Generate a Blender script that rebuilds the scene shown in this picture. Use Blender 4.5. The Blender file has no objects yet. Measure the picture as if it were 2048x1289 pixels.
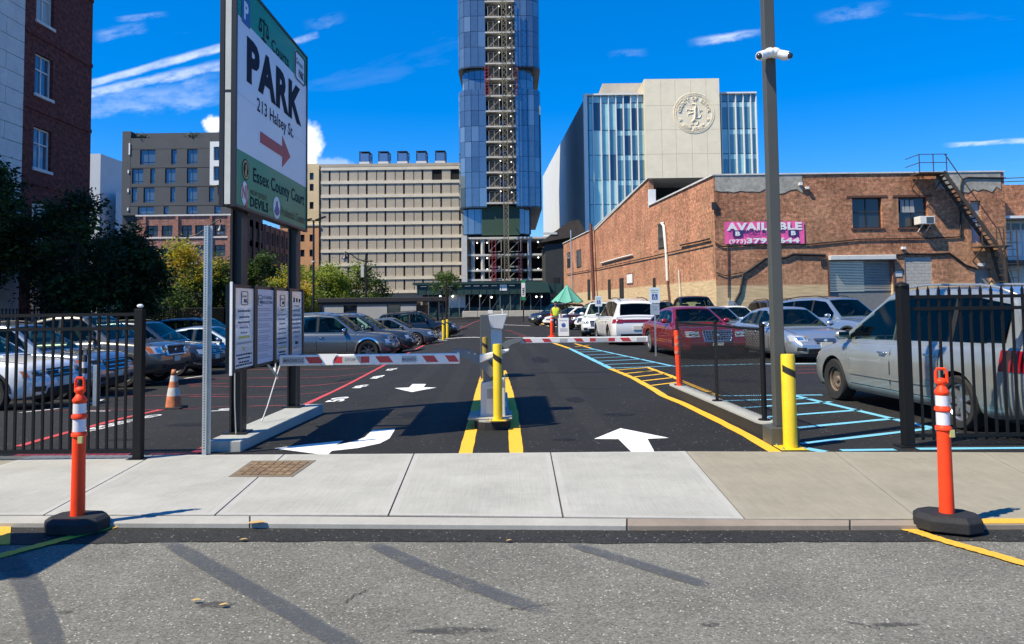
import bpy, bmesh, math, random
import numpy as np
from mathutils import Vector, Matrix
random.seed(7); np.random.seed(7)
scene = bpy.context.scene
COL = scene.collection
R = math.radians
PI = math.pi

# ------------------------------------------------------------------ camera
F_PX, PPX, PPY, EYE = 1540.0, 1024.0, 528.0, 1.6
PITCH, ROLL = math.atan(0.054), 0.012
Fv = Vector((0, math.cos(PITCH), math.sin(PITCH)))
U0 = Vector((0, -math.sin(PITCH), math.cos(PITCH)))
R0 = Vector((1, 0, 0))
Rv = R0*math.cos(ROLL) - U0*math.sin(ROLL)
Uv = U0*math.cos(ROLL) + R0*math.sin(ROLL)
cd = bpy.data.cameras.new('camera'); cam = bpy.data.objects.new('camera', cd); COL.objects.link(cam)
cd.sensor_fit = 'HORIZONTAL'; cd.sensor_width = 36; cd.lens = F_PX/2048*36
cd.shift_y = -(644.5-PPY)/2048; cd.clip_start = .05; cd.clip_end = 3000
M3 = Matrix((Rv, Uv, -Fv)).transposed()
cam.matrix_world = Matrix.Translation((0, 0, EYE)) @ M3.to_4x4()
scene.camera = cam

# ------------------------------------------------------------------ sun, sky, exposure
SUN_EL = R(52.5); SH = Vector((0.88, 0.475)).normalized()       # shadows fall to the right and away
SUN_DIR = Vector((-SH.x*math.cos(SUN_EL), -SH.y*math.cos(SUN_EL), math.sin(SUN_EL)))
sl = bpy.data.lights.new('sun', 'SUN'); sl.energy = 5.0; sl.angle = R(.53); sl.color = (1, .90, .69)
so = bpy.data.objects.new('sun', sl); COL.objects.link(so)
so.rotation_euler = SUN_DIR.to_track_quat('Z', 'Y').to_euler(); so.location = (-20, -20, 60)
scene.view_settings.view_transform = 'Standard'; scene.view_settings.look = 'None'
scene.view_settings.exposure = 0.5; scene.view_settings.gamma = 1; scene.view_settings.use_curve_mapping = False
world = bpy.data.worlds.new('World'); scene.world = world; world.use_nodes = True
wn = world.node_tree; wn.nodes.clear()

def ray(px, py):
    return (Fv + Rv*((px-PPX)/F_PX) - Uv*((py-PPY)/F_PX))

def node(nt, typ, ins=None, **kw):
    n = nt.nodes.new(typ)
    for k, v in kw.items(): setattr(n, k, v)
    if ins:
        for k, v in ins.items():
            s = n.inputs[k]
            if isinstance(v, bpy.types.NodeSocket): nt.links.new(v, s)
            else: s.default_value = v
    return n
def mth(nt, op, a, b=0.0, c=None, clamp=False):
    n = node(nt, 'ShaderNodeMath', {0: a, 1: b}, operation=op, use_clamp=clamp)
    if c is not None:
        if isinstance(c, bpy.types.NodeSocket): nt.links.new(c, n.inputs[2])
        else: n.inputs[2].default_value = c
    return n.outputs[0]

def build_world():
    nt = wn
    sky = node(nt, 'ShaderNodeTexSky', sky_type='NISHITA')
    sky.sun_disc = False; sky.sun_elevation = SUN_EL; sky.sun_rotation = math.atan2(SUN_DIR.x, SUN_DIR.y)
    sky.altitude = 300; sky.air_density = .6; sky.dust_density = 0.0; sky.ozone_density = 3.0
    gm = node(nt, 'ShaderNodeGamma', {'Color': sky.outputs[0], 'Gamma': .6})
    hs = node(nt, 'ShaderNodeHueSaturation', {'Hue': .513, 'Saturation': 1.93, 'Value': 1.97, 'Color': gm.outputs[0]})
    tc = node(nt, 'ShaderNodeTexCoord')
    sep = node(nt, 'ShaderNodeSeparateXYZ', {0: tc.outputs['Generated']})
    x, y, z = sep.outputs
    front = mth(nt, 'GREATER_THAN', y, .08)
    ys = mth(nt, 'MAXIMUM', y, .08)
    u = mth(nt, 'DIVIDE', x, ys); v = mth(nt, 'DIVIDE', z, ys)
    def uv(px, py):
        d = ray(px, py); return d.x/d.y, d.z/d.y
    masks = []
    def streak(A, B, wid, strength, seed, soft=.12, fuzz=1.0, lo=.38, hi=.72):
        (ua, va), (ub, vb) = uv(*A), uv(*B)
        L = math.hypot(ub-ua, vb-va); tx, ty = (ub-ua)/L, (vb-va)/L
        du = mth(nt, 'SUBTRACT', u, ua); dv = mth(nt, 'SUBTRACT', v, va)
        t = mth(nt, 'DIVIDE', mth(nt, 'ADD', mth(nt, 'MULTIPLY', du, tx), mth(nt, 'MULTIPLY', dv, ty)), L)
        s = mth(nt, 'SUBTRACT', mth(nt, 'MULTIPLY', dv, tx), mth(nt, 'MULTIPLY', du, ty))
        cv = node(nt, 'ShaderNodeCombineXYZ', {0: mth(nt, 'MULTIPLY', t, L*30), 1: mth(nt, 'MULTIPLY', s, 70), 2: float(seed)})
        nz = node(nt, 'ShaderNodeTexNoise', {'Vector': cv.outputs[0], 'Scale': 1.0, 'Detail': 6.0, 'Roughness': .62})
        n = nz.outputs[0]
        sw = mth(nt, 'ADD', s, mth(nt, 'MULTIPLY', mth(nt, 'SUBTRACT', n, .5), wid*1.3*fuzz))
        m = mth(nt, 'SUBTRACT', 1.0, mth(nt, 'DIVIDE', mth(nt, 'ABSOLUTE', sw), wid), clamp=True)
        m = node(nt, 'ShaderNodeMapRange', {'Value': m, 'From Min': 0.0, 'From Max': .7}, interpolation_type='SMOOTHSTEP').outputs[0]
        a = node(nt, 'ShaderNodeMapRange', {'Value': t, 'From Min': 0.0, 'From Max': soft}, interpolation_type='SMOOTHSTEP').outputs[0]
        b = node(nt, 'ShaderNodeMapRange', {'Value': t, 'From Min': 1.0, 'From Max': 1.0-soft}, interpolation_type='SMOOTHSTEP').outputs[0]
        g = node(nt, 'ShaderNodeMapRange', {'Value': n, 'From Min': lo, 'From Max': hi}).outputs[0]
        m = mth(nt, 'MULTIPLY', mth(nt, 'MULTIPLY', mth(nt, 'MULTIPLY', m, a), b), mth(nt, 'MULTIPLY', g, strength))
        masks.append(m)
    streak((40, 207), (500, 79), .0072, .62, 1.3, soft=.1, fuzz=.7, lo=.12, hi=.7)     # contrail
    streak((560, 92), (640, 68), .006, .4, 2.3)
    streak((100, 205), (500, 118), .009, .45, 5.1, soft=.2, lo=.25, hi=.6)
    streak((110, 214), (500, 182), .022, .30, 9.7, soft=.3, lo=.25, hi=.75)
    streak((150, 190), (480, 160), .02, .22, 14.2, soft=.3)
    streak((225, 40), (340, 28), .006, .26, 21.0, soft=.3)
    streak((180, 75), (300, 50), .010, .22, 25.0, soft=.3)
    streak((1370, 88), (1540, 62), .008, .55, 31.0, soft=.4, lo=.3, hi=.65)
    streak((1620, 40), (1790, 8), .012, .16, 33.0, soft=.4)
    streak((1210, 112), (1300, 104), .008, .14, 35.0, soft=.4)
    streak((1880, 292), (2100, 278), .0045, .45, 37.0, soft=.2, lo=.25, hi=.6)
    streak((600, 55), (700, 30), .010, .12, 41.0, soft=.4)
    def puff(cx, cy, rx, ry, seed, strength):
        uc, vc = uv(cx, cy)
        a = mth(nt, 'DIVIDE', mth(nt, 'SUBTRACT', u, uc), rx/F_PX); b = mth(nt, 'DIVIDE', mth(nt, 'SUBTRACT', v, vc), ry/F_PX)
        r = mth(nt, 'SQRT', mth(nt, 'ADD', mth(nt, 'MULTIPLY', a, a), mth(nt, 'MULTIPLY', b, b)))
        cv = node(nt, 'ShaderNodeCombineXYZ', {0: mth(nt, 'MULTIPLY', u, 62.0), 1: mth(nt, 'MULTIPLY', v, 62.0), 2: float(seed)})
        nz = node(nt, 'ShaderNodeTexNoise', {'Vector': cv.outputs[0], 'Scale': 1.0, 'Detail': 5.0, 'Roughness': .55}).outputs[0]
        q = mth(nt, 'ADD', r, mth(nt, 'MULTIPLY', mth(nt, 'SUBTRACT', nz, .5), 1.1))
        m = node(nt, 'ShaderNodeMapRange', {'Value': q, 'From Min': 1.12, 'From Max': .55, 'To Max': strength}, interpolation_type='SMOOTHSTEP').outputs[0]
        masks.append(m)
    puff(425, 250, 22, 22, 3.0, .95); puff(612, 300, 36, 62, 8.0, .97); puff(660, 335, 50, 22, 12.0, .3)
    # thin cirrus that goes on over the rest of the dome
    cv = node(nt, 'ShaderNodeCombineXYZ', {0: mth(nt, 'MULTIPLY', u, 3.0), 1: mth(nt, 'MULTIPLY', v, 14.0), 2: 4.0})
    nz = node(nt, 'ShaderNodeTexNoise', {'Vector': cv.outputs[0], 'Scale': 1.0, 'Detail': 6.0, 'Roughness': .6, 'Distortion': .6}).outputs[0]
    masks.append(node(nt, 'ShaderNodeMapRange', {'Value': nz, 'From Min': .62, 'From Max': .9, 'To Max': .07}).outputs[0])
    tot = masks[0]
    for m in masks[1:]:
        tot = mth(nt, 'MAXIMUM', tot, m)
    tot = mth(nt, 'MULTIPLY', tot, front)
    mix = node(nt, 'ShaderNodeMix', {0: tot, 6: hs.outputs[0], 7: (6.0, 6.3, 6.7, 1)}, data_type='RGBA')
    bg = node(nt, 'ShaderNodeBackground', {'Color': mix.outputs[2], 'Strength': .15})
    out = node(nt, 'ShaderNodeOutputWorld', {0: bg.outputs[0]})
build_world()

# ------------------------------------------------------------------ terrain and pixel to place
def sstep(a, b, t):
    t = min(1, max(0, (t-a)/(b-a))); return t*t*(3-2*t)
def zg(x, y):
    if y < 8.6: return 0.0
    return -.40*sstep(9, 19, y)*sstep(1.5, 6.0, -x) - .012*max(0, min(9, -6-x))*sstep(9, 15, y)
def P(px, py, z=None):
    d = ray(px, py); zz = 0.0 if z is None else z
    for _ in range(8):
        t = (zz-EYE)/d.z
        x, y = d.x*t, d.y*t
        if z is not None: break
        zz = zg(x, y)
    return Vector((x, y, zz))
def at(px, py, d):
    r = ray(px, py); t = d/r.y
    return Vector((r.x*t, d, EYE + r.z*t))
def ZY(px, py, d): return at(px, py, d).z
def XP(px, d, py=600): return at(px, py, d).x

# ------------------------------------------------------------------ materials
MATS = {}
def pm(name, col, rough=.6, metal=0.0, var=None, bump=None, coat=0.0, spec=.5, var2=None, axis=None, scuff=None):
    """plain procedural material: colour + optional noise variation (scale, amount) + bump (scale, strength)"""
    if name in MATS: return MATS[name]
    m = bpy.data.materials.new(name); m.use_nodes = True; nt = m.node_tree
    b = nt.nodes['Principled BSDF']; c = (*col, 1)
    b.inputs['Base Color'].default_value = c; b.inputs['Roughness'].default_value = rough
    b.inputs['Metallic'].default_value = metal; b.inputs['Coat Weight'].default_value = coat
    b.inputs['Coat Roughness'].default_value = .04; b.inputs['Specular IOR Level'].default_value = spec
    tc = None
    if var or bump or scuff: tc = node(nt, 'ShaderNodeTexCoord')
    if var:
        nz = node(nt, 'ShaderNodeTexNoise', {'Vector': tc.outputs['Object'], 'Scale': var[0], 'Detail': 5.0, 'Roughness': .65})
        k = var[1]
        mr = node(nt, 'ShaderNodeMapRange', {'Value': nz.outputs[0], 'From Min': .28, 'From Max': .72, 'To Min': 1-k, 'To Max': 1+k})
        f = mr.outputs[0]
        if var2:
            n2 = node(nt, 'ShaderNodeTexNoise', {'Vector': tc.outputs['Object'], 'Scale': var2[0], 'Detail': 3.0})
            m2 = node(nt, 'ShaderNodeMapRange', {'Value': n2.outputs[0], 'From Min': .3, 'From Max': .7, 'To Min': 1-var2[1], 'To Max': 1+var2[1]})
            f = mth(nt, 'MULTIPLY', f, m2.outputs[0])
        vm = node(nt, 'ShaderNodeVectorMath', {0: col}, operation='SCALE'); nt.links.new(f, vm.inputs['Scale'])
        nt.links.new(vm.outputs[0], b.inputs['Base Color'])
    if scuff:      # scratches and grime of their own shape
        mp = node(nt, 'ShaderNodeMapping', {'Vector': tc.outputs['Object'], 'Scale': (scuff[0], scuff[0], scuff[0]*.35)})
        n3 = node(nt, 'ShaderNodeTexNoise', {'Vector': mp.outputs[0], 'Scale': 1.0, 'Detail': 9.0, 'Roughness': .8})
        k = node(nt, 'ShaderNodeMapRange', {'Value': n3.outputs[0], 'From Min': .56, 'From Max': .70, 'To Max': scuff[1]}).outputs[0]
        mx = node(nt, 'ShaderNodeMix', {0: k, 7: (*scuff[2], 1)}, data_type='RGBA')
        if b.inputs['Base Color'].is_linked: nt.links.new(b.inputs['Base Color'].links[0].from_socket, mx.inputs[6])
        else: mx.inputs[6].default_value = c
        nt.links.new(mx.outputs[2], b.inputs['Base Color'])
    if bump:
        nb = node(nt, 'ShaderNodeTexNoise', {'Vector': tc.outputs['Object'], 'Scale': bump[0], 'Detail': 4.0})
        bp = node(nt, 'ShaderNodeBump', {'Height': nb.outputs[0], 'Strength': bump[1], 'Distance': .01})
        nt.links.new(bp.outputs[0], b.inputs['Normal'])
    MATS[name] = m; return m

def brick_mat(name, axis, c1, c2, mortar, paint_z=None, paint=(.42, .3, .16), scale=1.0, bw=.21, bh=.07, msize=.012, patch=.5, var=.35):
    if name in MATS: return MATS[name]
    m = bpy.data.materials.new(name); m.use_nodes = True; nt = m.node_tree
    b = nt.nodes['Principled BSDF']; b.inputs['Roughness'].default_value = .85; b.inputs['Specular IOR Level'].default_value = .25
    geo = node(nt, 'ShaderNodeNewGeometry'); sp = node(nt, 'ShaderNodeSeparateXYZ', {0: geo.outputs['Position']})
    cv = node(nt, 'ShaderNodeCombineXYZ', {0: sp.outputs[axis], 1: sp.outputs[2]})
    bt = node(nt, 'ShaderNodeTexBrick', {'Vector': cv.outputs[0], 'Color1': (*c1, 1), 'Color2': (*c2, 1), 'Mortar': (*mortar, 1),
              'Scale': 1.0, 'Mortar Size': msize, 'Brick Width': bw, 'Row Height': bh, 'Bias': -.1, 'Mortar Smooth': .2})
    big = node(nt, 'ShaderNodeTexNoise', {'Vector': cv.outputs[0], 'Scale': .55, 'Detail': 6.0, 'Roughness': .65})
    sm = node(nt, 'ShaderNodeTexNoise', {'Vector': cv.outputs[0], 'Scale': 5.0, 'Detail': 4.0, 'Roughness': .7})
    st = node(nt, 'ShaderNodeMapping', {'Vector': cv.outputs[0], 'Scale': (1.2, 9.0, 1)})
    stn = node(nt, 'ShaderNodeTexNoise', {'Vector': st.outputs[0], 'Scale': 1.0, 'Detail': 4.0})
    f1 = node(nt, 'ShaderNodeMapRange', {'Value': big.outputs[0], 'From Min': .3, 'From Max': .7, 'To Min': 1-var, 'To Max': 1+var}).outputs[0]
    f2 = node(nt, 'ShaderNodeMapRange', {'Value': sm.outputs[0], 'From Min': .3, 'From Max': .7, 'To Min': .68, 'To Max': 1.32}).outputs[0]
    f3 = node(nt, 'ShaderNodeMapRange', {'Value': stn.outputs[0], 'From Min': .3, 'From Max': .7, 'To Min': .8, 'To Max': 1.2}).outputs[0]
    f = mth(nt, 'MULTIPLY', mth(nt, 'MULTIPLY', f1, f2), f3)
    vm = node(nt, 'ShaderNodeVectorMath', {0: bt.outputs[0]}, operation='SCALE'); nt.links.new(f, vm.inputs['Scale'])
    colr = vm.outputs[0]
    # tan weathered patches
    pn = node(nt, 'ShaderNodeTexNoise', {'Vector': cv.outputs[0], 'Scale': .33, 'Detail': 7.0, 'Roughness': .7})
    lowz = node(nt, 'ShaderNodeMapRange', {'Value': sp.outputs[2], 'From Min': 9.0, 'From Max': 2.5, 'To Min': -.09, 'To Max': .09}).outputs[0]
    pk = node(nt, 'ShaderNodeMapRange', {'Value': mth(nt, 'ADD', pn.outputs[0], lowz), 'From Min': .44, 'From Max': .64, 'To Max': patch}).outputs[0]
    sn = node(nt, 'ShaderNodeTexNoise', {'Vector': node(nt, 'ShaderNodeMapping', {'Vector': cv.outputs[0], 'Scale': (1.1, .22, 1)}).outputs[0], 'Scale': 1.0, 'Detail': 7.0, 'Roughness': .7})
    soot = node(nt, 'ShaderNodeMapRange', {'Value': sn.outputs[0], 'From Min': .5, 'From Max': .72, 'To Min': 1.0, 'To Max': .5 if patch else 1.0}).outputs[0]
    mx = node(nt, 'ShaderNodeMix', {0: pk, 6: colr, 7: (.46, .275, .155, 1)}, data_type='RGBA'); mx.blend_type = 'MIX'
    mv = node(nt, 'ShaderNodeVectorMath', {0: mx.outputs[2]}, operation='SCALE'); nt.links.new(mth(nt, 'MULTIPLY', f2, soot), mv.inputs['Scale'])
    colr = mv.outputs[0]
    if paint_z is not None:
        edge = mth(nt, 'ADD', sp.outputs[2], mth(nt, 'MULTIPLY', mth(nt, 'SUBTRACT', sm.outputs[0], .5), .25))
        pz = node(nt, 'ShaderNodeMapRange', {'Value': edge, 'From Min': paint_z+.05, 'From Max': paint_z-.05}).outputs[0]
        pz = mth(nt, 'MULTIPLY', pz, node(nt, 'ShaderNodeMapRange', {'Value': sm.outputs[0], 'From Min': .2, 'From Max': .4, 'To Min': .6, 'To Max': .95}).outputs[0])
        pv = node(nt, 'ShaderNodeVectorMath', {0: paint}, operation='SCALE'); nt.links.new(f3, pv.inputs['Scale'])
        m2 = node(nt, 'ShaderNodeMix', {0: pz, 6: colr, 7: pv.outputs[0]}, data_type='RGBA')
        colr = m2.outputs[2]
    nt.links.new(colr, b.inputs['Base Color'])
    bp = node(nt, 'ShaderNodeBump', {'Height': bt.outputs[1], 'Strength': .5, 'Distance': .008}); bp.invert = True
    nt.links.new(bp.outputs[0], b.inputs['Normal'])
    MATS[name] = m; return m

def emis(name, col, s):
    if name in MATS: return MATS[name]
    m = bpy.data.materials.new(name); m.use_nodes = True; b = m.node_tree.nodes['Principled BSDF']
    b.inputs['Base Color'].default_value = (*col, 1); b.inputs['Emission Color'].default_value = (*col, 1); b.inputs['Emission Strength'].default_value = s
    MATS[name] = m; return m

# ------------------------------------------------------------------ mesh and object helpers
WO = {}
class MB:
    def __init__(s): s.v = []; s.f = []; s.m = []
    def add(s, vs, fs, mi=0):
        n = len(s.v); s.v += [tuple(p) for p in vs]; s.f += [tuple(i+n for i in f) for f in fs]; s.m += [mi]*len(fs); return s
    def hexa(s, p, mi=0):   # 8 points: bottom ring then top ring
        return s.add(p, [(3, 2, 1, 0), (4, 5, 6, 7), (0, 1, 5, 4), (1, 2, 6, 5), (2, 3, 7, 6), (3, 0, 4, 7)], mi)
    def box(s, x0, x1, y0, y1, z0, z1, mi=0, rot=None, c=None):
        p = [Vector(q) for q in ((x0, y0, z0), (x1, y0, z0), (x1, y1, z0), (x0, y1, z0), (x0, y0, z1), (x1, y0, z1), (x1, y1, z1), (x0, y1, z1))]
        if rot is not None:
            c = Vector(c) if c is not None else Vector(((x0+x1)/2, (y0+y1)/2, (z0+z1)/2))
            p = [c + rot @ (q-c) for q in p]
        return s.hexa(p, mi)
    def beam(s, a, b, w, h, mi=0, up=(0, 0, 1)):
        a, b = Vector(a), Vector(b); d = (b-a).normalized(); u = Vector(up)
        if abs(d.dot(u)) > .98: u = Vector((0, 1, 0))
        x = d.cross(u).normalized(); y = x.cross(d)
        p = [a - x*w/2 - y*h/2, a + x*w/2 - y*h/2, a + x*w/2 + y*h/2, a - x*w/2 + y*h/2]
        return s.hexa(p + [q + (b-a) for q in p], mi)
    def tube(s, pts, r, n=8, mi=0, cap=True):
        pts = [Vector(p) for p in pts]; rs = r if isinstance(r, (list, tuple)) else [r]*len(pts)
        rings = []; prev = None
        for i, p in enumerate(pts):
            d = (pts[min(i+1, len(pts)-1)] - pts[max(i-1, 0)]).normalized()
            if prev is None:
                u = Vector((0, 0, 1)) if abs(d.z) < .9 else Vector((1, 0, 0))
                x = d.cross(u).normalized()
            else:
                x = (prev - d*prev.dot(d)).normalized()
            prev = x; y = d.cross(x)
            rings.append([p + (x*math.cos(2*PI*k/n) + y*math.sin(2*PI*k/n))*rs[i] for k in range(n)])
        vs = [q for rg in rings for q in rg]; fs = []
        for i in range(len(pts)-1):
            for k in range(n):
                fs.append((i*n+k, i*n+(k+1) % n, (i+1)*n+(k+1) % n, (i+1)*n+k))
        if cap: fs += [tuple(range(n-1, -1, -1)), tuple(range((len(pts)-1)*n, len(pts)*n))]
        return s.add(vs, fs, mi)
    def lathe(s, prof, c=(0, 0, 0), n=24, mi=0, axis='z', cap=True):
        c = Vector(c); vs = []; fs = []
        for r, h in prof:
            for k in range(n):
                a = 2*PI*k/n
                q = (r*math.cos(a), r*math.sin(a), h)
                if axis == 'y': q = (r*math.cos(a), h, r*math.sin(a))
                if axis == 'x': q = (h, r*math.cos(a), r*math.sin(a))
                vs.append(c + Vector(q))
        for i in range(len(prof)-1):
            for k in range(n): fs.append((i*n+k, i*n+(k+1) % n, (i+1)*n+(k+1) % n, (i+1)*n+k))
        if cap: fs += [tuple(range(n-1, -1, -1)), tuple(range((len(prof)-1)*n, len(prof)*n))]
        return s.add(vs, fs, mi)
    def prism(s, poly, z0, z1, mi=0):
        n = len(poly); vs = [(p[0], p[1], z0) for p in poly] + [(p[0], p[1], z1) for p in poly]
        fs = [tuple(range(n-1, -1, -1)), tuple(range(n, 2*n))] + [(i, (i+1) % n, n+(i+1) % n, n+i) for i in range(n)]
        return s.add(vs, fs, mi)
    def slab(s, poly3, off, mi=0):      # any planar outline thickened by a vector
        n = len(poly3); off = Vector(off); a = [Vector(p) for p in poly3]
        vs = a + [p+off for p in a]
        fs = [tuple(range(n-1, -1, -1)), tuple(range(n, 2*n))] + [(i, (i+1) % n, n+(i+1) % n, n+i) for i in range(n)]
        return s.add(vs, fs, mi)
    def quad(s, a, b, c, d, mi=0): return s.add([a, b, c, d], [(0, 1, 2, 3)], mi)
    def ball(s, c, rx, ry, rz, n=10, mi=0):
        prof = [(math.sin(PI*(i+.001)/n), -math.cos(PI*i/n)) for i in range(n+1)]
        k0 = len(s.v); s.lathe(prof, (0, 0, 0), 2*n, mi)
        c = Vector(c)
        for i in range(k0, len(s.v)):
            q = s.v[i]; s.v[i] = (c.x+q[0]*rx, c.y+q[1]*ry, c.z+q[2]*rz)
        return s
    def mesh(s, name, mats, off=(0, 0, 0), smooth=False, fix=True):
        me = bpy.data.meshes.new(name); ox, oy, oz = off
        me.from_pydata([(x-ox, y-oy, z-oz) for x, y, z in s.v], [], s.f)
        for m in (mats if isinstance(mats, (list, tuple)) else [mats]): me.materials.append(m)
        if any(s.m): me.polygons.foreach_set('material_index', s.m)
        if fix:
            bm = bmesh.new(); bm.from_mesh(me); bmesh.ops.recalc_face_normals(bm, faces=bm.faces); bm.to_mesh(me); bm.free()
        if smooth:
            me.polygons.foreach_set('use_smooth', [True]*len(me.polygons))
            if smooth is not True: me.set_sharp_from_angle(angle=R(smooth))
        me.update(); return me
    def build(s, name, mats, parent=None, smooth=False, local=False, label=None, cat=None, group=None, kind=None, bevel=0, fix=True):
        if parent is not None: off = (0, 0, 0) if local else WO[parent.name]
        else:
            a = np.array(s.v); off = (float((a[:, 0].min()+a[:, 0].max())/2), float((a[:, 1].min()+a[:, 1].max())/2), float(a[:, 2].min()))
        o = bpy.data.objects.new(name, s.mesh(name, mats, off, smooth, fix)); COL.objects.link(o)
        if parent is not None: o.parent = parent
        else: o.location = off
        WO[o.name] = off
        if bevel:
            bv = o.modifiers.new('bevel', 'BEVEL'); bv.width = bevel; bv.segments = 2; bv.limit_method = 'ANGLE'; bv.angle_limit = R(40)
        tag(o, label, cat, group, kind); return o
def tag(o, label=None, cat=None, group=None, kind=None):
    if label: o['label'] = label
    if cat: o['category'] = cat
    if group: o['group'] = group
    if kind: o['kind'] = kind
    return o
def thing(name, label, cat, loc, group=None, rotz=0):
    o = bpy.data.objects.new(name, None); COL.objects.link(o); o.location = loc; o.rotation_euler.z = rotz
    o.empty_display_size = .2; WO[o.name] = tuple(loc); return tag(o, label, cat, group)
def share(src, parent, loc=None, rot=None, name=None):
    c = src.copy(); COL.objects.link(c); c.parent = parent
    if name: c.name = name
    if loc is not None: c.location = loc
    if rot is not None: c.rotation_euler = rot
    WO[c.name] = WO.get(parent.name, (0, 0, 0)); return c
def copy_tree(o, parent=None):
    c = o.copy(); COL.objects.link(c)
    if parent is not None: c.parent = parent
    WO[c.name] = WO.get(o.name, (0, 0, 0))
    for ch in list(o.children): copy_tree(ch, c)
    return c
TXT = {}
def text_geo(s, bold):
    k = (s, bold)
    if k in TXT: return TXT[k]
    cu = bpy.data.curves.new('t', 'FONT'); cu.body = s; cu.size = 1; cu.offset = bold; cu.resolution_u = 3; cu.space_character = 1+bold*2.2
    o = bpy.data.objects.new('t', cu); COL.objects.link(o)
    me = bpy.data.meshes.new_from_object(o.evaluated_get(bpy.context.evaluated_depsgraph_get()))
    v = np.array([tuple(p.co)[:2] for p in me.vertices]).reshape(-1, 2); f = [tuple(p.vertices) for p in me.polygons]
    bpy.data.objects.remove(o); bpy.data.curves.remove(cu); bpy.data.meshes.remove(me)
    TXT[k] = (v, f); return TXT[k]
def put_text(mb, s, o, u, w, height, width=None, bold=0.0, align='l', mi=0, arc=None, thick=None):
    """lettering: o = left end of the baseline, u/w = unit vectors along and up, height = cap height"""
    v, f = text_geo(s, bold)
    if len(v) == 0: return
    o, u, w = Vector(o), Vector(u), Vector(w)
    k = height/.70; x = v[:, 0]-v[:, 0].min(); xs = width/x.max() if width else k
    x = x*xs; y = v[:, 1]*k
    if align == 'c': x = x - x.max()/2
    if align == 'r': x = x - x.max()
    pts = [o + u*float(a) + w*float(b) for a, b in zip(x, y)]
    mb.add(pts, f, mi)
# ================================================================== GROUND
def asphalt_mat(name, col, grain, contrast, patch=.18, rough=.85, light=(.5, .48, .42), speck=.0, bump=.4):
    m = bpy.data.materials.new(name); m.use_nodes = True; nt = m.node_tree; b = nt.nodes['Principled BSDF']
    b.inputs['Roughness'].default_value = rough; b.inputs['Specular IOR Level'].default_value = .3
    geo = node(nt, 'ShaderNodeNewGeometry'); pos = geo.outputs['Position']
    vo = node(nt, 'ShaderNodeTexVoronoi', {'Vector': pos, 'Scale': grain})
    wn_ = node(nt, 'ShaderNodeSeparateColor', {0: vo.outputs['Color']})
    n1 = node(nt, 'ShaderNodeTexNoise', {'Vector': pos, 'Scale': grain*.33, 'Detail': 3.0, 'Roughness': .7})
    n2 = node(nt, 'ShaderNodeTexNoise', {'Vector': pos, 'Scale': 1.1, 'Detail': 6.0, 'Roughness': .65})
    n3 = node(nt, 'ShaderNodeTexNoise', {'Vector': pos, 'Scale': .22, 'Detail': 4.0})
    g = mth(nt, 'ADD', mth(nt, 'MULTIPLY', wn_.outputs[0], .55), mth(nt, 'MULTIPLY', n1.outputs[0], .45))
    f1 = node(nt, 'ShaderNodeMapRange', {'Value': g, 'From Min': .15, 'From Max': .85, 'To Min': 1-contrast, 'To Max': 1+contrast}).outputs[0]
    f2 = node(nt, 'ShaderNodeMapRange', {'Value': n2.outputs[0], 'From Min': .3, 'From Max': .7, 'To Min': 1-patch, 'To Max': 1+patch}).outputs[0]
    f3 = node(nt, 'ShaderNodeMapRange', {'Value': n3.outputs[0], 'From Min': .3, 'From Max': .7, 'To Min': 1-patch*.7, 'To Max': 1+patch*.7}).outputs[0]
    f = mth(nt, 'MULTIPLY', mth(nt, 'MULTIPLY', f1, f2), f3)
    vm = node(nt, 'ShaderNodeVectorMath', {0: col}, operation='SCALE'); nt.links.new(f, vm.inputs['Scale'])
    out = vm.outputs[0]
    if speck:
        v2 = node(nt, 'ShaderNodeTexVoronoi', {'Vector': pos, 'Scale': grain*1.1}); s2 = node(nt, 'ShaderNodeSeparateColor', {0: v2.outputs['Color']})
        k = mth(nt, 'MULTIPLY', mth(nt, 'GREATER_THAN', s2.outputs[1], 1-speck), .8)
        out = node(nt, 'ShaderNodeMix', {0: k, 6: out, 7: (*light, 1)}, data_type='RGBA').outputs[2]
    nt.links.new(out, b.inputs['Base Color'])
    bp = node(nt, 'ShaderNodeBump', {'Height': g, 'Strength': bump, 'Distance': .006}); nt.links.new(bp.outputs[0], b.inputs['Normal'])
    MATS[name] = m; return m
A_OLD = asphalt_mat('worn_asphalt', (.156, .152, .131), 105, .46, patch=.2, speck=.02, bump=.6)
A_BAND = asphalt_mat('fresh_asphalt_band', (.025, .0247, .0235), 80, .55, patch=.2, speck=.012, light=(.2, .2, .19))
A_LOT = asphalt_mat('lot_asphalt', (.0165, .0163, .0155), 60, .4, patch=.16, speck=.006, light=(.2, .2, .19), bump=.25)
A_FAR = asphalt_mat('far_asphalt', (.06, .06, .058), 8, .3)

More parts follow.
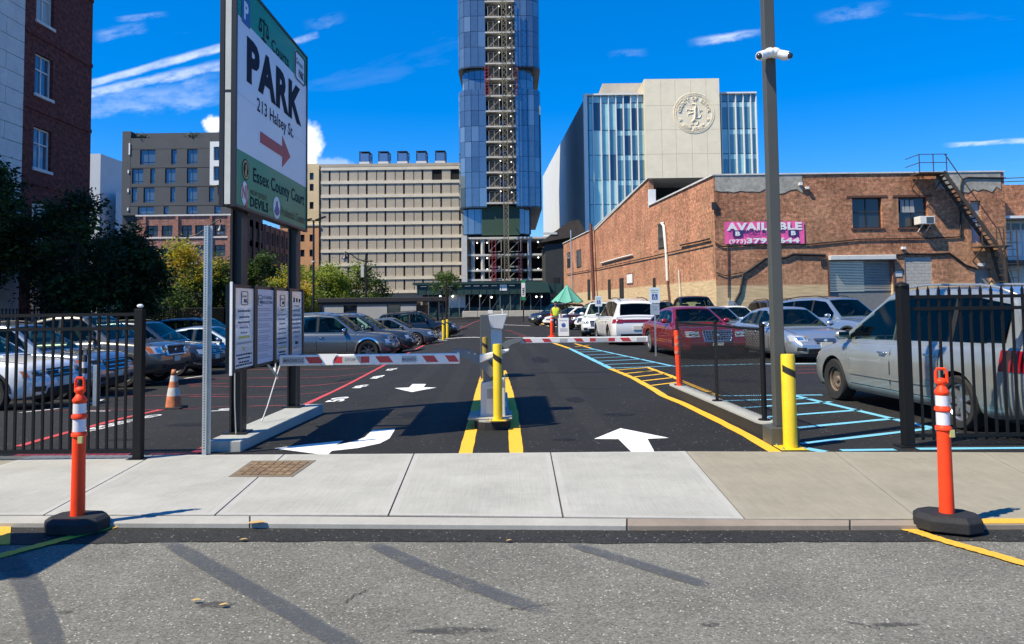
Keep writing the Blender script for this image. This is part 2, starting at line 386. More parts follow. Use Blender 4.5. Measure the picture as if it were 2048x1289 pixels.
def paint_mat(name, col, wear=.25, scale=9.0, edge=.0, under=None, rough=.7, fade=False, top=1.0):
    """road paint: worn through where the noise is high (real holes in the film)"""
    m = bpy.data.materials.new(name); m.use_nodes = True; nt = m.node_tree; b = nt.nodes['Principled BSDF']
    b.inputs['Roughness'].default_value = rough
    geo = node(nt, 'ShaderNodeNewGeometry')
    n = node(nt, 'ShaderNodeTexNoise', {'Vector': geo.outputs['Position'], 'Scale': scale, 'Detail': 7.0, 'Roughness': .75})
    n2 = node(nt, 'ShaderNodeTexNoise', {'Vector': geo.outputs['Position'], 'Scale': 55.0, 'Detail': 3.0})
    a = node(nt, 'ShaderNodeMapRange', {'Value': mth(nt, 'ADD', mth(nt, 'MULTIPLY', n.outputs[0], .65), mth(nt, 'MULTIPLY', n2.outputs[0], .35)), 'From Min': .62-wear*.35, 'From Max': .72-wear*.3, 'To Min': 1.0, 'To Max': 1-min(1, wear*2.2)}).outputs[0]
    v = node(nt, 'ShaderNodeVectorMath', {0: col}, operation='SCALE')
    nt.links.new(node(nt, 'ShaderNodeMapRange', {'Value': n2.outputs[0], 'From Min': .3, 'From Max': .7, 'To Min': .86, 'To Max': 1.1}).outputs[0], v.inputs['Scale'])
    if fade:
        at_ = node(nt, 'ShaderNodeAttribute', attribute_name='fade'); a = mth(nt, 'MULTIPLY', mth(nt, 'MULTIPLY', a, node(nt, 'ShaderNodeMapRange', {'Value': mth(nt, 'ADD', at_.outputs['Fac'], mth(nt, 'MULTIPLY', mth(nt, 'SUBTRACT', n.outputs[0], .5), .9)), 'From Min': .1, 'From Max': .6}).outputs[0]), top)
    nt.links.new(v.outputs[0], b.inputs['Base Color']); nt.links.new(a, b.inputs['Alpha'])
    MATS[name] = m; return m
PW = paint_mat('white_road_paint', (.8, .8, .78), .08); PY = paint_mat('yellow_road_paint', (.84, .46, .028), .1)
PR = paint_mat('red_road_paint', (.52, .06, .065), .2); PB = paint_mat('blue_road_paint', (.17, .5, .68), .14)
PRF = paint_mat('faded_red_paint', (.33, .055, .06), .38); PGH = paint_mat('blacked_out_paint', (.082, .09, .103), .30, scale=4.0, fade=True, top=.55)
PYO = paint_mat('old_yellow_paint', (.74, .42, .04), .2)

g = MB().quad((-1500, -300, -.62), (1500, -300, -.62), (1500, 2500, -.62), (-1500, 2500, -.62)).build('ground', A_FAR, kind='structure')
# street with its newer band
st = MB().quad((-40, -14, -.032), (40, -14, -.032), (40, 7.0, -.032), (-40, 7.0, -.032)).build('street', A_OLD, kind='structure')
def SP(px, py): return P(px, py, -.03)
bd = MB(); e0 = [(-40, 8.0)] ; 
topb = [SP(-500, 1041), SP(90, 1043), SP(700, 1046), SP(1250, 1049), SP(1700, 1048), SP(2600, 1045)]
botb = [SP(-500, 1092), SP(90, 1090), SP(300, 1086), SP(700, 1083), SP(1250, 1088), SP(1700, 1084), SP(2600, 1082)]
rng = random.Random(3)
def wobble(pts, n, amp):
    out = []
    for i in range(len(pts)-1):
        for k in range(n):
            t = k/n; q = pts[i].lerp(pts[i+1], t); out.append(Vector((q.x, q.y + rng.uniform(-amp, amp), q.z)))
    return out + [pts[-1]]
wb = wobble(botb, 14, .012)
poly = [(p.x, p.y+.12, -.0275) for p in topb][::-1] + [(p.x, p.y, -.0275) for p in wb]
bd.add(poly, [tuple(range(len(poly)))]); bd.build('asphalt_band', A_BAND, parent=st)

# parking lot surface
nx, ny = [], []
x = -40.0
while x < 60: nx.append(x); x += .5 if -17 < x < 8 else 2.0
y = 6.9
while y < 150: ny.append(y); y += .5 if y < 20 else (1.0 if y < 60 else 4.0)
lot = MB(); vs = [(a, b, zg(a, b)) for b in ny for a in nx]; W = len(nx)
lot.add(vs, [(j*W+i, j*W+i+1, (j+1)*W+i+1, (j+1)*W+i) for j in range(len(ny)-1) for i in range(W-1)])
lot = lot.build('parking_lot', A_LOT, kind='structure', smooth=True)
WO['parking_lot'] = tuple(lot.location)

# sidewalk: slabs cut by joints, with trowelled borders
def conc_mat(name, col, k=.1, streak=70.0):
    m = bpy.data.materials.new(name); m.use_nodes = True; nt = m.node_tree; b = nt.nodes['Principled BSDF']
    b.inputs['Roughness'].default_value = .85; b.inputs['Specular IOR Level'].default_value = .25
    geo = node(nt, 'ShaderNodeNewGeometry'); pos = geo.outputs['Position']
    mp = node(nt, 'ShaderNodeMapping', {'Vector': pos, 'Scale': (streak, 2.0, 1.0)})
    n0 = node(nt, 'ShaderNodeTexNoise', {'Vector': mp.outputs[0], 'Scale': 1.0, 'Detail': 3.0})
    n1 = node(nt, 'ShaderNodeTexNoise', {'Vector': pos, 'Scale': 1.3, 'Detail': 7.0, 'Roughness': .7})
    n2 = node(nt, 'ShaderNodeTexNoise', {'Vector': pos, 'Scale': 45.0, 'Detail': 4.0, 'Roughness': .7})
    f = mth(nt, 'ADD', mth(nt, 'MULTIPLY', mth(nt, 'SUBTRACT', n0.outputs[0], .5), .28), mth(nt, 'ADD', mth(nt, 'MULTIPLY', mth(nt, 'SUBTRACT', n1.outputs[0], .5), k*4.5), mth(nt, 'MULTIPLY', mth(nt, 'SUBTRACT', n2.outputs[0], .5), .3)))
    f = mth(nt, 'ADD', f, 1.0)
    vo = node(nt, 'ShaderNodeTexVoronoi', {'Vector': pos, 'Scale': 5.0})      # gum spots and small stains
    sp = node(nt, 'ShaderNodeMapRange', {'Value': vo.outputs['Distance'], 'From Min': .03, 'From Max': .06, 'To Min': .72, 'To Max': 1.0}).outputs[0]
    vm = node(nt, 'ShaderNodeVectorMath', {0: col}, operation='SCALE'); nt.links.new(mth(nt, 'MULTIPLY', f, sp), vm.inputs['Scale'])
    nt.links.new(vm.outputs[0], b.inputs['Base Color'])
    bp = node(nt, 'ShaderNodeBump', {'Height': mth(nt, 'ADD', n0.outputs[0], n2.outputs[0]), 'Strength': .25, 'Distance': .004}); nt.links.new(bp.outputs[0], b.inputs['Normal'])
    MATS[name] = m; return m
C_NEW = conc_mat('new_concrete', (.37, .366, .332), .15); C_EDGE = conc_mat('trowelled_concrete', (.40, .395, .365), .05, 12)
C_TAN = conc_mat('old_tan_concrete', (.285, .26, .20), .14, 20); C_TANE = conc_mat('old_tan_edge', (.30, .275, .215), .1, 14)
C_DIRT = pm('joint_dirt', (.06, .052, .04), .95); C_KERB = conc_mat('kerb_concrete', (.38, .37, .335), .12, 5)
C_KOLD = conc_mat('old_brown_kerb', (.27, .225, .18), .2, 6)
b0 = [P(-500, 918), P(60, 914), P(828, 910), P(1372, 905), P(2048, 907), P(2600, 910)]
f0 = [P(-500, 1033), P(88, 1033), P(777, 1033.5), P(1126, 1037), P(1490, 1041), P(1835, 1041), P(2600, 1038)]
base = MB(); pl = [(p.x, p.y+.02) for p in b0] + [(p.x, p.y-.02) for p in f0[::-1]]
base.prism(pl, -.06, .004); walk = base.build('sidewalk', C_DIRT, kind='structure')
seamsB = [(-900, 922), (-330, 917), (62, 914), (308, 912.5), (568, 911.5), (828, 910), (1101, 907.5), (1372, 905), (1668, 906), (1968, 907), (2290, 908.5), (2640, 910)]
seamsF = [(-900, 1033), (-640, 1033), (-330, 1033), (88, 1033), (430, 1033), (777, 1033.5), (1126, 1037), (1490, 1041), (1838, 1041), (2215, 1040), (2560, 1038), (2900, 1037)]
for i in range(len(seamsB)-1):
    q = [P(*seamsF[i]), P(*seamsF[i+1]), P(*seamsB[i+1]), P(*seamsB[i])]
    new = 2 <= i < 7
    gap = .007 if new else .004
    ctr = sum(q, Vector())/4
    u = (q[1]-q[0]).normalized()
    q = [q[0]+u*gap, q[1]-u*gap, q[2]-u*gap, q[3]+u*gap]
    inn = .055
    ins = []
    for k in range(4):
        p0, p1, p2 = q[k-1], q[k], q[(k+1) % 4]
        ins.append(p1 + (p0-p1).normalized()*inn + (p2-p1).normalized()*inn)
    zt = .012 + (.0 if new else -.002)
    mb = MB(); o = [Vector((p.x, p.y, zt)) for p in q]; ii = [Vector((p.x, p.y, zt)) for p in ins]; bt = [Vector((p.x, p.y, -.05)) for p in q]
    mb.add(o+ii+bt, [(0, 1, 5, 4), (1, 2, 6, 5), (2, 3, 7, 6), (3, 0, 4, 7)], 1)
    mb.add(o+ii+bt, [(4, 5, 6, 7)], 0); mb.add(o+ii+bt, [(0, 8, 9, 1), (1, 9, 10, 2), (2, 10, 11, 3), (3, 11, 8, 0)], 1)
    mb.build('slab', [C_NEW, C_EDGE] if new else [C_TAN, C_TANE], parent=walk)
# kerb stones
kx = [(-900, 1033.5, 1046), (-300, 1034, 1047), (500, 1034, 1049), (1254, 1039.5, 1053.5), (1700, 1042.5, 1053), (2150, 1041.5, 1051), (2600, 1040, 1048), (3000, 1039, 1046)]
for i in range(len(kx)-1):
    a, b = kx[i], kx[i+1]
    q = [P(a[0]+1.2, a[2]), P(b[0]-1.2, b[2]), P(b[0]-1.2, b[1]), P(a[0]+1.2, a[1])]
    mb = MB().prism([(p.x, p.y) for p in q], -.12, .008)
    mb.build('kerb_stone', C_KERB if i < 3 else C_KOLD, parent=walk, bevel=.006)

# --- markings (thin paint films that follow the ground)
def film(name, poly, mat, lift=.005, parent=lot):
    mb = MB(); vs = [(p.x, p.y, zg(p.x, p.y)+lift) for p in poly]; mb.add(vs, [tuple(range(len(vs)))])
    return mb.build(name, mat, parent=parent)
def stripe(name, pts, w, mat, lift=.006, parent=lot, jit=.006):
    """a painted line of width w (metres) along ground points"""
    fine = []
    for i in range(len(pts)-1):
        n = max(1, int((pts[i+1]-pts[i]).length/.3))
        fine += [pts[i].lerp(pts[i+1], k/n) for k in range(n)]
    fine.append(pts[-1]); vs = []; fs = []
    for i, p in enumerate(fine):
        d = (fine[min(i+1, len(fine)-1)]-fine[max(i-1, 0)]); d.z = 0; d.normalize(); nrm = Vector((-d.y, d.x, 0))
        ww = w/2 + rng.uniform(-jit, jit)
        for s in (-1, 1):
            q = p + nrm*s*ww; vs.append((q.x, q.y, zg(q.x, q.y)+lift))
    fs = [(2*i, 2*i+1, 2*i+3, 2*i+2) for i in range(len(fine)-1)]
    return MB().add(vs, fs).build(name, mat, parent=parent)
def PS(*pts): return [P(*p) for p in pts]
# yellow pair in the middle
stripe('lane_line', PS((931, 908), (950, 830), (958, 790), (970, 742)), .155, PY)
stripe('lane_line', PS((1033, 908), (1026, 830), (1018, 785), (1006, 742)), .155, PY)
# arrows
film('lane_arrow', PS((1188, 879), (1241, 857.5), (1338, 877), (1295, 879), (1309, 905), (1263, 905.5), (1237, 879.5)), PW)
film('lane_arrow', PS((549, 898), (620, 889), (687, 882.5), (671, 891.5), (704, 885), (729, 876), (745, 861), (791, 858.5), (779, 878), (760, 888), (715, 897.5), (664, 903), (654, 912)), PW)
film('lane_arrow', PS((789, 777), (818, 776), (825, 769), (852, 769), (847, 775.5), (873, 776), (850, 780), (824, 785), (805, 781)), PW)
# red stall lines on the left
stripe('aisle_line', PS((608, 811), (690, 772), (765, 733), (830, 700), (893, 668)), .115, PR)
for a, b in [((500, 813), (595, 811.5)), ((380, 794), (655, 784)), ((380, 773), (705, 763.5)), ((380, 757.5), (741, 745.5)), ((470, 740), (765, 731.5)), ((470, 729), (780, 721)), ((640, 711), (812, 703.5)), ((700, 700), (838, 694)), ((760, 692), (856, 686.5)), ((800, 684), (876, 679.5))]:
    stripe('stall_line', PS(a, b), .085, PRF)
stripe('aisle_line', PS((36, 894), (175, 856), (323, 820)), .11, PR)
stripe('stall_line', PS((60, 822), (320, 820), (462, 813)), .08, PRF)
stripe('stall_line', PS((225, 794), (470, 789)), .08, PRF); stripe('stall_line', PS((318, 771), (470, 767)), .08, PRF)
stripe('stall_line', PS((100, 797), (228, 794)), .09, PW); stripe('stall_line', PS((250, 774), (410, 752)), .09, PW)
stripe('stall_line', PS((40, 826), (160, 813), (205, 800)), .09, PW)
stripe('stall_line', PS((165, 823), (218, 823)), .1, PW)
stripe('border_line', PS((30, 911.5), (260, 910)), .1, PR); stripe('border_line', PS((300, 909.5), (395, 909)), .07, PRF)
stripe('kerb_mark', PS((396, 906), (437, 884)), .16, PR)
# yellow edge and hatch on the right
stripe('lane_line', PS((1552, 906), (1496, 873), (1436, 842), (1366, 808), (1328, 793), (1310, 781), (1267, 757), (1222, 738.5)), .14, PY)
stripe('lane_line', PS((1222, 738), (1140, 698)), .15, PB); stripe('lane_line', PS((1139, 697.5), (1108, 687)), .15, PY)
stripe('hatch_line', PS((1180, 697.5), (1345, 733)), .12, PB); stripe('hatch_line', PS((1181, 697), (1150, 688)), .12, PY)
stripe('hatch_line', PS((1293, 735), (1340, 752), (1378, 769), (1438, 793)), .12, PY)
for a, b in [((1147, 700), (1192, 700)), ((1157, 705), (1208, 703)), ((1168, 711), (1232, 708.5)), ((1180, 717), (1262, 714)), ((1193, 723.5), (1288, 719)), ((1206, 730), (1315, 726)), ((1222, 737), (1345, 733))]:
    stripe('hatch_line', PS(a, b), .1, PB)
for a, b in [((1232, 741), (1295, 736)), ((1250, 748), (1310, 742)), ((1267, 755), (1330, 748)), ((1284, 763), (1346, 756)), ((1302, 772), (1366, 764)), ((1150, 694), (1178, 691))]:
    stripe('hatch_line', PS(a, b), .1, PY)
stripe('stall_line', PS((1345, 733.5), (1510, 729), (1640, 729)), .13, PB)
stripe('stall_line', PS((1500, 729), (1660, 727)), .1, PW)
for dz in (0, 7, 15): stripe('stall_line', PS((1545, 733+dz), (1640, 733+dz*.9)), .08, PRF)
stripe('stall_line', PS((1400, 793), (1560, 791.5), (1645, 791)), .1, PB)
stripe('hatch_line', PS((1590, 792.5), (1880, 861), (1935, 875)), .12, PB)
for a, b in [((1432, 803), (1620, 798)), ((1466, 818), (1662, 804.5)), ((1520, 836), (1720, 821)), ((1540, 862), (1790, 838)), ((1600, 889), (1862, 858))]:
    stripe('hatch_line', PS(a, b), .1, PB)
stripe('border_line', PS((1682, 902), (1790, 900.5)), .11, PB); stripe('border_line', PS((1835, 899), (2100, 897)), .11, PB)
stripe('border_line', PS((1610, 898), (1650, 905)), .14, PB)
# far lines
stripe('stall_line', PS((855, 681), (985, 677)), .18, PW); stripe('stall_line', PS((1010, 676), (1070, 675)), .18, PW)
for k in range(7): stripe('stall_line', PS((868+8*k, 690-7*k), (886+8*k, 688-7*k)), .16, PW if k % 2 else PRF)
stripe('stall_line', PS((1060, 642), (1100, 652)), .3, PY); stripe('stall_line', PS((1075, 650), (1180, 662)), .2, PW)
for k in range(5): stripe('stall_line', PS((1010+9*k, 661+3.2*k), (1024+9*k, 662+3.2*k)), .2, PRF)
stripe('aisle_line', PS((905, 664), (965, 638)), .18, PRF); stripe('stall_line', PS((1005, 650), (1060, 652)), .25, PW)
# painted numbers and lettering
def ground_text(name, s, o, u, w, h, width, mat=PW, bold=.03):
    mb = MB(); put_text(mb, s, o, u, w, h, width, bold)
    mb.v = [(a, b, zg(a, b)+.007) for a, b, c in mb.v]; return mb.build(name, mat, parent=lot)
for s, p in (('50', (666, 802)), ('49', (713, 776)), ('48', (748, 757)), ('47', (778, 741)), ('46', (806, 725.5))):
    q = P(*p); ground_text('stall_number', s, q + Vector((.22, -.28, 0)), (-.05, 1, 0), (-1, 0, 0), .30, .85)
q = P(441, 822); ground_text('stall_number', '10', q + Vector((.2, -.1, 0)), (0, 1, 0), (-1, 0, 0), .34, .6)
a, b = P(176, 866), P(330, 830); u = (b-a).normalized(); ground_text('stall_lettering', 'RESERVED', a, u, Vector((-u.y, u.x, 0)), .20, (b-a).length, bold=.02)

# street paint: blacked-out old lines and yellow kerb marks
def street_stripe(name, pts, w, mat, z=-.023, ground=None, ends=True):
    p = [(SP(*q) if ground is None else ground(*q)) for q in pts]; fine = []
    for i in range(len(p)-1):
        fine += [p[i].lerp(p[i+1], k/20) for k in range(20)]
    fine.append(p[-1]); vs = []; fd = []; n = len(fine)
    for i, q in enumerate(fine):
        d = (fine[min(i+1, n-1)]-fine[max(i-1, 0)]).normalized(); nn = Vector((-d.y, d.x, 0)); e = min(1, 6*min(i, n-1-i)/n) if ends else 1
        for s, f in ((-.62, 0), (-.3, 1), (.3, 1), (.62, 0)):
            r = q + nn*w*s; vs.append((r.x, r.y, z if ground is None else zg(r.x, r.y)+z)); fd.append(f*e)
    mb = MB().add(vs, [(4*i+j, 4*i+j+1, 4*i+j+5, 4*i+j+4) for i in range(n-1) for j in range(3)])
    o = mb.build(name, mat, parent=st if ground is None else lot, fix=False); at_ = o.data.attributes.new('fade', 'FLOAT', 'POINT'); at_.data.foreach_set('value', fd); return o
def street_line(name, pts, w, mat):
    p = [SP(*q) for q in pts]; fine = []
    for i in range(len(p)-1): fine += [p[i].lerp(p[i+1], k/30) for k in range(30)]
    fine.append(p[-1]); vs = []
    for i, q in enumerate(fine):
        d = (fine[min(i+1, len(fine)-1)]-fine[max(i-1, 0)]).normalized(); nn = Vector((-d.y, d.x, 0))
        for s in (-1, 1):
            r = q + nn*s*(w/2+rng.uniform(-.008, .008)); vs.append((r.x, r.y, -.0215))
    return MB().add(vs, [(2*i, 2*i+1, 2*i+3, 2*i+2) for i in range(len(fine)-1)]).build(name, mat, parent=st)
street_stripe('old_line', [(15, 1110), (60, 1180), (110, 1320)], .135, PGH)
street_stripe('old_line', [(322, 1078), (430, 1140), (560, 1215), (760, 1330)], .125, PGH)
street_stripe('old_line', [(735, 1084), (850, 1138), (1110, 1234)], .125, PGH)
street_stripe('old_line', [(1130, 1086), (1270, 1128), (1432, 1178)], .115, PGH)
street_line('kerb_line', [(1772, 1046), (1870, 1078), (2120, 1150)], .1, PYO)
street_line('kerb_line', [(-300, 1200), (30, 1106), (238, 1052)], .1, PYO)
MB().prism([(p.x, p.y) for p in (SP(-400, 1096), SP(20, 1090), SP(22, 1052), SP(-400, 1054))], -.0275, -.0215).build('kerb_paint', PYO, parent=st)
MB().prism([(p.x, p.y) for p in (P(1962, 1050.5), P(2400, 1046.5), P(2400, 1040), P(1962, 1041))], .0085, .0125).build('kerb_paint', PYO, parent=walk)
# stains and tracks: soft-edged films
OILM = paint_mat('oil_stain', (.06, .058, .053), .42, scale=13, fade=True, top=.6); OILL = paint_mat('lot_stain', (.008, .008, .008), .30, scale=7, fade=True, top=.6)
DUST = paint_mat('dusty_track', (.075, .072, .065), .30, scale=3.0, fade=True, top=.16); SEAL = paint_mat('seam_tar', (.012, .012, .012), .15, scale=6, fade=True, top=.8)
def blob(name, c, sx, sy, mat, z, parent, onlot=False):
    vs = [(c.x, c.y)]; fd = [1]
    for rr, f in ((.55, 1), (1.0, 0)):
        for k in range(22):
            a_ = 2*PI*k/22; r = rr*rng.uniform(.75, 1.2); vs.append((c.x+math.cos(a_)*sx*r, c.y+math.sin(a_)*sy*r)); fd.append(f)
    fs = [(0, 1+k, 1+(k+1) % 22) for k in range(22)]+[(1+k, 23+k, 23+(k+1) % 22, 1+(k+1) % 22) for k in range(22)]
    o = MB().add([(a_, b_, (zg(a_, b_)+z) if onlot else z) for a_, b_ in vs], fs).build(name, mat, parent=parent, fix=False)
    at_ = o.data.attributes.new('fade', 'FLOAT', 'POINT'); at_.data.foreach_set('value', fd)
for cx, cy, sx, sy in ((430, 1210, .13, .055), (130, 1225, .05, .03), (1420, 1250, .06, .03), (1790, 1250, .16, .025), (900, 1262, .25, .05)):
    blob('oil_stain', SP(cx, cy), sx, sy, OILM, -.0265, st)
for cx, cy, sx, sy in ((830, 830, .3, .35), (1150, 800, .2, .5), (1240, 830, .25, .2), (560, 780, .3, .4), (1400, 752, .4, .6), (690, 760, .3, .5), (380, 850, .35, .25), (1130, 880, .2, .1), (1480, 762, .4, .5), (860, 720, .4, 1.2), (1080, 720, .3, 1.5), (250, 880, .3, .12)):
    blob('oil_stain', P(cx, cy), sx, sy, OILL, .0042, lot, True)
for pts in ([(1090, 904), (1060, 800), (1040, 730), (1022, 690)], [(1230, 904), (1150, 800), (1095, 730), (1050, 685)], [(690, 905), (760, 830), (840, 760), (905, 700)], [(850, 905), (880, 830), (915, 760), (950, 700)]):
    street_stripe('tyre_track', pts, .34, DUST, .0035, lambda a_, b_: P(a_, b_))
street_stripe('paving_seam', [(1010, 777), (1200, 777), (1335, 776)], .035, SEAL, .0045, lambda a_, b_: P(a_, b_)); street_stripe('paving_seam', [(640, 846), (760, 838), (900, 836)], .03, SEAL, .0045, lambda a_, b_: P(a_, b_))
# cracks in the old street
for k, (a0, b0) in enumerate((((680, 1208), (735, 1180)), ((1690, 1240), (1760, 1262)), ((1000, 1225), (1130, 1205)))):
    pts = [(a0[0]+(b0[0]-a0[0])*i/9+rng.uniform(-8, 8), a0[1]+(b0[1]-a0[1])*i/9+rng.uniform(-3, 3)) for i in range(10)]
    street_stripe('crack', pts, .006, SEAL, -.0262)
# ================================================================== BUILDINGS
def facade(mb, O, u, W, H, holes, depth, mi=0, mir=None, H1=None):
    """rectangular wall with real openings; O = bottom left seen from outside, reveals run inwards"""
    O, u = Vector(O), Vector(u).normalized(); z = Vector((0, 0, 1)); n = u.cross(z); mir = mi if mir is None else mir
    us = sorted({0, W} | {h[0] for h in holes} | {h[1] for h in holes}); vs = sorted({0, H} | {h[2] for h in holes} | {h[3] for h in holes})
    pt = lambda a, b, d=0: O + u*a + z*b - n*d
    for i in range(len(us)-1):
        for j in range(len(vs)-1):
            a, b = (us[i]+us[i+1])/2, (vs[j]+vs[j+1])/2
            if any(h[0] < a < h[1] and h[2] < b < h[3] for h in holes): continue
            mb.quad(pt(us[i], vs[j]), pt(us[i+1], vs[j]), pt(us[i+1], vs[j+1]), pt(us[i], vs[j+1]), mi)
    for a, b, c, d in holes:
        for p, q in (((a, c), (b, c)), ((b, c), (b, d)), ((b, d), (a, d)), ((a, d), (a, c))):
            mb.quad(pt(*p), pt(*q), pt(*q, depth), pt(*p, depth), mir)
    return pt
def window(parent, pt, h, depth, fw, fmat, gmat, cols=1, rows=(), name='window', fd=.06, split=None):
    a, b, c, d = h; f = MB(); e = .003
    def bar(a0, a1, c0, c1, dd=0):
        p = [pt(a0, c0, depth-fd-dd), pt(a1, c0, depth-fd-dd), pt(a1, c0, depth-e), pt(a0, c0, depth-e), pt(a0, c1, depth-fd-dd), pt(a1, c1, depth-fd-dd), pt(a1, c1, depth-e), pt(a0, c1, depth-e)]
        f.hexa(p)
    a2, b2, c2, d2 = a+e, b-e, c+e, d-e
    bar(a2, a2+fw, c2, d2); bar(b2-fw, b2, c2, d2); bar(a2+fw, b2-fw, c2, c2+fw); bar(a2+fw, b2-fw, d2-fw, d2)
    xs = [a2+fw + (b2-a2-2*fw)*k/cols for k in range(1, cols)] if split is None else [a2+(b2-a2)*split]
    for x_ in xs: bar(x_-fw*.4, x_+fw*.4, c2+fw, d2-fw)
    for r in rows: bar(a2+fw, b2-fw, c2+(d2-c2)*r-fw*.4, c2+(d2-c2)*r+fw*.4, .012)
    fo = f.build(name, fmat, parent=parent)
    g = MB().slab([pt(a, c, depth-.015), pt(b, c, depth-.015), pt(b, d, depth-.015), pt(a, d, depth-.015)], pt(0, 0, .012)-pt(0, 0, 0))
    g.build('pane', gmat, parent=fo); return fo
def blockbox(name, x0, x1, y0, y1, z0, z1, mat, parent): return MB().box(x0, x1, y0, y1, z0, z1).build(name, mat, parent=parent)

G_DARK = pm('dark_glass', (.025, .032, .038), .07, spec=.7); G_BLUE = pm('blue_grey_glass', (.10, .16, .22), .06, .35, spec=.8)
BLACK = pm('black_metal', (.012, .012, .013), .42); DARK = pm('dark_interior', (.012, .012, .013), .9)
WHITE = pm('white_paint', (.78, .78, .76), .5, var=(3, .06)); GREYM = pm('galvanised_steel', (.5, .52, .52), .42, .75, var=(20, .12))
STONE = pm('limestone', (.62, .60, .56), .8, var=(1.5, .1), var2=(14, .08)); CONC = pm('raw_concrete', (.46, .44, .41), .85, var=(1.1, .16), var2=(9, .1))

# ---- tall dark red brick building at the left edge
B_RED = brick_mat('dark_red_brick', 1, (.16, .035, .028), (.115, .026, .022), (.10, .05, .042), patch=0, var=.12)
t = thing('brick_building', 'tall dark red brick building with pale stone band at the left edge', 'building', (-26, 31.6, 0))
X0 = -20.0; ya, yb = 31.2, 36.3; HB = 19
wins = []
for k in range(6): wins.append((.75, 2.0, 1.3+3.16*k, 3.05+3.16*k))
for k in range(6): wins.append((3.75, 4.6, 1.3+3.16*k, 3.05+3.16*k)) if False else None
mb = MB(); pt = facade(mb, (X0, ya, 0), (0, 1, 0), yb-ya, HB, wins, .22)
mb.quad((X0, yb, 0), (-36, yb, 0), (-36, yb, HB), (X0, yb, HB)); mb.quad((-36, 22.5, HB), (X0, 22.5, HB), (X0, yb, HB), (-36, yb, HB))
mb.quad((-36, 22.5, 0), (-36, 22.5, HB), (-36, yb, HB), (-36, yb, 0))
for k in range(1, 7):
    mb.box(X0, X0+.05, ya, yb, 3.16*k+.55, 3.16*k+.72)
mb.build('wall', B_RED, parent=t)
WF = pm('white_window_frame', (.62, .63, .64), .5); BLIND = pm('blind_glass', (.40, .41, .38), .25, spec=.7)
for i, h in enumerate(wins):
    w = window(t, pt, h, .2, .07, WF, BLIND if i % 3 == 1 else G_BLUE, 2, (.62,))
    MB().box(X0-.18, X0+.07, ya+h[0]-.06, ya+h[1]+.06, h[2]-.13, h[2]-.002).build('sill', STONE, parent=w)
q = MB(); q.box(X0-16, X0-.05, 22.5, ya-.002, 0, HB-.01).build('pier', STONE, parent=t)
rg = random.Random(5)
for k in range(27):
    z0 = .02+.7*k; br = [27.02, 28.1+.5*(k % 2), 29.6+.45*((k+1) % 2), ya-.02]
    for i in range(3):
        MB().box(X0-.048, X0+.03, br[i]+.012, br[i+1]-.012, z0+.012, z0+.688).build('stone_block', STONE, parent=t)

# ---- low pale shopfront under the left trees
t = thing('kiosk', 'low pale glazed shelter behind the left fence under the trees', 'shelter', at(30, 600, 34).xyz*1)
o = at(30, 600, 34); ox = o.x
m = MB(); m.box(ox-4, ox+2.4, 33.5, 36, 2.75, 2.95).build('roof', CONC, parent=t)
for k in range(7):
    MB().box(ox-4+1.02*k, ox-3.9+1.02*k, 33.7, 33.8, zg(ox, 34), 2.748).build('post', BLACK, parent=t)
for k in range(6): MB().box(ox-3.88+1.02*k, ox-3.02+1.02*k, 33.74, 33.76, .3, 2.6).build('glass_panel', pm('dusty_glass', (.35, .35, .28), .3), parent=t)
MB().box(ox-4, ox+2.4, 35.6, 35.8, -.4, 2.748).build('wall', pm('ochre_wall', (.4, .36, .25), .8), parent=t)

# ---- far pale office block
t = thing('office_block', 'distant plain pale grey block between brick building and dark grey block', 'building', (-115, 215, 0))
PALE = pm('pale_render', (.5, .52, .54), .7, var=(.15, .08))
MB().box(-135, -107.5, 200, 225, -.5, 42.6).build('wall', PALE, parent=t)
MB().box(-104.9, -102.6, 203, 224, -.5, 33).build('annex', PALE, parent=t)

# ---- dark grey residential block on a brick podium
D = 128.0; xa, xb = XP(240, D), XP(470, D)
t = thing('apartment_block', 'dark grey panelled apartment block on a red brick base behind the sign', 'building', ((xa+xb)/2, D+12, 0))
GREY = pm('charcoal_cladding', (.070, .073, .078), .6, var=(.5, .12)); GREY2 = pm('charcoal_recess', (.03, .031, .034), .7)
zz = lambda y, x=350: ZY(x, y, D)
MB().box(xa, xb, D+.35, D+14, -.5, zz(276)).build('core', GREY2, parent=t)
MB().box(xa, XP(257, D), D-.02, D+14.2, zz(430), zz(262)).build('end_wall', GREY, parent=t)
MB().box(XP(257, D), xb, D+1.2, D+13.8, zz(276), zz(263)).build('roof_storey', GREY, parent=t)
rows = [(276, 298, []), (298.6, 335.5, [(276, 307), (339, 350), (371, 392)]), (336.5, 373.5, [(260, 283), (297, 307), (327, 348), (371, 392)]),
        (374.5, 411.5, [(260, 271), (284, 306), (338, 348), (371, 392), (416, 426)]), (412.5, 430, [(273, 306), (325, 335), (371, 392), (427, 440)])]
for yt, yb_, ws in rows:
    zb, zt = zz(yb_), zz(yt); x0 = XP(257.5, D); hs = []
    for a, b in ws:
        hs.append((XP(a, D)-x0, XP(b, D)-x0, .55 if yb_ < 430 else .02, zt-zb-.05))
    mb = MB(); pt = facade(mb, (x0, D, zb), (1, 0, 0), xb-x0, zt-zb, hs, .34); mb.build('cladding_panel', GREY, parent=t)
    for h in hs: window(t, pt, h, .3, .07, GREY2, G_BLUE, max(2, int((h[1]-h[0])/1.0)) if h[1]-h[0] > 1.2 else 1, (.18,))
x0, x1 = XP(420, D), XP(444, D)
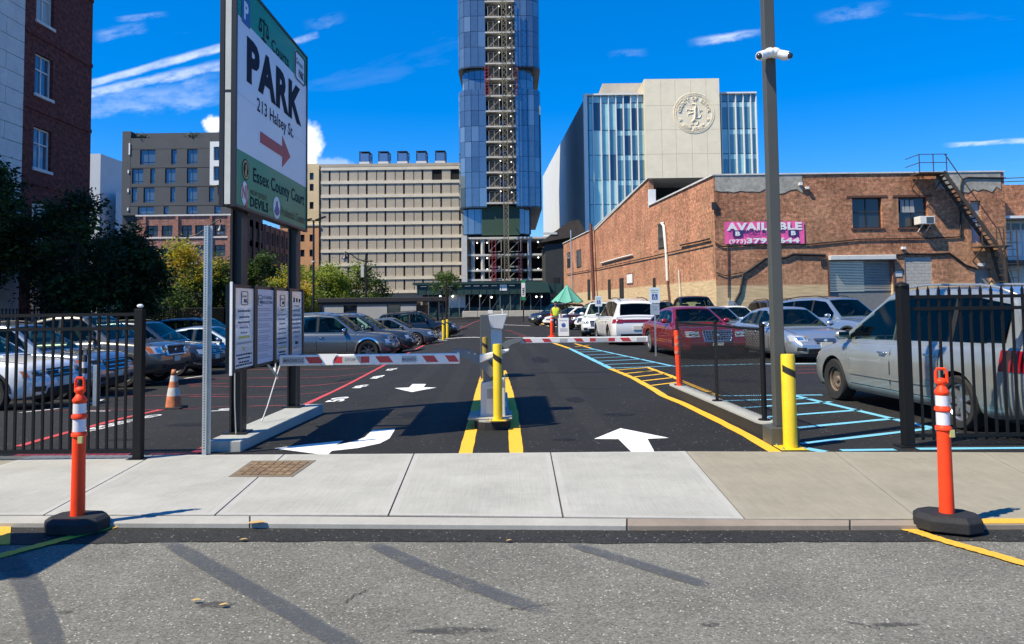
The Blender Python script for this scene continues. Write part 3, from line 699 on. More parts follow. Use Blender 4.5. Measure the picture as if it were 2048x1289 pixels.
mb = MB(); pt = facade(mb, (x0, D-.6, zz(372)), (1, 0, 0), x1-x0, zz(286)-zz(372), [(.6, 1.9, .7, 3.1), (.6, 1.9, 4.1, 6.4)], .55); mb.box(x0, x1, D-.05, D+.3, zz(372), zz(286)); mb.build('white_bay', WHITE, parent=t)
window(t, pt, (.6, 1.9, .7, 3.1), .5, .07, GREY2, G_BLUE, 2); window(t, pt, (.6, 1.9, 4.1, 6.4), .5, .07, GREY2, G_BLUE, 2)
for xx in (255.5, 253.5, 253.5):
    pass
for i, (xx, y0, y1) in enumerate(((255, 286, 309), (253.5, 340, 346), (253.5, 377, 384), (253.5, 415, 421))):
    MB().box(XP(xx-1.3, D), XP(xx+1.3, D), D-.15, D-.021, zz(y1), zz(y0)).build('light_panel', WHITE, parent=t)
# brick podium with its receding right flank
BRP = brick_mat('podium_brick', 0, (.34, .16, .125), (.28, .13, .10), (.28, .2, .17), patch=.1, var=.12, bw=.6, bh=.2)
BRS = brick_mat('podium_brick_side', 1, (.30, .14, .11), (.25, .115, .09), (.22, .16, .14), patch=.1, var=.12, bw=.6, bh=.2)
zt = zz(431.5); px0 = XP(275, D)
mb = MB(); hs = []
for a, b in ((294, 317), (324, 346), (364, 385), (391, 413), (430, 452)):
    for (y0, y1) in ((452, 474), (492, 514), (532, 554), (572, 594)): hs.append((XP(a, D)-px0, XP(b, D)-px0, zz(y1), zz(y0)))
pt = facade(mb, (px0, D-.5, 0), (1, 0, 0), xb-px0, zt, hs, .4)
mb.quad((px0, D-.5, zt), (xb, D-.5, zt), (xb, D+.34, zt), (px0, D+.34, zt)); mb.build('podium_wall', BRP, parent=t)
for h in hs: window(t, pt, h, .36, .09, GREY2, G_DARK, 2, (.6,))
MB().box(px0-.2, xb+.2, D-.7, D-.503, zz(433.5), zz(430.5)).build('cornice', STONE, parent=t); MB().box(px0-.2, xb+.1, D-.65, D-.503, zz(478), zz(475)).build('string_course', STONE, parent=t)
for xx in (291, 356, 424, 460): MB().box(XP(xx-2.5, D), XP(xx+2.5, D), D-.75, D-.505, -.3, zz(434)).build('pilaster', BRP, parent=t)
mb = MB(); hs = []; dd = 31.0; nb = 10
for k in range(nb):
    for (y0, y1) in ((445, 474), (486, 514), (528, 554)): hs.append((dd*k/nb+.8, dd*k/nb+2.5, zz(y1, 470), zz(y0, 470)))
pt = facade(mb, (xb, D-.5, 0), (0, 1, 0), dd, zt, hs, .4); mb.build('podium_flank', BRS, parent=t)
for h in hs: window(t, pt, h, .36, .09, GREY2, G_DARK, 2)
for k in range(nb+1): MB().box(xb+.003, xb+.3, D-.5+dd*k/nb-.2, D-.5+dd*k/nb+.25, -.3, zt).build('pilaster', BRS, parent=t)
for xx in (283, 386): # roof planters
    pl = MB(); c = at(xx, 270, D+.6); r2 = random.Random(xx)
    for _ in range(160):
        p = Vector((c.x+r2.gauss(0, .6), D+.6+r2.gauss(0, .3), zz(276)+abs(r2.gauss(0, .45)))); a = Vector((r2.gauss(0, 1), r2.gauss(0, 1), r2.gauss(0, 1))).normalized()*.22; b = a.cross(Vector((0, 0, 1)))
        pl.add([p-a, p+b, p+a], [(0, 1, 2)])
    pl.build('roof_shrub', pm('roof_green', (.06, .10, .07), .8), label='small green shrub on the roof edge, left planter' if xx < 300 else 'small green shrub on the roof edge, right planter beside the sign', cat='shrub')

# ---- beige gridded slab building
D = 165.0; zz = lambda y: ZY(780, y, D)
x0, x1 = XP(640, D), XP(934, D)
t = thing('office_building', 'wide beige concrete building with a grid of panels and pale bands', 'building', ((x0+x1)/2, D+14, 0))
BEI = pm('beige_aggregate', (.44, .385, .31), .85, var=(2.2, .09), var2=(.2, .06)); BAND = pm('pale_band_concrete', (.72, .645, .52), .8, var=(.8, .1)); SLIT = pm('dark_slit', (.05, .04, .035), .7)
MB().box(x0, x1, D+.02, D+28, -.5, zz(330)).build('wall', pm('brown_wall', (.40, .335, .255), .85, var=(.6, .08)), parent=t)
MB().box(x0-.15, x1, D-.35, D+.018, zz(333.5), zz(328)).build('parapet', BEI, parent=t)
bx0, bx1 = XP(642.5, D), XP(931, D); n = 15; cw = (XP(923, D)-bx0)/n
big = None; proto = {}
for r in range(10):
    yb_ = 337.5+27.35*r
    MB().box(bx0, bx1, D-.42, D+.018, zz(yb_+3.1), zz(yb_-2.9)).build('band', BAND, parent=t)
for r in range(9):
    zb, zt = zz(337.5+27.35*(r+1)-3.2), zz(337.5+27.35*r+3.4)
    for c in range(n+1):
        xa_ = bx0+cw*c
        if (r, c) in ((0, 12), (0, 14), (0, 15)):
            MB().box(xa_+.05, min(xa_+cw, bx1)-.05, D-.06, D+.018, zb, zt).build('opening', DARK, parent=t); continue
        wide = c % 2 == 0
        w = cw-.42 if wide else cw-.17
        if c == n: w = bx1-xa_-.2
        if (r, wide) not in proto or c == n:
            o = MB().box(xa_+.04, xa_+.04+w, D-.24, D+.018, zb, zt).build('panel', BEI, parent=t); proto[(r, wide)] = (o, xa_)
        else:
            s, xs = proto[(r, wide)]; share(s, t, (xa_-xs, 0, 0))
        if not wide and c < n: MB().box(xa_+.055+w, xa_+.15+w, D-.02, D+.0165, zb, zt).build('joint', SLIT, parent=t)
        if wide and c < n:
            MB().box(xa_+.07+w, xa_+.36+w+(.25 if (r*7+c) % 5 == 0 else 0), D-.02, D+.016, zb, zt).build('slit_window', SLIT, parent=t)
# tan neighbour with small windows
xt0, xt1 = XP(560, D), XP(638.5, D)
t2 = thing('tan_building', 'narrow tan building with small square windows beside the beige grid', 'building', ((xt0+xt1)/2, D+8, 0))
mb = MB(); hs = []
for c in (566, 584, 602, 620):
    for y0 in (347, 369, 405, 426+14, 470, 500, 530): hs.append((XP(c, D)-xt0, XP(c+8, D)-xt0, ZY(620, y0+14, D), ZY(620, y0, D)))
zsp = ZY(620, 450, D)
h1 = [h for h in hs if h[2] > zsp]; h0 = [h for h in hs if h[3] < zsp]
TANB = pm('tan_brick', (.72, .56, .33), .85, var=(.5, .1)); TANO = pm('orange_brick', (.60, .31, .15), .85, var=(.5, .12))
mb = MB(); pt1 = facade(mb, (xt0, D-.5, zsp), (1, 0, 0), xt1-xt0, ZY(620, 329, D)-zsp, [(a, b, c-zsp, d-zsp) for a, b, c, d in h1], .3); mb.box(xt0, xt1, D-.1, D+20, zsp, ZY(620, 329, D)-.01); mb.build('wall', TANB, parent=t2)
mb = MB(); pt0 = facade(mb, (xt0, D-.5, 0), (1, 0, 0), xt1-xt0, zsp, h0, .3); mb.box(xt0, xt1, D-.1, D+20, -.5, zsp-.01); mb.build('lower_wall', TANO, parent=t2)
for h in h1: window(t2, pt1, (h[0], h[1], h[2]-zsp, h[3]-zsp), .26, .08, GREY2, G_DARK)
for h in h0: window(t2, pt0, h, .26, .08, GREY2, G_DARK)
MB().box(xt0-.1, xt1+.05, D-.7, D-.503, zsp-.25, zsp+.15).build('string_course', BAND, parent=t2)
# rooftop cooling units
BLUEP = pm('blue_panel', (.05, .16, .42), .5); LV = pm('white_louvre', (.6, .62, .64), .5)
for k in range(5):
    px = 719+38.3*k; D2 = D+6; xa_ = XP(px, D2); wv = XP(px+20, D2)-xa_; z0 = zz(330)+.01; hz = ZY(780, 304, D2)-z0
    u = thing('cooling_unit', 'rooftop cooling unit with blue fan panel, ' + ('leftmost of five', 'second of five from the left', 'middle of five', 'fourth of five from the left', 'rightmost of five beside the tower')[k], 'cooling unit', (xa_+wv/2, D2+1.5, z0), 'cooling units along the beige roof')
    MB().box(xa_, xa_+wv, D2, D2+4, z0, z0+hz*.46).build('louvre_box', LV, parent=u)
    for j in range(4): MB().beam((xa_+.05, D2-.03, z0+.1+j*.28), (xa_+wv-.05, D2-.03, z0+.3+j*.25), .05, .06).build('louvre', GREYM, parent=u)
    MB().box(xa_+.12, xa_+wv-.12, D2+.06, D2+3.9, z0+hz*.47, z0+hz*.92).build('fan_panel', BLUEP, parent=u)
    f = MB()
    for a in (xa_, xa_+wv-.12):
        f.box(a, a+.12, D2, D2+.12, z0+hz*.462, z0+hz); f.box(a, a+.12, D2+3.9, D2+4.02, z0+hz*.462, z0+hz)
    f.box(xa_-.05, xa_+wv+.05, D2-.05, D2+4.1, z0+hz+.002, z0+hz+.14); f.build('frame', BLACK, parent=u)
    MB().beam((xa_+wv+.5, D2, z0), (xa_+wv+.5, D2, z0+hz*.5), .08, .08).build('pipe', GREYM, parent=u)

# ---- glass tower under construction
D = 138.0; zz = lambda y: ZY(1004, y, D)
TW = [pm('tower_glass_a', (.17, .245, .31), .05, .6, var=(.8, .12)), pm('tower_glass_b', (.20, .28, .345), .04, .58, var=(.8, .12)), pm('tower_glass_c', (.135, .20, .26), .06, .6, var=(.8, .12)), pm('tower_glass_d', (.26, .35, .41), .05, .55)]
MUL = pm('tower_mullion', (.035, .055, .08), .4, .3); SLAB = pm('slab_edge', (.56, .54, .49), .8, var=(2, .1)); NET = pm('green_netting', (.035, .075, .052), .8, var=(3, .15))
XL, XR, CL, CR = XP(919, D), XP(1087, D), XP(976, D), XP(1035, D)
t = thing('glass_tower', 'tall blue glass tower under construction with an open hoist bay up the middle', 'tower', ((XL+XR)/2, D+20, 0))
def plan(xl, xr, inset, depth, notch=3.0, rad=2.4, y0=D):
    y0 = y0+inset; pts = []
    for k in range(7):
        a = PI/2*k/6; pts.append((xl+rad-rad*math.cos(a), y0+rad-rad*math.sin(a)))
    if notch: pts += [(CL, y0), (CL, y0+notch), (CR, y0+notch), (CR, y0)]
    for k in range(7):
        a = PI/2*(1-k/6); pts.append((xr-rad+rad*math.cos(a), y0+rad-rad*math.sin(a)))
    return pts + [(xr, D+depth), (xl, D+depth)]
COREG = pm('tower_core_glass', (.03, .06, .1), .1, .5)
sections = [(133, -40, 0, XL, XR), (178, 134, .9, XL+.7, XR-1.3), (413, 178.5, 0, XL, XR), (468, 413.5, 1.0, XL+.4, XR-2.0)]
floors = [128-31*k for k in range(6)] + [159] + [192.6+30.6*k for k in range(8)]
for yb_, yt, ins, xl, xr in sections:
    MB().prism(plan(xl+.15, xr-.15, ins+.15, 42), zz(yb_), zz(yt)).build('core', COREG, parent=t)
    if ins == 0: MB().prism(plan(xl-.04, xr+.04, ins-.05, 42), zz(yb_)-.25, zz(yb_)-.003).build('soffit', MUL, parent=t)
rg = random.Random(11); PANE = {}
def pane_row(zb, zt, xl, xr, ins, sidek=3):
    """one storey of panes: flat front plus rounded corners, each pane its own object"""
    rad = 2.4; y0 = D+ins; h = zt-zb
    spots = []
    fl = CL-(xl+rad); nfl = 2; 
    for k in range(nfl): spots.append((xl+rad+fl*k/nfl, y0, xl+rad+fl*(k+1)/nfl, y0))
    fr = (xr-rad)-CR
    for k in range(2): spots.append((CR+fr*k/2, y0, CR+fr*(k+1)/2, y0))
    for k in range(3):
        a, b = PI/2*k/3, PI/2*(k+1)/3
        spots.append((xl+rad-rad*math.cos(a), y0+rad-rad*math.sin(a), xl+rad-rad*math.cos(b), y0+rad-rad*math.sin(b)))
        spots.append((xr-rad+rad*math.cos(b), y0+rad-rad*math.sin(b), xr-rad+rad*math.cos(a), y0+rad-rad*math.sin(a)))
    for (ax, ay, bx, by) in spots:
        L = math.hypot(bx-ax, by-ay); key = (round(L, 2), round(h, 2), rg.randrange(4) if rg.random() > .6 else 0)
        if key not in PANE: PANE[key] = MB().box(.035, L-.035, -.03, .05, .035, h-.035).mesh('pane', TW[key[2]])
        o = bpy.data.objects.new('pane', PANE[key]); COL.objects.link(o); o.parent = t
        w = WO[t.name]; o.location = (ax-w[0], ay-w[1], zb-w[2]); o.rotation_euler = (rg.uniform(-.006, .006), 0, math.atan2(by-ay, bx-ax)+rg.uniform(-.006, .006))
ys = [133]+[128-31*k-3 for k in range(1, 6)]
for i in range(5): pane_row(zz(ys[i]), zz(ys[i+1]), XL, XR, 0)
yy = [133]
pane_row(zz(178), zz(156), XL+.7, XR-1.3, .9); pane_row(zz(156), zz(134.5), XL+.7, XR-1.3, .9)
ys = [413, 375.5, 344, 314, 283, 252, 221, 190]
for i in range(7): pane_row(zz(ys[i]), zz(ys[i+1]), XL, XR, 0)
pane_row(zz(190), zz(178.5), XL, XR, 0)
pane_row(zz(467), zz(415), XL+.4, XR-2.0, 1.0)
# spandrel lines and mullion fins behind the panes
# open bay: slab edges, hoist gates
gate = None; GATE = pm('pale_gate_frame', (.34, .32, .28), .6); REDM = pm('red_steel', (.38, .04, .045), .5)
for y in floors:
    z = zz(y)
    MB().box(CL-.05, CR+.05, D-.25, D+3.0, z-.14, z+.14).build('floor_slab', SLAB, parent=t)
    if y < 128-31*5: continue
    for sx in (-2.75, .25):
        xg = -1.15 + sx + (.0 if sx < 0 else .4)
        f = MB(); w, h = 1.95, 1.95; y1 = D+.05
        for a, b in (((0, 0), (w, 0)), ((w, 0), (w, h)), ((w, h), (0, h)), ((0, h), (0, 0)), ((0, 0), (w, h)), ((w/2, 0), (w/2, h))):
            f.beam((xg+a[0], y1, z+.16+a[1]), (xg+b[0], y1, z+.16+b[1]), .085, .085)
        f.build('hoist_gate', GATE, parent=t)
        MB().box(xg+.1, xg+w-.1, D+.5, D+.6, z+.2, z+2.0).build('gate_board', pm('brown_board', (.14, .11, .08), .8), parent=t)
    MB().ball((-1.9, D+.4, z+2.2), .13, .13, .13, 5).build('work_light', emis('bulb', (1, .95, .85), 2.5), parent=t)
    MB().ball((.1, D+.4, z+2.0), .1, .1, .1, 5).build('work_light', MATS['bulb'], parent=t)
MB().box(CL-1.0, CR+.6, D+.7, D+.75, zz(470), zz(412)).build('green_net', NET, parent=t)
for y0, y1, s in ((133, 192, -3.3), (133, 192, 2.0)):
    f = MB(); xg = -1.2+s
    for dx in (0, .6):
        f.beam((xg+dx, D-.4, zz(y1)), (xg+dx, D-.4, zz(y0)), .09, .09)
    for k in range(9):
        z = zz(y1)+.6*k; f.beam((xg, D-.4, z), (xg+.6, D-.4, z+.3), .07, .07)
    f.build('red_ladder_mast', REDM, parent=t)
# lower open concrete floors
for y in (476, 510, 541, 560): MB().box(XP(934, D), XP(1118, D), D+.2, D+30, zz(y)-.17, zz(y)+.17).build('floor_slab', SLAB, parent=t)
MB().box(XP(924, D), XP(935, D), D-.2, D+10, -.5, zz(471)).build('end_wall', SLAB, parent=t)
for px in (946, 966, 1060, 1092, 1116):
    for (y0, y1) in ((510, 476), (541, 510), (560, 541), (612, 560)):
        MB().lathe([(.35, zz(y0)+.172), (.35, zz(y1)-.172)], (XP(px, D), D+.75, 0), 12).build('column', CONC, parent=t, smooth=40)
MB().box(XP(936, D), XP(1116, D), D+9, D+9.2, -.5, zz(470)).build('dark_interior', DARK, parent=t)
for px in (985, 1038):
    f = MB(); xg = XP(px, D)
    for dx in (0, .65): f.beam((xg+dx, D-.3, 0), (xg+dx, D-.3, zz(478)), .1, .1)
    for k in range(18): f.beam((xg, D-.3, .6*k+.3), (xg+.65, D-.3, .6*k+.65), .08, .08)
    f.build('red_ladder_mast', REDM, parent=t)
for y in (506, 537, 560):
    for sx in (-3.0, .5):
        f = MB(); z = zz(y); xg = -1.1+sx
        for a, b in (((0, 0), (2.2, 0)), ((2.2, 0), (2.2, 2.2)), ((2.2, 2.2), (0, 2.2)), ((0, 2.2), (0, 0)), ((0, 0), (2.2, 2.2))): f.beam((xg+a[0], D-.1, z+.2+a[1]), (xg+b[0], D-.1, z+.2+b[1]), .12, .12)
        f.build('hoist_gate', GATE, parent=t)
    for px in (975, 1078, 1100, 955): MB().ball((XP(px, D), D+.6, zz(y)+1.9), .14, .14, .14, 5).build('work_light', MATS['bulb'], parent=t)
# hoist mast in front of the bay
hm = thing('hoist_mast', 'lattice builders hoist mast running up the glass tower front', 'hoist mast', (-1.1, D-1.6, 0))
f = MB(); xm, hm_w = -1.35, .8; OL = pm('weathered_mast', (.20, .175, .125), .7)
for dx in (0, hm_w):
    for dy in (0, .8): f.box(xm+dx-.07, xm+dx+.07, D-2.0+dy-.07, D-2.0+dy+.07, 0, 59)
f.build('leg_frame', OL, parent=hm)
f = MB()
for k in range(59):
    z = k*1.0
    f.beam((xm, D-2, z), (xm+hm_w, D-2, z+1), .07, .07); f.beam((xm, D-2, z), (xm+hm_w, D-2, z), .07, .07); f.beam((xm+hm_w, D-1.2, z), (xm, D-1.2, z+1), .07, .07)
f.build('lattice', OL, parent=hm, kind='stuff')
for k in range(8): MB().beam((xm+.4, D-1.2, 12+6.1*k), (xm+.4, D-.26, 12+6.1*k), .12, .12).build('tie', OL, parent=hm)
# dark low roof to the right of the tower
t = thing('dark_annex', 'low dark building with sloping roof wedged between tower and brick wall', 'building', (XP(1140, 118), 124, 0))
DKB = pm('dark_annex_wall', (.03, .032, .032), .8, var=(1, .2)); D2 = 124
a, b = XP(1092, D2), XP(1176, D2)
MB().box(a, b, D2, D2+14, -.5, ZY(1130, 488, D2)).build('wall', DKB, parent=t)
MB().slab([(a-1, D2-.5, ZY(1130, 486, D2)), (b, D2-.5, ZY(1130, 470, D2)), (XP(1160, D2), D2-.5, ZY(1130, 440, D2)), (XP(1140, D2), D2-.5, ZY(1130, 444, D2))], (0, 12, 0)).build('roof', pm('rusty_roof', (.06, .045, .035), .8, var=(1.5, .3)), parent=t)
for k in range(4): MB().box(a+1.2+1.5*k, a+2.2+1.5*k, D2-.06, D2-.003, 3+.0*k, 6).build('opening', DARK, parent=t)
MB().box(XP(1088, D2), XP(1116, D2), D2-.6, D2-.3, ZY(1100, 470, D2), ZY(1100, 466, D2)).build('ledge', SLAB, parent=t)

# ---- dark green sidewalk shed in front of the tower
D = 118.0; zz = lambda y: ZY(980, y, D)
GRN = pm('shed_green', (.014, .045, .04), .6, var=(1.2, .18)); xa, xb = XP(826, D), XP(1128, D)
t = thing('sidewalk_shed', 'long dark green construction shed across the foot of the tower', 'scaffold shed', ((xa+xb)/2, D, 0))
MB().box(xa+.6, xb, D, D+.12, zz(589), zz(569)).build('fascia', GRN, parent=t); MB().box(xa, XP(1085, D), D-.3, D+4.5, zz(568.5), zz(564)).build('deck', GRN, parent=t)
for k in range(20):
    xk = xa+.7+(xb-xa-1)*k/19; MB().box(xk, xk+.08, D-.06, D-.003, zz(589), zz(569)).build('batten', GRN, parent=t)
for k in range(11):
    xk = xa+1.2+1.35*k; MB().box(xk, xk+.9, D-.2, D-.305+.3, zz(572.5), zz(571)).build('light_slot', SLAB, parent=t)
for k in range(15):
    xk = xa+.8+(xb-xa-1.2)*k/14; MB().box(xk-.06, xk+.06, D+.13, D+.25, -.05, zz(589.5)).build('post', pm('shed_post', (.2, .21, .2), .5, .4), parent=t)
for k in range(10): MB().beam((xa+1+(xb-xa-2)*k/10, D+.3, .3), (xa+1+(xb-xa-2)*(k+1)/10, D+.3, 3.4), .06, .06).build('brace', MATS['shed_post'], parent=t)
MB().box(xa+1, xb, D+3.8, D+4, -.1, zz(569.5)).build('back_wall', DARK, parent=t)
MB().box(xa+.5, xb-1, D+1.0, D+1.1, -.1, zz(614)).build('low_hoarding', GRN, parent=t)
MB().box(XP(992, D), XP(1040, D), D+.6, D+.7, -.1, zz(588)).build('tall_hoarding', GRN, parent=t)
MB().box(XP(897, D), XP(930, D), D+.9, D+.95, zz(615), zz(586)).build('white_sheet', SLAB, parent=t)
for px in (880, 905, 960, 983, 1073, 1083): MB().ball((XP(px, D), D+.5, zz(592+px % 5)), .16, .16, .16, 5).build('work_light', MATS['bulb'], parent=t)
MB().box(XP(1000, D), XP(1014, D), D-.05, D-.02, zz(582), zz(569.5)).build('notice', WHITE, parent=t)
MB().slab([(XP(1045, D), D-.05, zz(587)), (XP(1100, D), D-.05, zz(587)), (XP(1095, D), D-.05, zz(566)), (XP(1050, D), D-.05, zz(566))], (0, -1.6, 0)).build('awning', pm('awning_green', (.02, .06, .05), .7), parent=t)
bar = None
for k in range(9):
    xk = XP(925, D-8)+2.2*k
    MB().prism([(xk, D-8.3), (xk+2.15, D-8.3), (xk+2.15, D-7.7), (xk, D-7.7)], 0, .85).build('concrete_barrier', pm('tan_barrier', (.48, .43, .35), .85, var=(2, .15)), label='pale tan concrete barrier block, ' + ('first', 'second', 'third', 'fourth', 'fifth', 'sixth', 'seventh', 'eighth', 'last')[k] + ' from the left below the green shed', cat='barrier', group='barrier blocks before the shed', bevel=.05)

# ---- county building with the seal
D = 145.0; zz = lambda y, x=1320: ZY(x, y, D)
xa, xb = XP(1173, D), XP(1524, D)
t = thing('county_building', 'large county building with pale seal panel between blue glass wings', 'building', ((xa+xb)/2, D+30, 0))
SIDE = pm('pale_side_cladding', (.62, .62, .6), .7, var=(.3, .06)); CREAM = pm('cream_precast', (.88, .77, .57), .8, var=(.5, .07), var2=(7, .05))
CG = [pm('county_glass_a', (.36, .62, .63), .08, .12, var=(.4, .1)), pm('county_glass_b', (.17, .33, .37), .06, .25), pm('county_glass_c', (.44, .66, .66), .08, .1), pm('county_glass_d', (.08, .13, .17), .05, .5)]
zt = zz(191); top = Vector((-.05, 1, 0)).normalized(); dep = 90
MB().slab([(xa+.35, D+.4, -.5), (xb-.3, D+.4, -.5), (xb-.3, D+.4, zt-.2), (xa+.35, D+.4, zt-.2)], top*dep).build('wall', SIDE, parent=t)
MB().box(xa, xa+.75, D-.45, D+.398, -.5, zt+.05).build('corner_fin', WHITE, parent=t)
MB().box(xa, xb, D-.5, D+.6, zt+.052, zt+.35).build('roof_edge', WHITE, parent=t)
ms = [1192, 1208.5, 1224, 1239, 1254, 1269, 1283, 1298]; mr = [1452, 1466.5, 1481.6, 1497, 1512, 1523]
cx = 1183
hl = [191.5, 205, 259.5, 309, 359, 408, 457, 506, 555]
rg = random.Random(2)
for lst, x_start in ((ms, 1183), (mr, 1450)):
    prev = x_start
    for i, m_ in enumerate(lst):
        if m_ - prev > 3:
            for j in range(len(hl)-1):
                xa_, xb_ = XP(prev, D)+.12, XP(m_, D)-.12; za, zb = zz(hl[j+1])+.06, zz(hl[j])-.06
                mi = (0 if x_start < 1300 and i < 4 else 1)
                MB().box(xa_, xb_, D+.1, D+.16, za, zb).build('pane', CG[mi if rg.random() < .7 else rg.randrange(4)], parent=t)
                if mi == 1 and j > 0: MB().box(xa_+.05, xb_-.05, D+.085, D+.098, zb-1.0, zb-.1).build('blind', CG[2], parent=t)
        MB().box(XP(m_, D)-.09, XP(m_, D)+.09, D-.3, D+.398, -.5, zt+.05).build('fin', WHITE, parent=t)
        prev = m_
for y in hl[1:]:
    for a, b in ((1183, 1297), (1452, 1523)): MB().box(XP(a, D), XP(b, D), D+.05, D+.2, zz(y)-.055, zz(y)+.055).build('transom', CG[3], parent=t)
MB().box(xa+.4, xb-.3, D+.25, D+.38, 0, zt).build('backing', CG[3], parent=t)
# penthouse and the lit rear wing
MB().box(XP(1213, D+6), XP(1300, D+6), D+6, D+24, zt, ZY(1250, 167, D+6)).build('penthouse', pm('penthouse_cladding', (.55, .49, .40), .8, var=(.4, .1)), parent=t)
# seal panel block
sa, sb = XP(1297, D-1.5), XP(1450, D-1.5); zs = ZY(1380, 157.5, D-1.5); yb0 = D-1.5
MB().box(sa+.06, sb-.06, yb0+.3, D+9, -.5, zs-.06).build('panel_block', pm('panel_core', (.5, .44, .34), .9), parent=t)
cols = [sa, XP(1331, yb0), XP(1360, yb0), XP(1392, yb0), XP(1423, yb0), sb]; rws = [157.5, 211, 259.5, 308, 357, 410, 460, 510]
for i in range(5):
    for j in range(7):
        MB().box(cols[i]+.02, cols[i+1]-.02, yb0, yb0+.298, ZY(1380, rws[j+1], yb0)+.02, ZY(1380, rws[j], yb0)-.02).build('precast_panel', CREAM, parent=t)
# carved seal
ctr = at(1388, 227, yb0-.005); SR = 41/F_PX*yb0
seal = MB()
for r in (SR, SR*.93, SR*.885):
    pts = [(ctr.x+r*math.cos(2*PI*k/48), yb0-.02, ctr.z+r*math.sin(2*PI*k/48)) for k in range(49)]; seal.tube(pts, .06, 6)
def arc_text(s, r, a0, a1, h, flip=False):
    for i, ch in enumerate(s):
        if ch == ' ': continue
        a = R(a0+(a1-a0)*i/(len(s)-1)); v, f = text_geo(ch, .03)
        rad = Vector((math.cos(a), 0, math.sin(a))); u = Vector((math.sin(a), 0, -math.cos(a)))
        if flip: u = -u; up = -rad
        else: up = rad
        o = Vector((ctr.x, yb0-.02, ctr.z)) + rad*r
        k = h/.7; xm_ = (v[:, 0].max()+v[:, 0].min())/2
        front = [o + u*float((x_-xm_)*k) + up*float((y_)*k) + Vector((0, -.1, 0)) for x_, y_ in v]
        back = [p + Vector((0, .14, 0)) for p in front]; n_ = len(front)
        seal.add(front, f)
        ed = {}
        for fc in f:
            for q in range(len(fc)):
                e = (fc[q], fc[(q+1) % len(fc)]); ed[e] = 1
        for (p, q) in list(ed):
            if (q, p) not in ed: seal.add([front[p], front[q], back[q], back[p]], [(0, 1, 2, 3)])
arc_text('COUNTY OF ESSEX', SR*.66, 170, 12, SR*.16); arc_text('NEW JERSEY', SR*.83, 232, 308, SR*.13, True)
for a in (205, 335):
    c = Vector((ctr.x+SR*.75*math.cos(R(a)), yb0-.05, ctr.z+SR*.75*math.sin(R(a)))); v = []
    for k in range(10): r = SR*(.09 if k % 2 == 0 else .04); v.append((c.x+r*math.sin(PI*k/5), c.y-.05, c.z+r*math.cos(PI*k/5)))
    seal.slab(v, (0, .12, 0))
def S(x_, z_): return (ctr.x+x_*SR, yb0-.03, ctr.z+z_*SR)
# heraldic beast: body, head, raised paws, tail
for pts, r in (([S(-.02, -.38), S(.04, -.2), S(.06, 0), S(.05, .2), S(.1, .36)], [.2, .34, .42, .4, .3]), ([S(.1, .33), S(.06, .45), S(-.1, .47)], [.3, .34, .16]),
               ([S(0, .18), S(-.2, .16), S(-.33, .22), S(-.36, .12)], [.2, .17, .15, .1]), ([S(.02, .05), S(-.18, 0), S(-.3, -.05), S(-.28, -.12)], [.2, .15, .13, .1]),
               ([S(0, -.3), S(-.12, -.42), S(-.06, -.56), S(-.2, -.58)], [.24, .2, .14, .1]), ([S(.04, -.3), S(.2, -.42), S(.14, -.56), S(.04, -.58)], [.24, .2, .14, .1]),
               ([S(.08, -.25), S(.28, -.22), S(.36, -.08), S(.26, .02), S(.34, .16), S(.42, .12)], [.14, .13, .12, .12, .12, .1]), ([S(.2, .3), S(.26, .2), S(.22, .08)], [.1, .14, .1]), ([S(-.02, .58), S(.04, .66), S(.12, .58)], [.1, .12, .1])):
    seal.tube(pts, [q*.5 for q in r], 7)
seal.build('seal', CREAM, parent=t, smooth=50)
# ---- two storey brick warehouse on the right
D = 43.0; ppm = F_PX/D
zz = lambda y, x=1700: ZY(x, y, D)
X0, X1 = XP(1430, D, 480), XP(2012, D, 450); WB = X1-X0; HB = zz(349)
dirw = Vector((-.097, 1, 0)).normalized()
BF = brick_mat('orange_brick_front', 0, (.45, .16, .085), (.29, .092, .052), (.40, .26, .16), paint_z=2.55, paint=(.60, .45, .26))
BS = brick_mat('orange_brick_side', 1, (.52, .20, .11), (.37, .13, .073), (.44, .29, .18), paint_z=2.9, paint=(.60, .45, .26))
bw = thing('brick_warehouse', 'old two storey orange brick warehouse with pink banner and fire escape', 'building', (X0+WB/2, D+8, 0))
def H(px0, px1, y0, y1): return (XP(px0, D)-X0, XP(px1, D)-X0, zz(y1), zz(y0))
hW = [H(1711, 1771, 396, 457), H(1804, 1863, 396, 457)]; hR = H(1661, 1787, 521, 604); hI = H(1812, 1867, 516, 576); hU = H(1949, 1970, 405, 489); hL = H(1952, 1985, 541, 600)
hR = (hR[0], hR[1], 0.001, hR[3]); hL = (hL[0], hL[1], .001, hL[3])
mb = MB(); pt = facade(mb, (X0, D, 0), (1, 0, 0), WB, HB, hW+[hR, hI, hU, hL], .3)
mb.build('front_wall', BF, parent=bw)
FR = pm('black_window_frame', (.02, .02, .02), .5)
for h, lab in zip(hW, ('dark upper window left of the air conditioner', 'dark upper window with the air conditioner')):
    w = window(bw, pt, h, .26, .06, FR, G_DARK, 2, (.52,)); w['label'] = lab
    MB().slab([pt(h[0]-.1, h[2]-.09, -.06), pt(h[1]+.1, h[2]-.09, -.06), pt(h[1]+.1, h[2]-.002, -.06), pt(h[0]-.1, h[2]-.002, -.06)], (0, .2, 0)).build('sill', pm('rust_brown', (.11, .05, .035), .8), parent=w)
    MB().slab([pt(h[0]-.3, h[3]+.003, -.03), pt(h[1]+.3, h[3]+.003, -.03), pt(h[1]+.3, h[3]+.12, -.03), pt(h[0]-.3, h[3]+.12, -.03)], (0, .028, 0)).build('lintel', MATS['rust_brown'], parent=w)
curtain = MB()
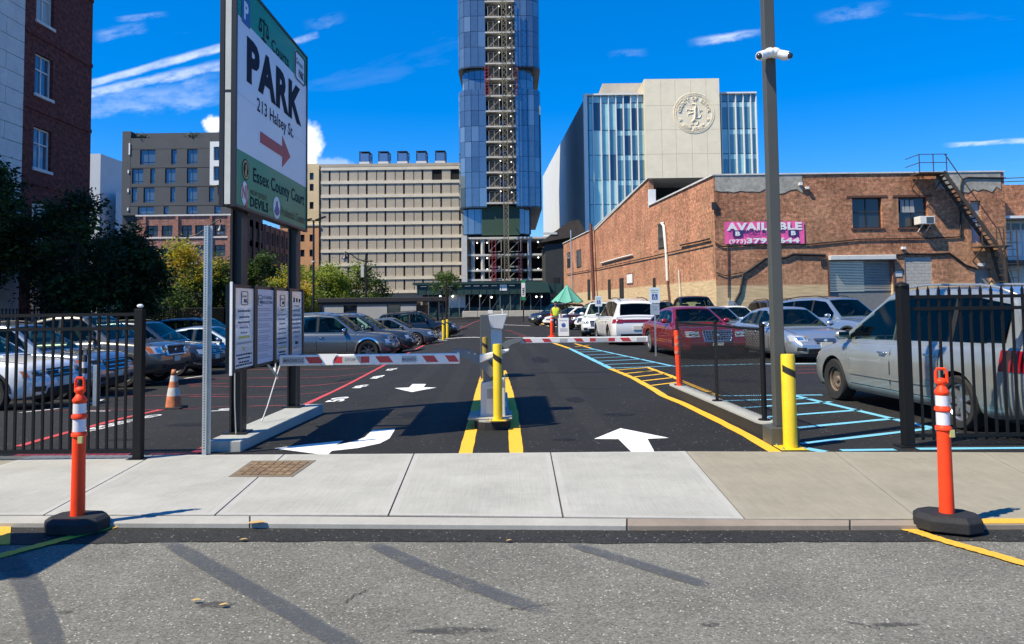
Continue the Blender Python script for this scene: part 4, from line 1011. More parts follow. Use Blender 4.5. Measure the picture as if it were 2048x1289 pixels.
for k in range(3):
    a = hW[1][0]+.2+.27*k; p = [pt(a, hW[1][3]-.15, .17), pt(a+.2, hW[1][3]-.15, .17), pt(a+.24, hW[1][3]-.85, .17), pt(a-.02, hW[1][3]-.85, .17)]; curtain.slab(p, (0, -.012, 0))
curtain.build('curtain', pm('grey_curtain', (.32, .33, .34), .8), parent=bw)
# roller door: slats, header box, recess
SLAT = pm('roller_steel', (.33, .33, .31), .5, .4, var=(1.2, .15)); zr0 = zz(578)
f = MB(); z = zr0; 
rd = thing('x', '', '', (0, 0, 0)); bpy.data.objects.remove(rd)
rdo = MB().slab([pt(hR[0]+.01, zr0-.12, .22), pt(hR[1]-.01, zr0-.12, .22), pt(hR[1]-.01, zr0-.003, .22), pt(hR[0]+.01, zr0-.003, .22)], (0, .05, 0)).build('roller_door', SLAT, parent=bw)
proto_slat = None; nsl = 18; hs = (hR[3]-zr0)/nsl
for k in range(nsl):
    if proto_slat is None:
        m = MB(); zz0 = zr0+.004; y0 = D+.24
        pr = [(y0, 0), (y0-.035, hs*.25), (y0-.035, hs*.7), (y0, hs-.006)]
        m.add([(X0+hR[0]+.01, a, zz0+b) for a, b in pr]+[(X0+hR[1]-.01, a, zz0+b) for a, b in pr], [(0, 1, 5, 4), (1, 2, 6, 5), (2, 3, 7, 6)])
        proto_slat = m.build('slat', SLAT, parent=rdo, fix=False)
    else: share(proto_slat, rdo, (0, 0, hs*k))
MB().box(X0+hR[0]-.05, X0+hR[1]+.1, D-.32, D-.003, zz(521), zz(511.5)).build('roller_housing', pm('grey_white_housing', (.6, .6, .57), .5, var=(3, .1)), parent=bw, bevel=.03)
MB().box(X0+hR[0]+.01, X0+hR[1]-.01, D+.27, D+.295, .002, zr0-.13).build('door_recess', pm('bluegrey_board', (.17, .18, .18), .7, var=(4, .1)), parent=bw)
for a in (hR[0]-.12, hR[1]+.02): MB().box(X0+a, X0+a+.1, D-.05, D-.003, 0, hR[3]).build('door_rail', MATS['rust_brown'], parent=bw)
# block infill: real blocks
BLK = pm('grey_concrete_block', (.40, .39, .36), .9, var=(2.5, .14), var2=(14, .1)); pb = None
bw_, bh_ = .39, .19; a0, a1, c0, c1 = hI
nb = int((a1-a0)/bw_); nr = int((c1-c0)/bh_); sx = (a1-a0)/4; sz = (c1-c0)/9
for r in range(9):
    off = 0 if r % 2 == 0 else -sx/2
    for c in range(5):
        u0, u1 = max(a0, a0+off+c*sx), min(a1, a0+off+(c+1)*sx)
        if u1-u0 < .05: continue
        MB().box(X0+u0+.006, X0+u1-.006, D+.05, D+.29, c0+sz*r+.006, c0+sz*(r+1)-.006).build('block', BLK, parent=bw)
MB().box(X0+a0+.01, X0+a1-.01, D+.07, D+.28, c0+.01, c1-.01).build('mortar_bed', pm('mortar_grey', (.3, .29, .27), .9), parent=bw)
# doors by the fire escape
MB().slab([pt(hU[0]+.01, hU[2], .2), pt(hU[1]-.01, hU[2], .2), pt(hU[1]-.01, hU[3]-.35, .2), pt(hU[0]+.01, hU[3]-.35, .2)], (0, .05, 0)).build('upper_door', pm('pale_blue_door', (.36, .40, .45), .5, var=(3, .06)), parent=bw)
MB().slab([pt(hU[0]+.01, hU[3]-.345, .21), pt(hU[1]-.01, hU[3]-.345, .21), pt(hU[1]-.01, hU[3]-.01, .21), pt(hU[0]+.01, hU[3]-.01, .21)], (0, .05, 0)).build('transom_panel', CONC, parent=bw)
r2 = MB().box(X0+hL[0]+.01, X0+hL[1]-.01, D+.2, D+.24, .002, hL[3]-.01).build('small_roller_door', SLAT, parent=bw)
for k in range(12): MB().box(X0+hL[0]+.012, X0+hL[1]-.012, D+.18, D+.198, .1+.14*k, .21+.14*k).build('slat', SLAT, parent=r2)
# parapet patches and coping
CEM = pm('stained_cement', (.36, .345, .30), .9, var=(.9, .3), var2=(5, .2))
for a, b, y0, y1 in ((1436, 1612, 353, 380), (1881, 2012, 347, 381)):
    m = MB(); n = 14; r4 = random.Random(a)
    topp = [(XP(a, D)+(XP(b, D)-XP(a, D))*k/n, HB+.02) for k in range(n+1)]; bot = [(x_, zz(y1)+r4.uniform(-.22, .12)) for x_, _ in topp]
    pts = [(x_, D-.03, z_) for x_, z_ in bot]+[(x_, D-.03, z_) for x_, z_ in topp[::-1]]
    m.slab(pts, (0, .027, 0)).build('cement_patch', CEM, parent=bw)
MB().box(X0-.05, X1+.02, D-.07, D+.35, HB+.021, HB+.1).build('coping', pm('white_roof_edge', (.6, .6, .57), .7, var=(2, .2)), parent=bw)
# side wall, receding, with its raised roof
L1 = 13.2; L2 = 33.5; L3 = 52.0
def sw(L_, z): q = Vector((X0, D, 0))+dirw*L_; return Vector((q.x, q.y, z))
nS = Vector((-dirw.y, dirw.x, 0))           # outward (to the left)
side = MB(); poly = [sw(.01, 0), sw(L3, 0), sw(L3, 9.1), sw(L2, 9.05), sw(L1, 10.75), sw(L1, HB), sw(.01, HB)]
side.slab(poly, -nS*.35); side.build('side_wall', BS, parent=bw)
cp = MB()
for a, b in ((sw(0, HB), sw(L1, HB)), (sw(L1, 10.75), sw(L2, 9.05)), (sw(L2, 9.05), sw(L3, 9.1))): cp.beam(a+Vector((0, 0, .05))-nS*.15, b+Vector((0, 0, .05))-nS*.15, .5, .09)
cp.build('side_coping', MATS['white_roof_edge'], parent=bw)
MB().add([(X0+.4, D+.35, HB-.4), (X1, D+.35, HB-.4), (X1, D+17, HB-.4), (X0-1, D+17, HB-.4)], [(0, 1, 2, 3)]).build('flat_roof', pm('tar_roof', (.05, .05, .05), .9), parent=bw)
q0, q1 = sw(L1+.05, 0), sw(L3, 0)
ro = MB(); xr = q0.x+4.6
ro.hexa([(q0.x-.1, q0.y+2.5, 10.45), (xr, q0.y+2.5, 10.45), (xr, q0.y+20, 8.8), (q0.x-2, q0.y+20, 8.8), (q0.x-.1, q0.y-.2, 10.78), (xr, q0.y-.2, 10.78), (xr, q0.y+20, 9.05), (q0.x-2, q0.y+20, 9.05)])
ro.build('raised_roof', pm('pale_roof_edge', (.5, .49, .46), .8), parent=bw)
MB().box(q0.x+.3, xr-.2, q0.y+2.4, q0.y+2.6, HB-.5, 10.44).build('clerestory_wall', DARK, parent=bw)
MB().box(q0.x-.02, q0.x+.5, q0.y-.05, q0.y+.2, HB-.1, HB+1.25).build('white_post', WHITE, parent=bw)
MB().box(X1-.3, X1, D+.31, D+17, 0, HB).build('end_wall', BF, parent=bw)
# windows and slots on the side wall
def side_win(L_, w, z0, z1, mat=G_DARK, name='window', proud=.04, fmat=FR):
    a, b = sw(L_, 0), sw(L_+w, 0); o = MB().slab([Vector((a.x, a.y, z0)), Vector((b.x, b.y, z0)), Vector((b.x, b.y, z1)), Vector((a.x, a.y, z1))], nS*proud).build(name, fmat, parent=bw)
    a, b = sw(L_+.08, 0)+nS*proud, sw(L_+w-.08, 0)+nS*proud
    MB().slab([Vector((a.x, a.y, z0+.08)), Vector((b.x, b.y, z0+.08)), Vector((b.x, b.y, z1-.08)), Vector((a.x, a.y, z1-.08))], nS*.012).build('pane', mat, parent=o); return o
def LS(px):                                                  # distance along the side wall seen at pixel column px
    k = (px-1024)/F_PX; return (k*D - X0)/(dirw.x - k*dirw.y)
def sz_(px, y): q = sw(LS(px), 0); return ZY(px, y, q.y)
for pa, pb, y0, y1 in ((1332, 1319, 444, 496), (1163, 1154, 498, 534), (1141, 1135, 504, 535)):
    side_win(LS(pa), LS(pb)-LS(pa), sz_(pa, y1), sz_(pa, y0))
for pa, pb, y0, y1 in ((1311, 1306, 556, 575), (1247, 1239, 556, 597), (1221, 1216, 559, 598), (1180, 1175, 559, 600)):
    side_win(LS(pa), LS(pb)-LS(pa), max(.3, sz_(pa, y1)), sz_(pa, y0), mat=DARK, name='slot_window')
side_win(LS(1266), LS(1254)-LS(1266), sz_(1266, 568), sz_(1266, 546), mat=WHITE, name='panel_board', fmat=MATS['rust_brown'])
def pipe(name, pts, r, mat, n=8): return MB().tube(pts, r, n).build(name, mat, parent=bw, smooth=60)
WP = pm('white_pipe', (.68, .66, .6), .6, var=(4, .1)); RP = pm('rusty_pipe', (.12, .04, .03), .7, var=(3, .3))
def sp(px, y, out=.12): q = sw(LS(px), 0); return Vector((q.x, q.y, ZY(px, y, q.y)))+nS*out
pipe('downpipe', [sp(1331, 447, .02), sp(1331, 447, .2), sp(1333, 452), sp(1337, 510), sp(1338, 562)], .1, WP)
pipe('downpipe', [sp(1338, 563), sp(1341, 606)], .06, RP)
pipe('vent_pipe', [sp(1191, 448, .4), sp(1192, 500, .4), sp(1195, 600, .4)], .17, RP)
pipe('vent_pipe', [sp(1146, 461, .2), sp(1148, 600, .2)], .07, GREYM); pipe('small_pipe', [sp(1361, 540), sp(1363, 604)], .04, WP)
CAB = pm('black_cable', (.015, .014, .014), .7)
pipe('cable', [sp(1428, 486), sp(1380, 497), sp(1300, 515), sp(1200, 537), sp(1135, 549)], .035, CAB)
pipe('cable', [sp(1425, 478), sp(1400, 484), sp(1365, 491)], .05, CAB); pipe('cable', [sp(1268, 510), sp(1240, 517), sp(1204, 527)], .07, WP)
def fp(px, y, out=.06): q = at(px, y, D); return Vector((q.x, D-out, q.z))
pipe('cable', [fp(1430, 487), fp(1445, 494), fp(1500, 490), fp(1620, 489), fp(1720, 479), fp(1860, 477), fp(1920, 474), fp(1925, 468)], .035, CAB)
pipe('cable', [fp(1470, 604), fp(1480, 585), fp(1486, 548), fp(1500, 540), fp(1530, 518), fp(1570, 516), fp(1585, 509), fp(1650, 511)], .07, CAB)
pipe('cable', [fp(1790, 511), fp(1815, 508), fp(1860, 509), fp(1898, 507), fp(1912, 517), fp(1930, 531), fp(1952, 538)], .05, CAB)
pipe('conduit', [fp(1920, 474), fp(1921, 372), fp(1924, 359), fp(1935, 356), fp(2010, 357)], .05, CAB)
pipe('conduit', [fp(1455, 490), fp(1456, 596)], .03, RP); pipe('cable', [fp(1432, 545), fp(1450, 552), fp(1485, 545)], .025, CAB)
for px, y in ((1607, 368), (1809, 498), (1620, 376)): MB().box(XP(px-3, D), XP(px+3, D), D-.22, D-.004, zz(y+2.5), zz(y-2.5)).build('flood_lamp', WHITE, parent=bw)
MB().box(XP(1790, D)+.05, XP(1806, D), D-.03, D-.004, zz(555), zz(544)).build('wall_notice', pm('pale_notice', (.5, .52, .54), .5), parent=bw)
MB().box(XP(1644, D), XP(1654, D), D-.08, D-.004, zz(532), zz(520)).build('vent', FR, parent=bw)
MB().box(XP(1428, D), XP(1437, D), D-.14, D-.004, zz(417), zz(402)).build('junction_box', FR, parent=bw)
MB().box(XP(1959, D), XP(1972, D), D-.05, D-.004, zz(536), zz(530)).build('door_sign', WHITE, parent=bw)
MB().box(XP(1455, D), XP(1466, D), D-.2, D-.004, zz(608), zz(599)).build('meter_box', GREYM, parent=bw)
# window air conditioner
ac = thing('air_conditioner', 'white window air conditioner jutting from the right upper window', 'air conditioner', at(1851, 452, D-.3))
a, b, z0, z1 = XP(1836, D), XP(1866, D), zz(452), zz(436.5)
MB().box(a, b, D-.55, D+.1, z0, z1).build('case', pm('ac_white', (.72, .71, .66), .5, var=(5, .08)), parent=ac, bevel=.02)
gr = MB().box(a+.36, b-.08, D-.562, D-.551, z0+.06, z1-.05).build('grille', FR, parent=ac)
for k in range(6): MB().box(a+.38, b-.1, D-.572, D-.563, z0+.09+.055*k, z0+.105+.055*k).build('louvre', GREYM, parent=gr)
for x_ in (a+.2, b-.2): MB().beam((x_, D-.45, z0-.003), (x_-.05, D-.01, z0-.4), .04, .04).build('bracket', WHITE, parent=ac)
# pink banner
ba, bb, zb, zt = XP(1452, D), XP(1612, D), zz(486), zz(442)
bn = thing('banner', 'bright pink AVAILABLE banner on the brick front behind the lamp post', 'banner', ((ba+bb)/2, D-.06, zb))
PINK = pm('pink_vinyl', (.86, .12, .37), .5, var=(2, .05)); NAVY = pm('navy_print', (.035, .03, .15), .6); PURP = pm('purple_print', (.28, .03, .26), .6); WPR = pm('white_print', (.8, .8, .8), .55)
m = MB(); nx_ = 20; vs = []
for j in range(5):
    for i in range(nx_+1):
        x_ = ba+(bb-ba)*i/nx_; vs.append((x_, D-.05-.02*math.sin(i*1.3+j*.5), zb+(zt-zb)*j/4+.02*math.sin(i*.9)*(1 if j in (0, 4) else 0)))
m.add(vs, [(j*(nx_+1)+i, j*(nx_+1)+i+1, (j+1)*(nx_+1)+i+1, (j+1)*(nx_+1)+i) for j in range(4) for i in range(nx_)]); m.build('sheet', PINK, parent=bn)
Hb = zt-zb; Wb_ = bb-ba; yb = D-.085
m = MB(); put_text(m, 'AVAILABLE', (ba+.12, yb, zt-.42*Hb+.06), (1, 0, 0), (0, 0, 1), .32*Hb, Wb_-.24, .05); m.build('lettering', WPR, parent=bn)
m = MB(); put_text(m, '(973)', (ba+.24, yb, zb+.06), (1, 0, 0), (0, 0, 1), .16*Hb, .95, .03); put_text(m, '379-6644', (ba+1.22, yb, zb+.05), (1, 0, 0), (0, 0, 1), .21*Hb, Wb_-1.5, .05); m.build('lettering', WPR, parent=bn)
m = MB(); put_text(m, 'BLAU & BERG', (ba+1.02, yb, zb+.50*Hb), (1, 0, 0), (0, 0, 1), .13*Hb, 2.35, .045); m.build('lettering', NAVY, parent=bn)
m = MB(); put_text(m, 'COMPANY', (ba+1.1, yb, zb+.37*Hb), (1, 0, 0), (0, 0, 1), .07*Hb, 1.6, .02); m.build('lettering', PURP, parent=bn)
for x_ in (ba+.5, bb-.85):
    sq = MB().box(x_-.05, x_+.52, yb-.004, yb+.01, zb+.335*Hb, zb+.62*Hb).build('emblem', NAVY, parent=bn)
    m = MB(); put_text(m, 'B', (x_+.1, yb-.009, zb+.38*Hb), (1, 0, 0), (0, 0, 1), .18*Hb, .27, .05); m.build('emblem_letter', WPR, parent=sq)
# fire escape
FE = pm('rusty_ironwork', (.085, .065, .05), .65, .3, var=(3, .3)); yo = D-1.0
fe = thing('fire_escape', 'rusty iron fire escape zigzagging down the brick front', 'fire escape', (XP(1910, D), D-.5, 0))
def fq(px, y, d_=D): return at(px, y, d_)
pa, pb = XP(1829, D), XP(1884, D); zp = zz(352)
MB().box(pa, pb, D-1.1, D-.08, zp-.09, zp-.02).build('top_platform', FE, parent=fe)
f = MB()
for x_ in (pa, (pa+pb)/2, pb-.04):
    f.beam((x_, D-1.08, zp), (x_, D-1.08, zp+.98), .045, .045); 
for zr in (.5, .96): f.beam((pa, D-1.08, zp+zr), (pb, D-1.08, zp+zr), .04, .04); f.beam((pa, D-1.08, zp+zr), (pa, D+.4, zp+zr), .04, .04)
f.build('top_railing', pm('blue_grey_rail', (.09, .12, .17), .5, .4), parent=fe)
xs0, zs0, xs1, zs1 = XP(1880, D), zp-.05, XP(1975, D), zz(497)
st_ = None; nst = 17
for k in range(nst):
    t_ = (k+.6)/nst; x_, z_ = xs0+(xs1-xs0)*t_, zs0+(zs1-zs0)*t_
    if st_ is None: st_ = (MB().box(x_-.13, x_+.13, D-1.05, D-.35, z_-.02, z_+.02).build('tread', FE, parent=fe), x_, z_)
    else: share(st_[0], fe, (x_-st_[1], 0, z_-st_[2]))
for y_ in (D-1.06, D-.33): MB().beam((xs0-.1, y_, zs0+.05), (xs1, y_, zs1), .05, .2).build('stringer', FE, parent=fe)
MB().beam((xs0, D-1.08, zs0+1.0), (xs1, D-1.08, zs1+.95), .04, .04).build('handrail', FE, parent=fe)
ma, mbx = XP(1945, D), XP(2002, D); zm = zz(497)
MB().box(ma, mbx, D-1.15, D-.08, zm-.09, zm-.02).build('middle_platform', FE, parent=fe)
f = MB()
for x_ in (ma, (ma+mbx)/2, mbx-.04): f.beam((x_, D-1.13, zm), (x_, D-1.13, zm+1), .04, .04)
for zr in (.33, .66, .98): f.beam(((ma+mbx)/2, D-1.13, zm+zr), (mbx, D-1.13, zm+zr), .035, .035)
f.build('middle_railing', FE, parent=fe)
xl0, xl1 = XP(1978, D), XP(2016, D); nst = 13; st_ = None
for k in range(nst):
    t_ = (k+.6)/nst; x_, z_ = xl0+(xl1-xl0)*t_, (zm-.1)*(1-t_)+.05
    if st_ is None: st_ = (MB().box(x_-.12, x_+.12, D-1.1, D-.4, z_-.02, z_+.02).build('tread', FE, parent=fe), x_, z_)
    else: share(st_[0], fe, (x_-st_[1], 0, z_-st_[2]))
for y_ in (D-1.12, D-.38): MB().beam((xl0, y_, zm-.05), (xl1, y_, .02), .05, .18).build('stringer', FE, parent=fe)
MB().beam((xl0, D-1.13, zm+.95), (xl1, D-1.13, .95), .04, .04).build('handrail', FE, parent=fe)
f = MB(); xc = XP(1996, D)
for dx in (-.35, .35): f.beam((xc+dx, D-1.3, zm+.9), (xc+dx, D-1.3, .3), .05, .05)
for k in range(12): f.beam((xc-.35, D-1.3, .5+.38*k), (xc+.35, D-1.3, .5+.38*k), .035, .035)
f.build('ladder', FE, parent=fe)
for x_ in (pa+.1, pb-.1): MB().beam((x_, D-1.0, zp-.1), (x_, D-.003, zp-.8), .05, .05).build('bracket', FE, parent=fe)
for x_ in (ma+.1, mbx-.2): MB().beam((x_, D-1.0, zm-.1), (x_, D-.003, zm-.8), .05, .05).build('bracket', FE, parent=fe)
# neighbour at the right edge
nb_ = thing('brick_garage', 'brick building with white panelled garage door at the right edge', 'building', (X1+4, D+6, 0))
xa = X1+.08; m = MB(); m.box(xa, xa+9, D+1.5, D+14, 0, zz(362, 2030)); m.build('wall', BF, parent=nb_)
MB().box(XP(2014, D), xa+9, D+.4, D+1.49, zz(520, 2030)-.25, zz(520, 2030)).build('ledge', BLACK, parent=nb_)
MB().box(XP(2013, D), xa+9, D+.2, D+1.49, zz(436, 2030), zz(431, 2030)).build('canopy', WHITE, parent=nb_)
gd = MB().box(XP(2019, D), xa+8, D+1.3, D+1.49, 0, zz(437, 2030)).build('garage_wall', pm('white_panel_door', (.6, .61, .62), .5, var=(2, .06)), parent=nb_)
for i in range(6):
    for j, (y0, y1) in enumerate(((443, 456), (462, 480), (485, 510))):
        x_ = XP(2022, D)+.55*i; MB().box(x_, x_+.42, D+1.27, D+1.298, zz(y1, 2030), zz(y0, 2030)).build('panel', WHITE if j else G_DARK, parent=nb_)
MB().box(xa+.2, xa+8, D+1.22, D+1.298, .2, zz(535, 2030)).build('cream_panel', pm('cream_paint', (.66, .62, .52), .6), parent=nb_)

for k, (y0, y1) in enumerate(((357, 352), (364, 358))):
    a, b = at(2008, y0, D-.2), at(2140, y1-4, D-3)
    MB().tube([a, a.lerp(b, .5)-Vector((0, 0, .06)), b], .03, 6).build('overhead_cable', pm('blue_black_cable', (.02, .04, .08), .6), label=('upper' if k == 0 else 'lower')+' of two thin overhead cables leaving the brick parapet corner', cat='cable')
# ================================================================== CARS
def smooth_poly(pts, x, r=.07):
    xs = [p[0] for p in pts]; zs = [p[1] for p in pts]
    return float(np.mean([np.interp(x+d, xs, zs) for d in (-r, -r/2, 0, r/2, r)]))
TYRE = pm('tyre_rubber', (.016, .016, .016), .85); ALLOY = pm('alloy_wheel', (.55, .56, .57), .3, .85); DALLOY = pm('dark_alloy', (.10, .10, .105), .35, .8); STEELW = pm('rusty_steel_wheel', (.16, .12, .09), .7, .3, var=(14, .3))
def glass_mat(name, tint):
    m = bpy.data.materials.new(name); m.use_nodes = True; nt = m.node_tree; nt.nodes.remove(nt.nodes['Principled BSDF'])
    tr = node(nt, 'ShaderNodeBsdfTransparent', {'Color': (*tint, 1)}); gl = node(nt, 'ShaderNodeBsdfGlossy', {'Color': (.78, .72, .62, 1), 'Roughness': .015})
    fr = node(nt, 'ShaderNodeFresnel', {'IOR': 1.36}); mx = node(nt, 'ShaderNodeMixShader', {0: fr.outputs[0], 1: tr.outputs[0], 2: gl.outputs[0]})
    nt.links.new(mx.outputs[0], nt.nodes['Material Output'].inputs[0]); MATS[name] = m; return m
CGL = glass_mat('car_glass', (.55, .68, .62)); CGT = glass_mat('tinted_car_glass', (.10, .11, .115)); CWS = glass_mat('windscreen_glass', (.62, .76, .69))
INT = pm('car_interior', (.10, .095, .085), .8); DASH = pm('dashboard', (.07, .068, .065), .6)
PLAS = pm('black_plastic', (.02, .02, .021), .55); CHR = pm('chrome', (.72, .73, .74), .12, .95); LENS = pm('headlamp_lens', (.55, .57, .58), .08, .35, spec=.8); REDL = pm('red_lamp', (.24, .006, .010), .12, spec=.7, coat=.5)
AMB = pm('amber_lamp', (.45, .12, .025), .2); PLATE = pm('number_plate', (.62, .6, .5), .5); GAP = pm('panel_gap', (.01, .01, .01), .8); MIRR = pm('mirror_glass', (.5, .53, .53), .03, 1.0)
SEAT = pm('seat_fabric', (.15, .14, .125), .9)
WHEELS = {}
def wheel_mesh(Rr, style, wd):
    k = (round(Rr, 3), style, wd)
    if k in WHEELS: return WHEELS[k]
    rr = Rr*(.70 if style != 'steel' else .60); t = MB(); w = wd/2
    prof = [(rr, -w*.85), (Rr*.93, -w), (Rr*.985, -w*.8), (Rr, -w*.5), (Rr, w*.5), (Rr*.985, w*.8), (Rr*.93, w), (rr*1.02, w*.9), (rr, w*.7)]
    t.lathe(prof, (0, 0, 0), 30, 0, 'y', cap=False); tm = t.mesh('tyre', TYRE, smooth=35)
    r = MB(); o = w*.62      # outer face at +y
    r.lathe([(rr*1.0, o*1.05), (rr*.94, o*1.12), (rr*.88, o*.9), (rr*.86, -w*.3), (rr*1.0, -w*.3)], (0, 0, 0), 30, 0, 'y', cap=False)
    r.lathe([(.001, o*.2-.03), (rr*.87, o*.2-.03), (rr*.87, o*.2-.05), (.001, o*.2-.05)], (0, 0, 0), 24, 1, 'y')
    n = {'five': 5, 'ten': 10, 'seven': 7, 'steel': 0, 'twin': 5}[style]
    for i in range(n):
        for da in ((-.14, .14) if style == 'twin' else (0,)):
            a = 2*PI*i/n + da; ca, sa = math.cos(a), math.sin(a); w0 = {'five': .20, 'ten': .085, 'seven': .14, 'twin': .085}[style]*rr; w1 = w0*(1.5 if style == 'five' else 1.25)
            def q(rad, off, y): return (ca*rad-sa*off, y, sa*rad+ca*off)
            r.hexa([q(rr*.12, -w0, o*.15), q(rr*.12, w0, o*.15), q(rr*.92, w1*.8, o*.35), q(rr*.92, -w1*.8, o*.35), q(rr*.12, -w0*.9, o*.8), q(rr*.12, w0*.9, o*.8), q(rr*.92, w1*.7, o*1.08), q(rr*.92, -w1*.7, o*1.08)], 0)
    if style == 'steel':
        r.lathe([(rr*.9, o*.4), (rr*.62, o*.75), (rr*.3, o*.5), (rr*.22, o*.9), (.001, o*.95)], (0, 0, 0), 24, 0, 'y')
        for i in range(10):
            a = 2*PI*i/10; r.lathe([(.001, o*.82), (rr*.055, o*.8), (rr*.055, o*.7), (.001, o*.7)], (math.cos(a)*rr*.68, 0, math.sin(a)*rr*.68), 6, 1, 'y')
    else:
        r.lathe([(rr*.2, o*.3), (rr*.2, o*.82), (rr*.14, o*.92), (.001, o*.94)], (0, 0, 0), 16, 0, 'y')
    mt = {'steel': STEELW}.get(style, None)
    rm = r.mesh('rim', [mt or ALLOY, PLAS], smooth=30); WHEELS[k] = (tm, rm); return WHEELS[k]

def make_car(label, pos, heading, paint, spec, group=None, plate_txt=None):
    """pos = centre on the ground; heading = angle of the nose from +X. Front is local +x."""
    s = dict(L=4.7, W=1.86, H=1.68, R=.36, wb=2.75, fo=.92, clear=.23, belt=None, gh=None, roofw=.60, style='five', rails=False, lamps='std', rear='suv', glass=CGL, cladding=None, name='parked_car', cat='car', wd=.235, tumble=1.0, darkrim=False, grille=None, doors=2, hood_r=.0)
    s.update(spec); L, W, H, Rr = s['L'], s['W'], s['H'], s['R']; hw = W/2; xf = L/2-s['fo']; xr = xf-s['wb']; cl = s['clear']
    belt = s['belt']; gh = s['gh']    # belt: [(x, z)] from rear to front; gh: [(x, z)] roof line from rear glass base to windscreen base
    xA, xD = gh[-1][0], gh[0][0]
    car = thing(s['name'], label, s['cat'], (pos[0], pos[1], zg(pos[0], pos[1])), group, heading)
    # follow the cross fall of the lot
    d = Vector((math.cos(heading), math.sin(heading)))
    zf, zb_ = zg(pos[0]+d.x*1.4, pos[1]+d.y*1.4), zg(pos[0]-d.x*1.4, pos[1]-d.y*1.4)
    car.rotation_euler = (0, -math.atan2(zf-zb_, 2.8), heading); car.rotation_mode = 'XYZ'
    zt = lambda x: smooth_poly(belt, x)
    def zbot(x):
        e = min(L/2-x, L/2+x); return cl + .07*max(0, 1-e/.55)**1.5
    def wx(x):
        e = max(0, (L/2-x)); e2 = max(0, (L/2+x))
        f = 1 - s.get('nose', .24)*max(0, 1-e/.62)**2.3 - s.get('tail', .13)*max(0, 1-e2/.45)**2.2
        return hw*f*(1-.02*(abs(x)/(L/2))**2)
    G_ = [(0, .90), (.06, .955), (.18, .985), (.40, 1.0), (.62, 1.0), (.72, .997), (.80, .978), (.90, .962), (.96, .935), (1, .88)]
    def gf(t): return float(np.interp(t, [g[0] for g in G_], [g[1] for g in G_]))
    def yside(x, z):
        b, t_ = zbot(x), zt(x); return wx(x)*gf((z-b)/(t_-b))
    Ra = Rr+.055; zc = Rr
    def zarch(x):
        z = zbot(x)
        for xc in (xf, xr):
            if abs(x-xc) < Ra: z = max(z, zc+math.sqrt(max(0, Ra*Ra-(x-xc)**2)) if True else z)
        return z
    xs = set()
    for e in (0, .02, .05, .1, .16, .24, .34, .46, .6): xs |= {L/2-e, -L/2+e}
    x = -L/2+.7
    while x < L/2-.65: xs.add(round(x, 3)); x += .16
    arch = []
    for xc in (xf, xr):
        xs = {q for q in xs if abs(q-xc) > Ra+.012}
        for k in range(13): arch.append(xc+Ra*.9999*math.cos(PI*k/12))
        xs |= {xc-Ra-.008, xc+Ra+.008}
    xs = sorted(xs | set(arch)); ft = [g[0] for g in G_]
    def dxn(x, t):      # nose and tail raked back at the top
        k = max(0, 1-(L/2-x)/.5) if x > 0 else max(0, 1-(L/2+x)/.5)
        r_ = s.get('rake', .12) if x > 0 else s.get('rrake', .05)
        return -math.copysign(1, x)*k*r_*(max(0, t-.45)/.55)**1.6 - math.copysign(1, x)*k*.05*max(0, .3-t)/.3
    b = MB(); rings = []
    for x in xs:
        z0, z1 = zarch(x), zt(x); zb0 = zbot(x); ring = []
        for t_ in ft:
            z = z0+(z1-z0)*t_; tt = (z-zb0)/(z1-zb0); ring.append((x+dxn(x, tt), wx(x)*gf(tt), z))
        yw = ring[-1][1]
        for q in (.7, .35, 0): ring.append((x+dxn(x, 1), yw*q, z1+.035*(1-q*q)))
        rings.append(ring)
    n = len(rings[0]); full = [r + [(p[0], -p[1], p[2]) for p in r[-2::-1]] for r in rings]; m = len(full[0])
    vs = [p for r in full for p in r]; fs = []; deck = []
    for i in range(len(full)-1):
        xm_ = (xs[i]+xs[i+1])/2
        for j in range(m-1):
            (deck if (xD+.12 < xm_ < xA-.1 and len(ft)-1 <= j < m-len(ft)) else fs).append((i*m+j, (i+1)*m+j, (i+1)*m+j+1, i*m+j+1))
    for i in (0, len(full)-1): fs += [(i*m+j, i*m+j+1, i*m+m-2-j, i*m+m-1-j) for j in range((m-1)//2)]
    b.add(vs, fs); n0 = len(b.v)-len(vs); b.f += [tuple(q+n0 for q in f) for f in deck]; b.m += [1]*len(deck)
    # greenhouse shell in the same skin
    Hh = lambda x: smooth_poly(gh, x, .05)
    def wbelt(x): return wx(x)*.90
    rw = s['roofw']*hw/.6*.84 if False else s['roofw']
    def ygl(x, z):
        zb1 = zt(x)-.02; k = (z-zb1)/max(.05, (H-zb1)); xn = (x-(xA+xD)/2)/((xA-xD)/2)
        return wbelt(min(max(x, xD+.05), xA-.05))*(1-k)+(rw*(1-.06*xn*xn))*k
    NG = 72; gx = [xD+(xA-xD)*k/NG for k in range(NG+1)]; grs = []; gt_ = (0, .08, .16, .3, .45, .6, .7, .78, .86, .93); ng = len(gt_)
    xB, xC = gh[-2][0], gh[1][0]; zlo = lambda x: zt(x)+.035; zhi = lambda x: Hh(x)-.085
    ws0, ws1 = xB+(xA-xB)*.05, xB+(xA-xB)*.93; rgx0, rgx1 = s.get('rear_glass', (xD+(xC-xD)*.10, xD+(xC-xD)*.86))
    for x in gx:
        zb1 = zt(x)-.03; zr = max(Hh(x), zb1+.004); h = zr-zb1; ring = []
        for t_ in gt_: ring.append((x, ygl(x, zb1+h*t_), zb1+h*t_))
        ye = ygl(x, zr); ring += [(x, ye-.012, zr-.022*min(1, h/.2)), (x, ye-.05, zr)]
        for q in (.93, .84, .7, .4, 0): ring.append((x, (ye-.05)*q, zr+.03*(1-q*q)*min(1, h/.1)))
        grs.append(ring)
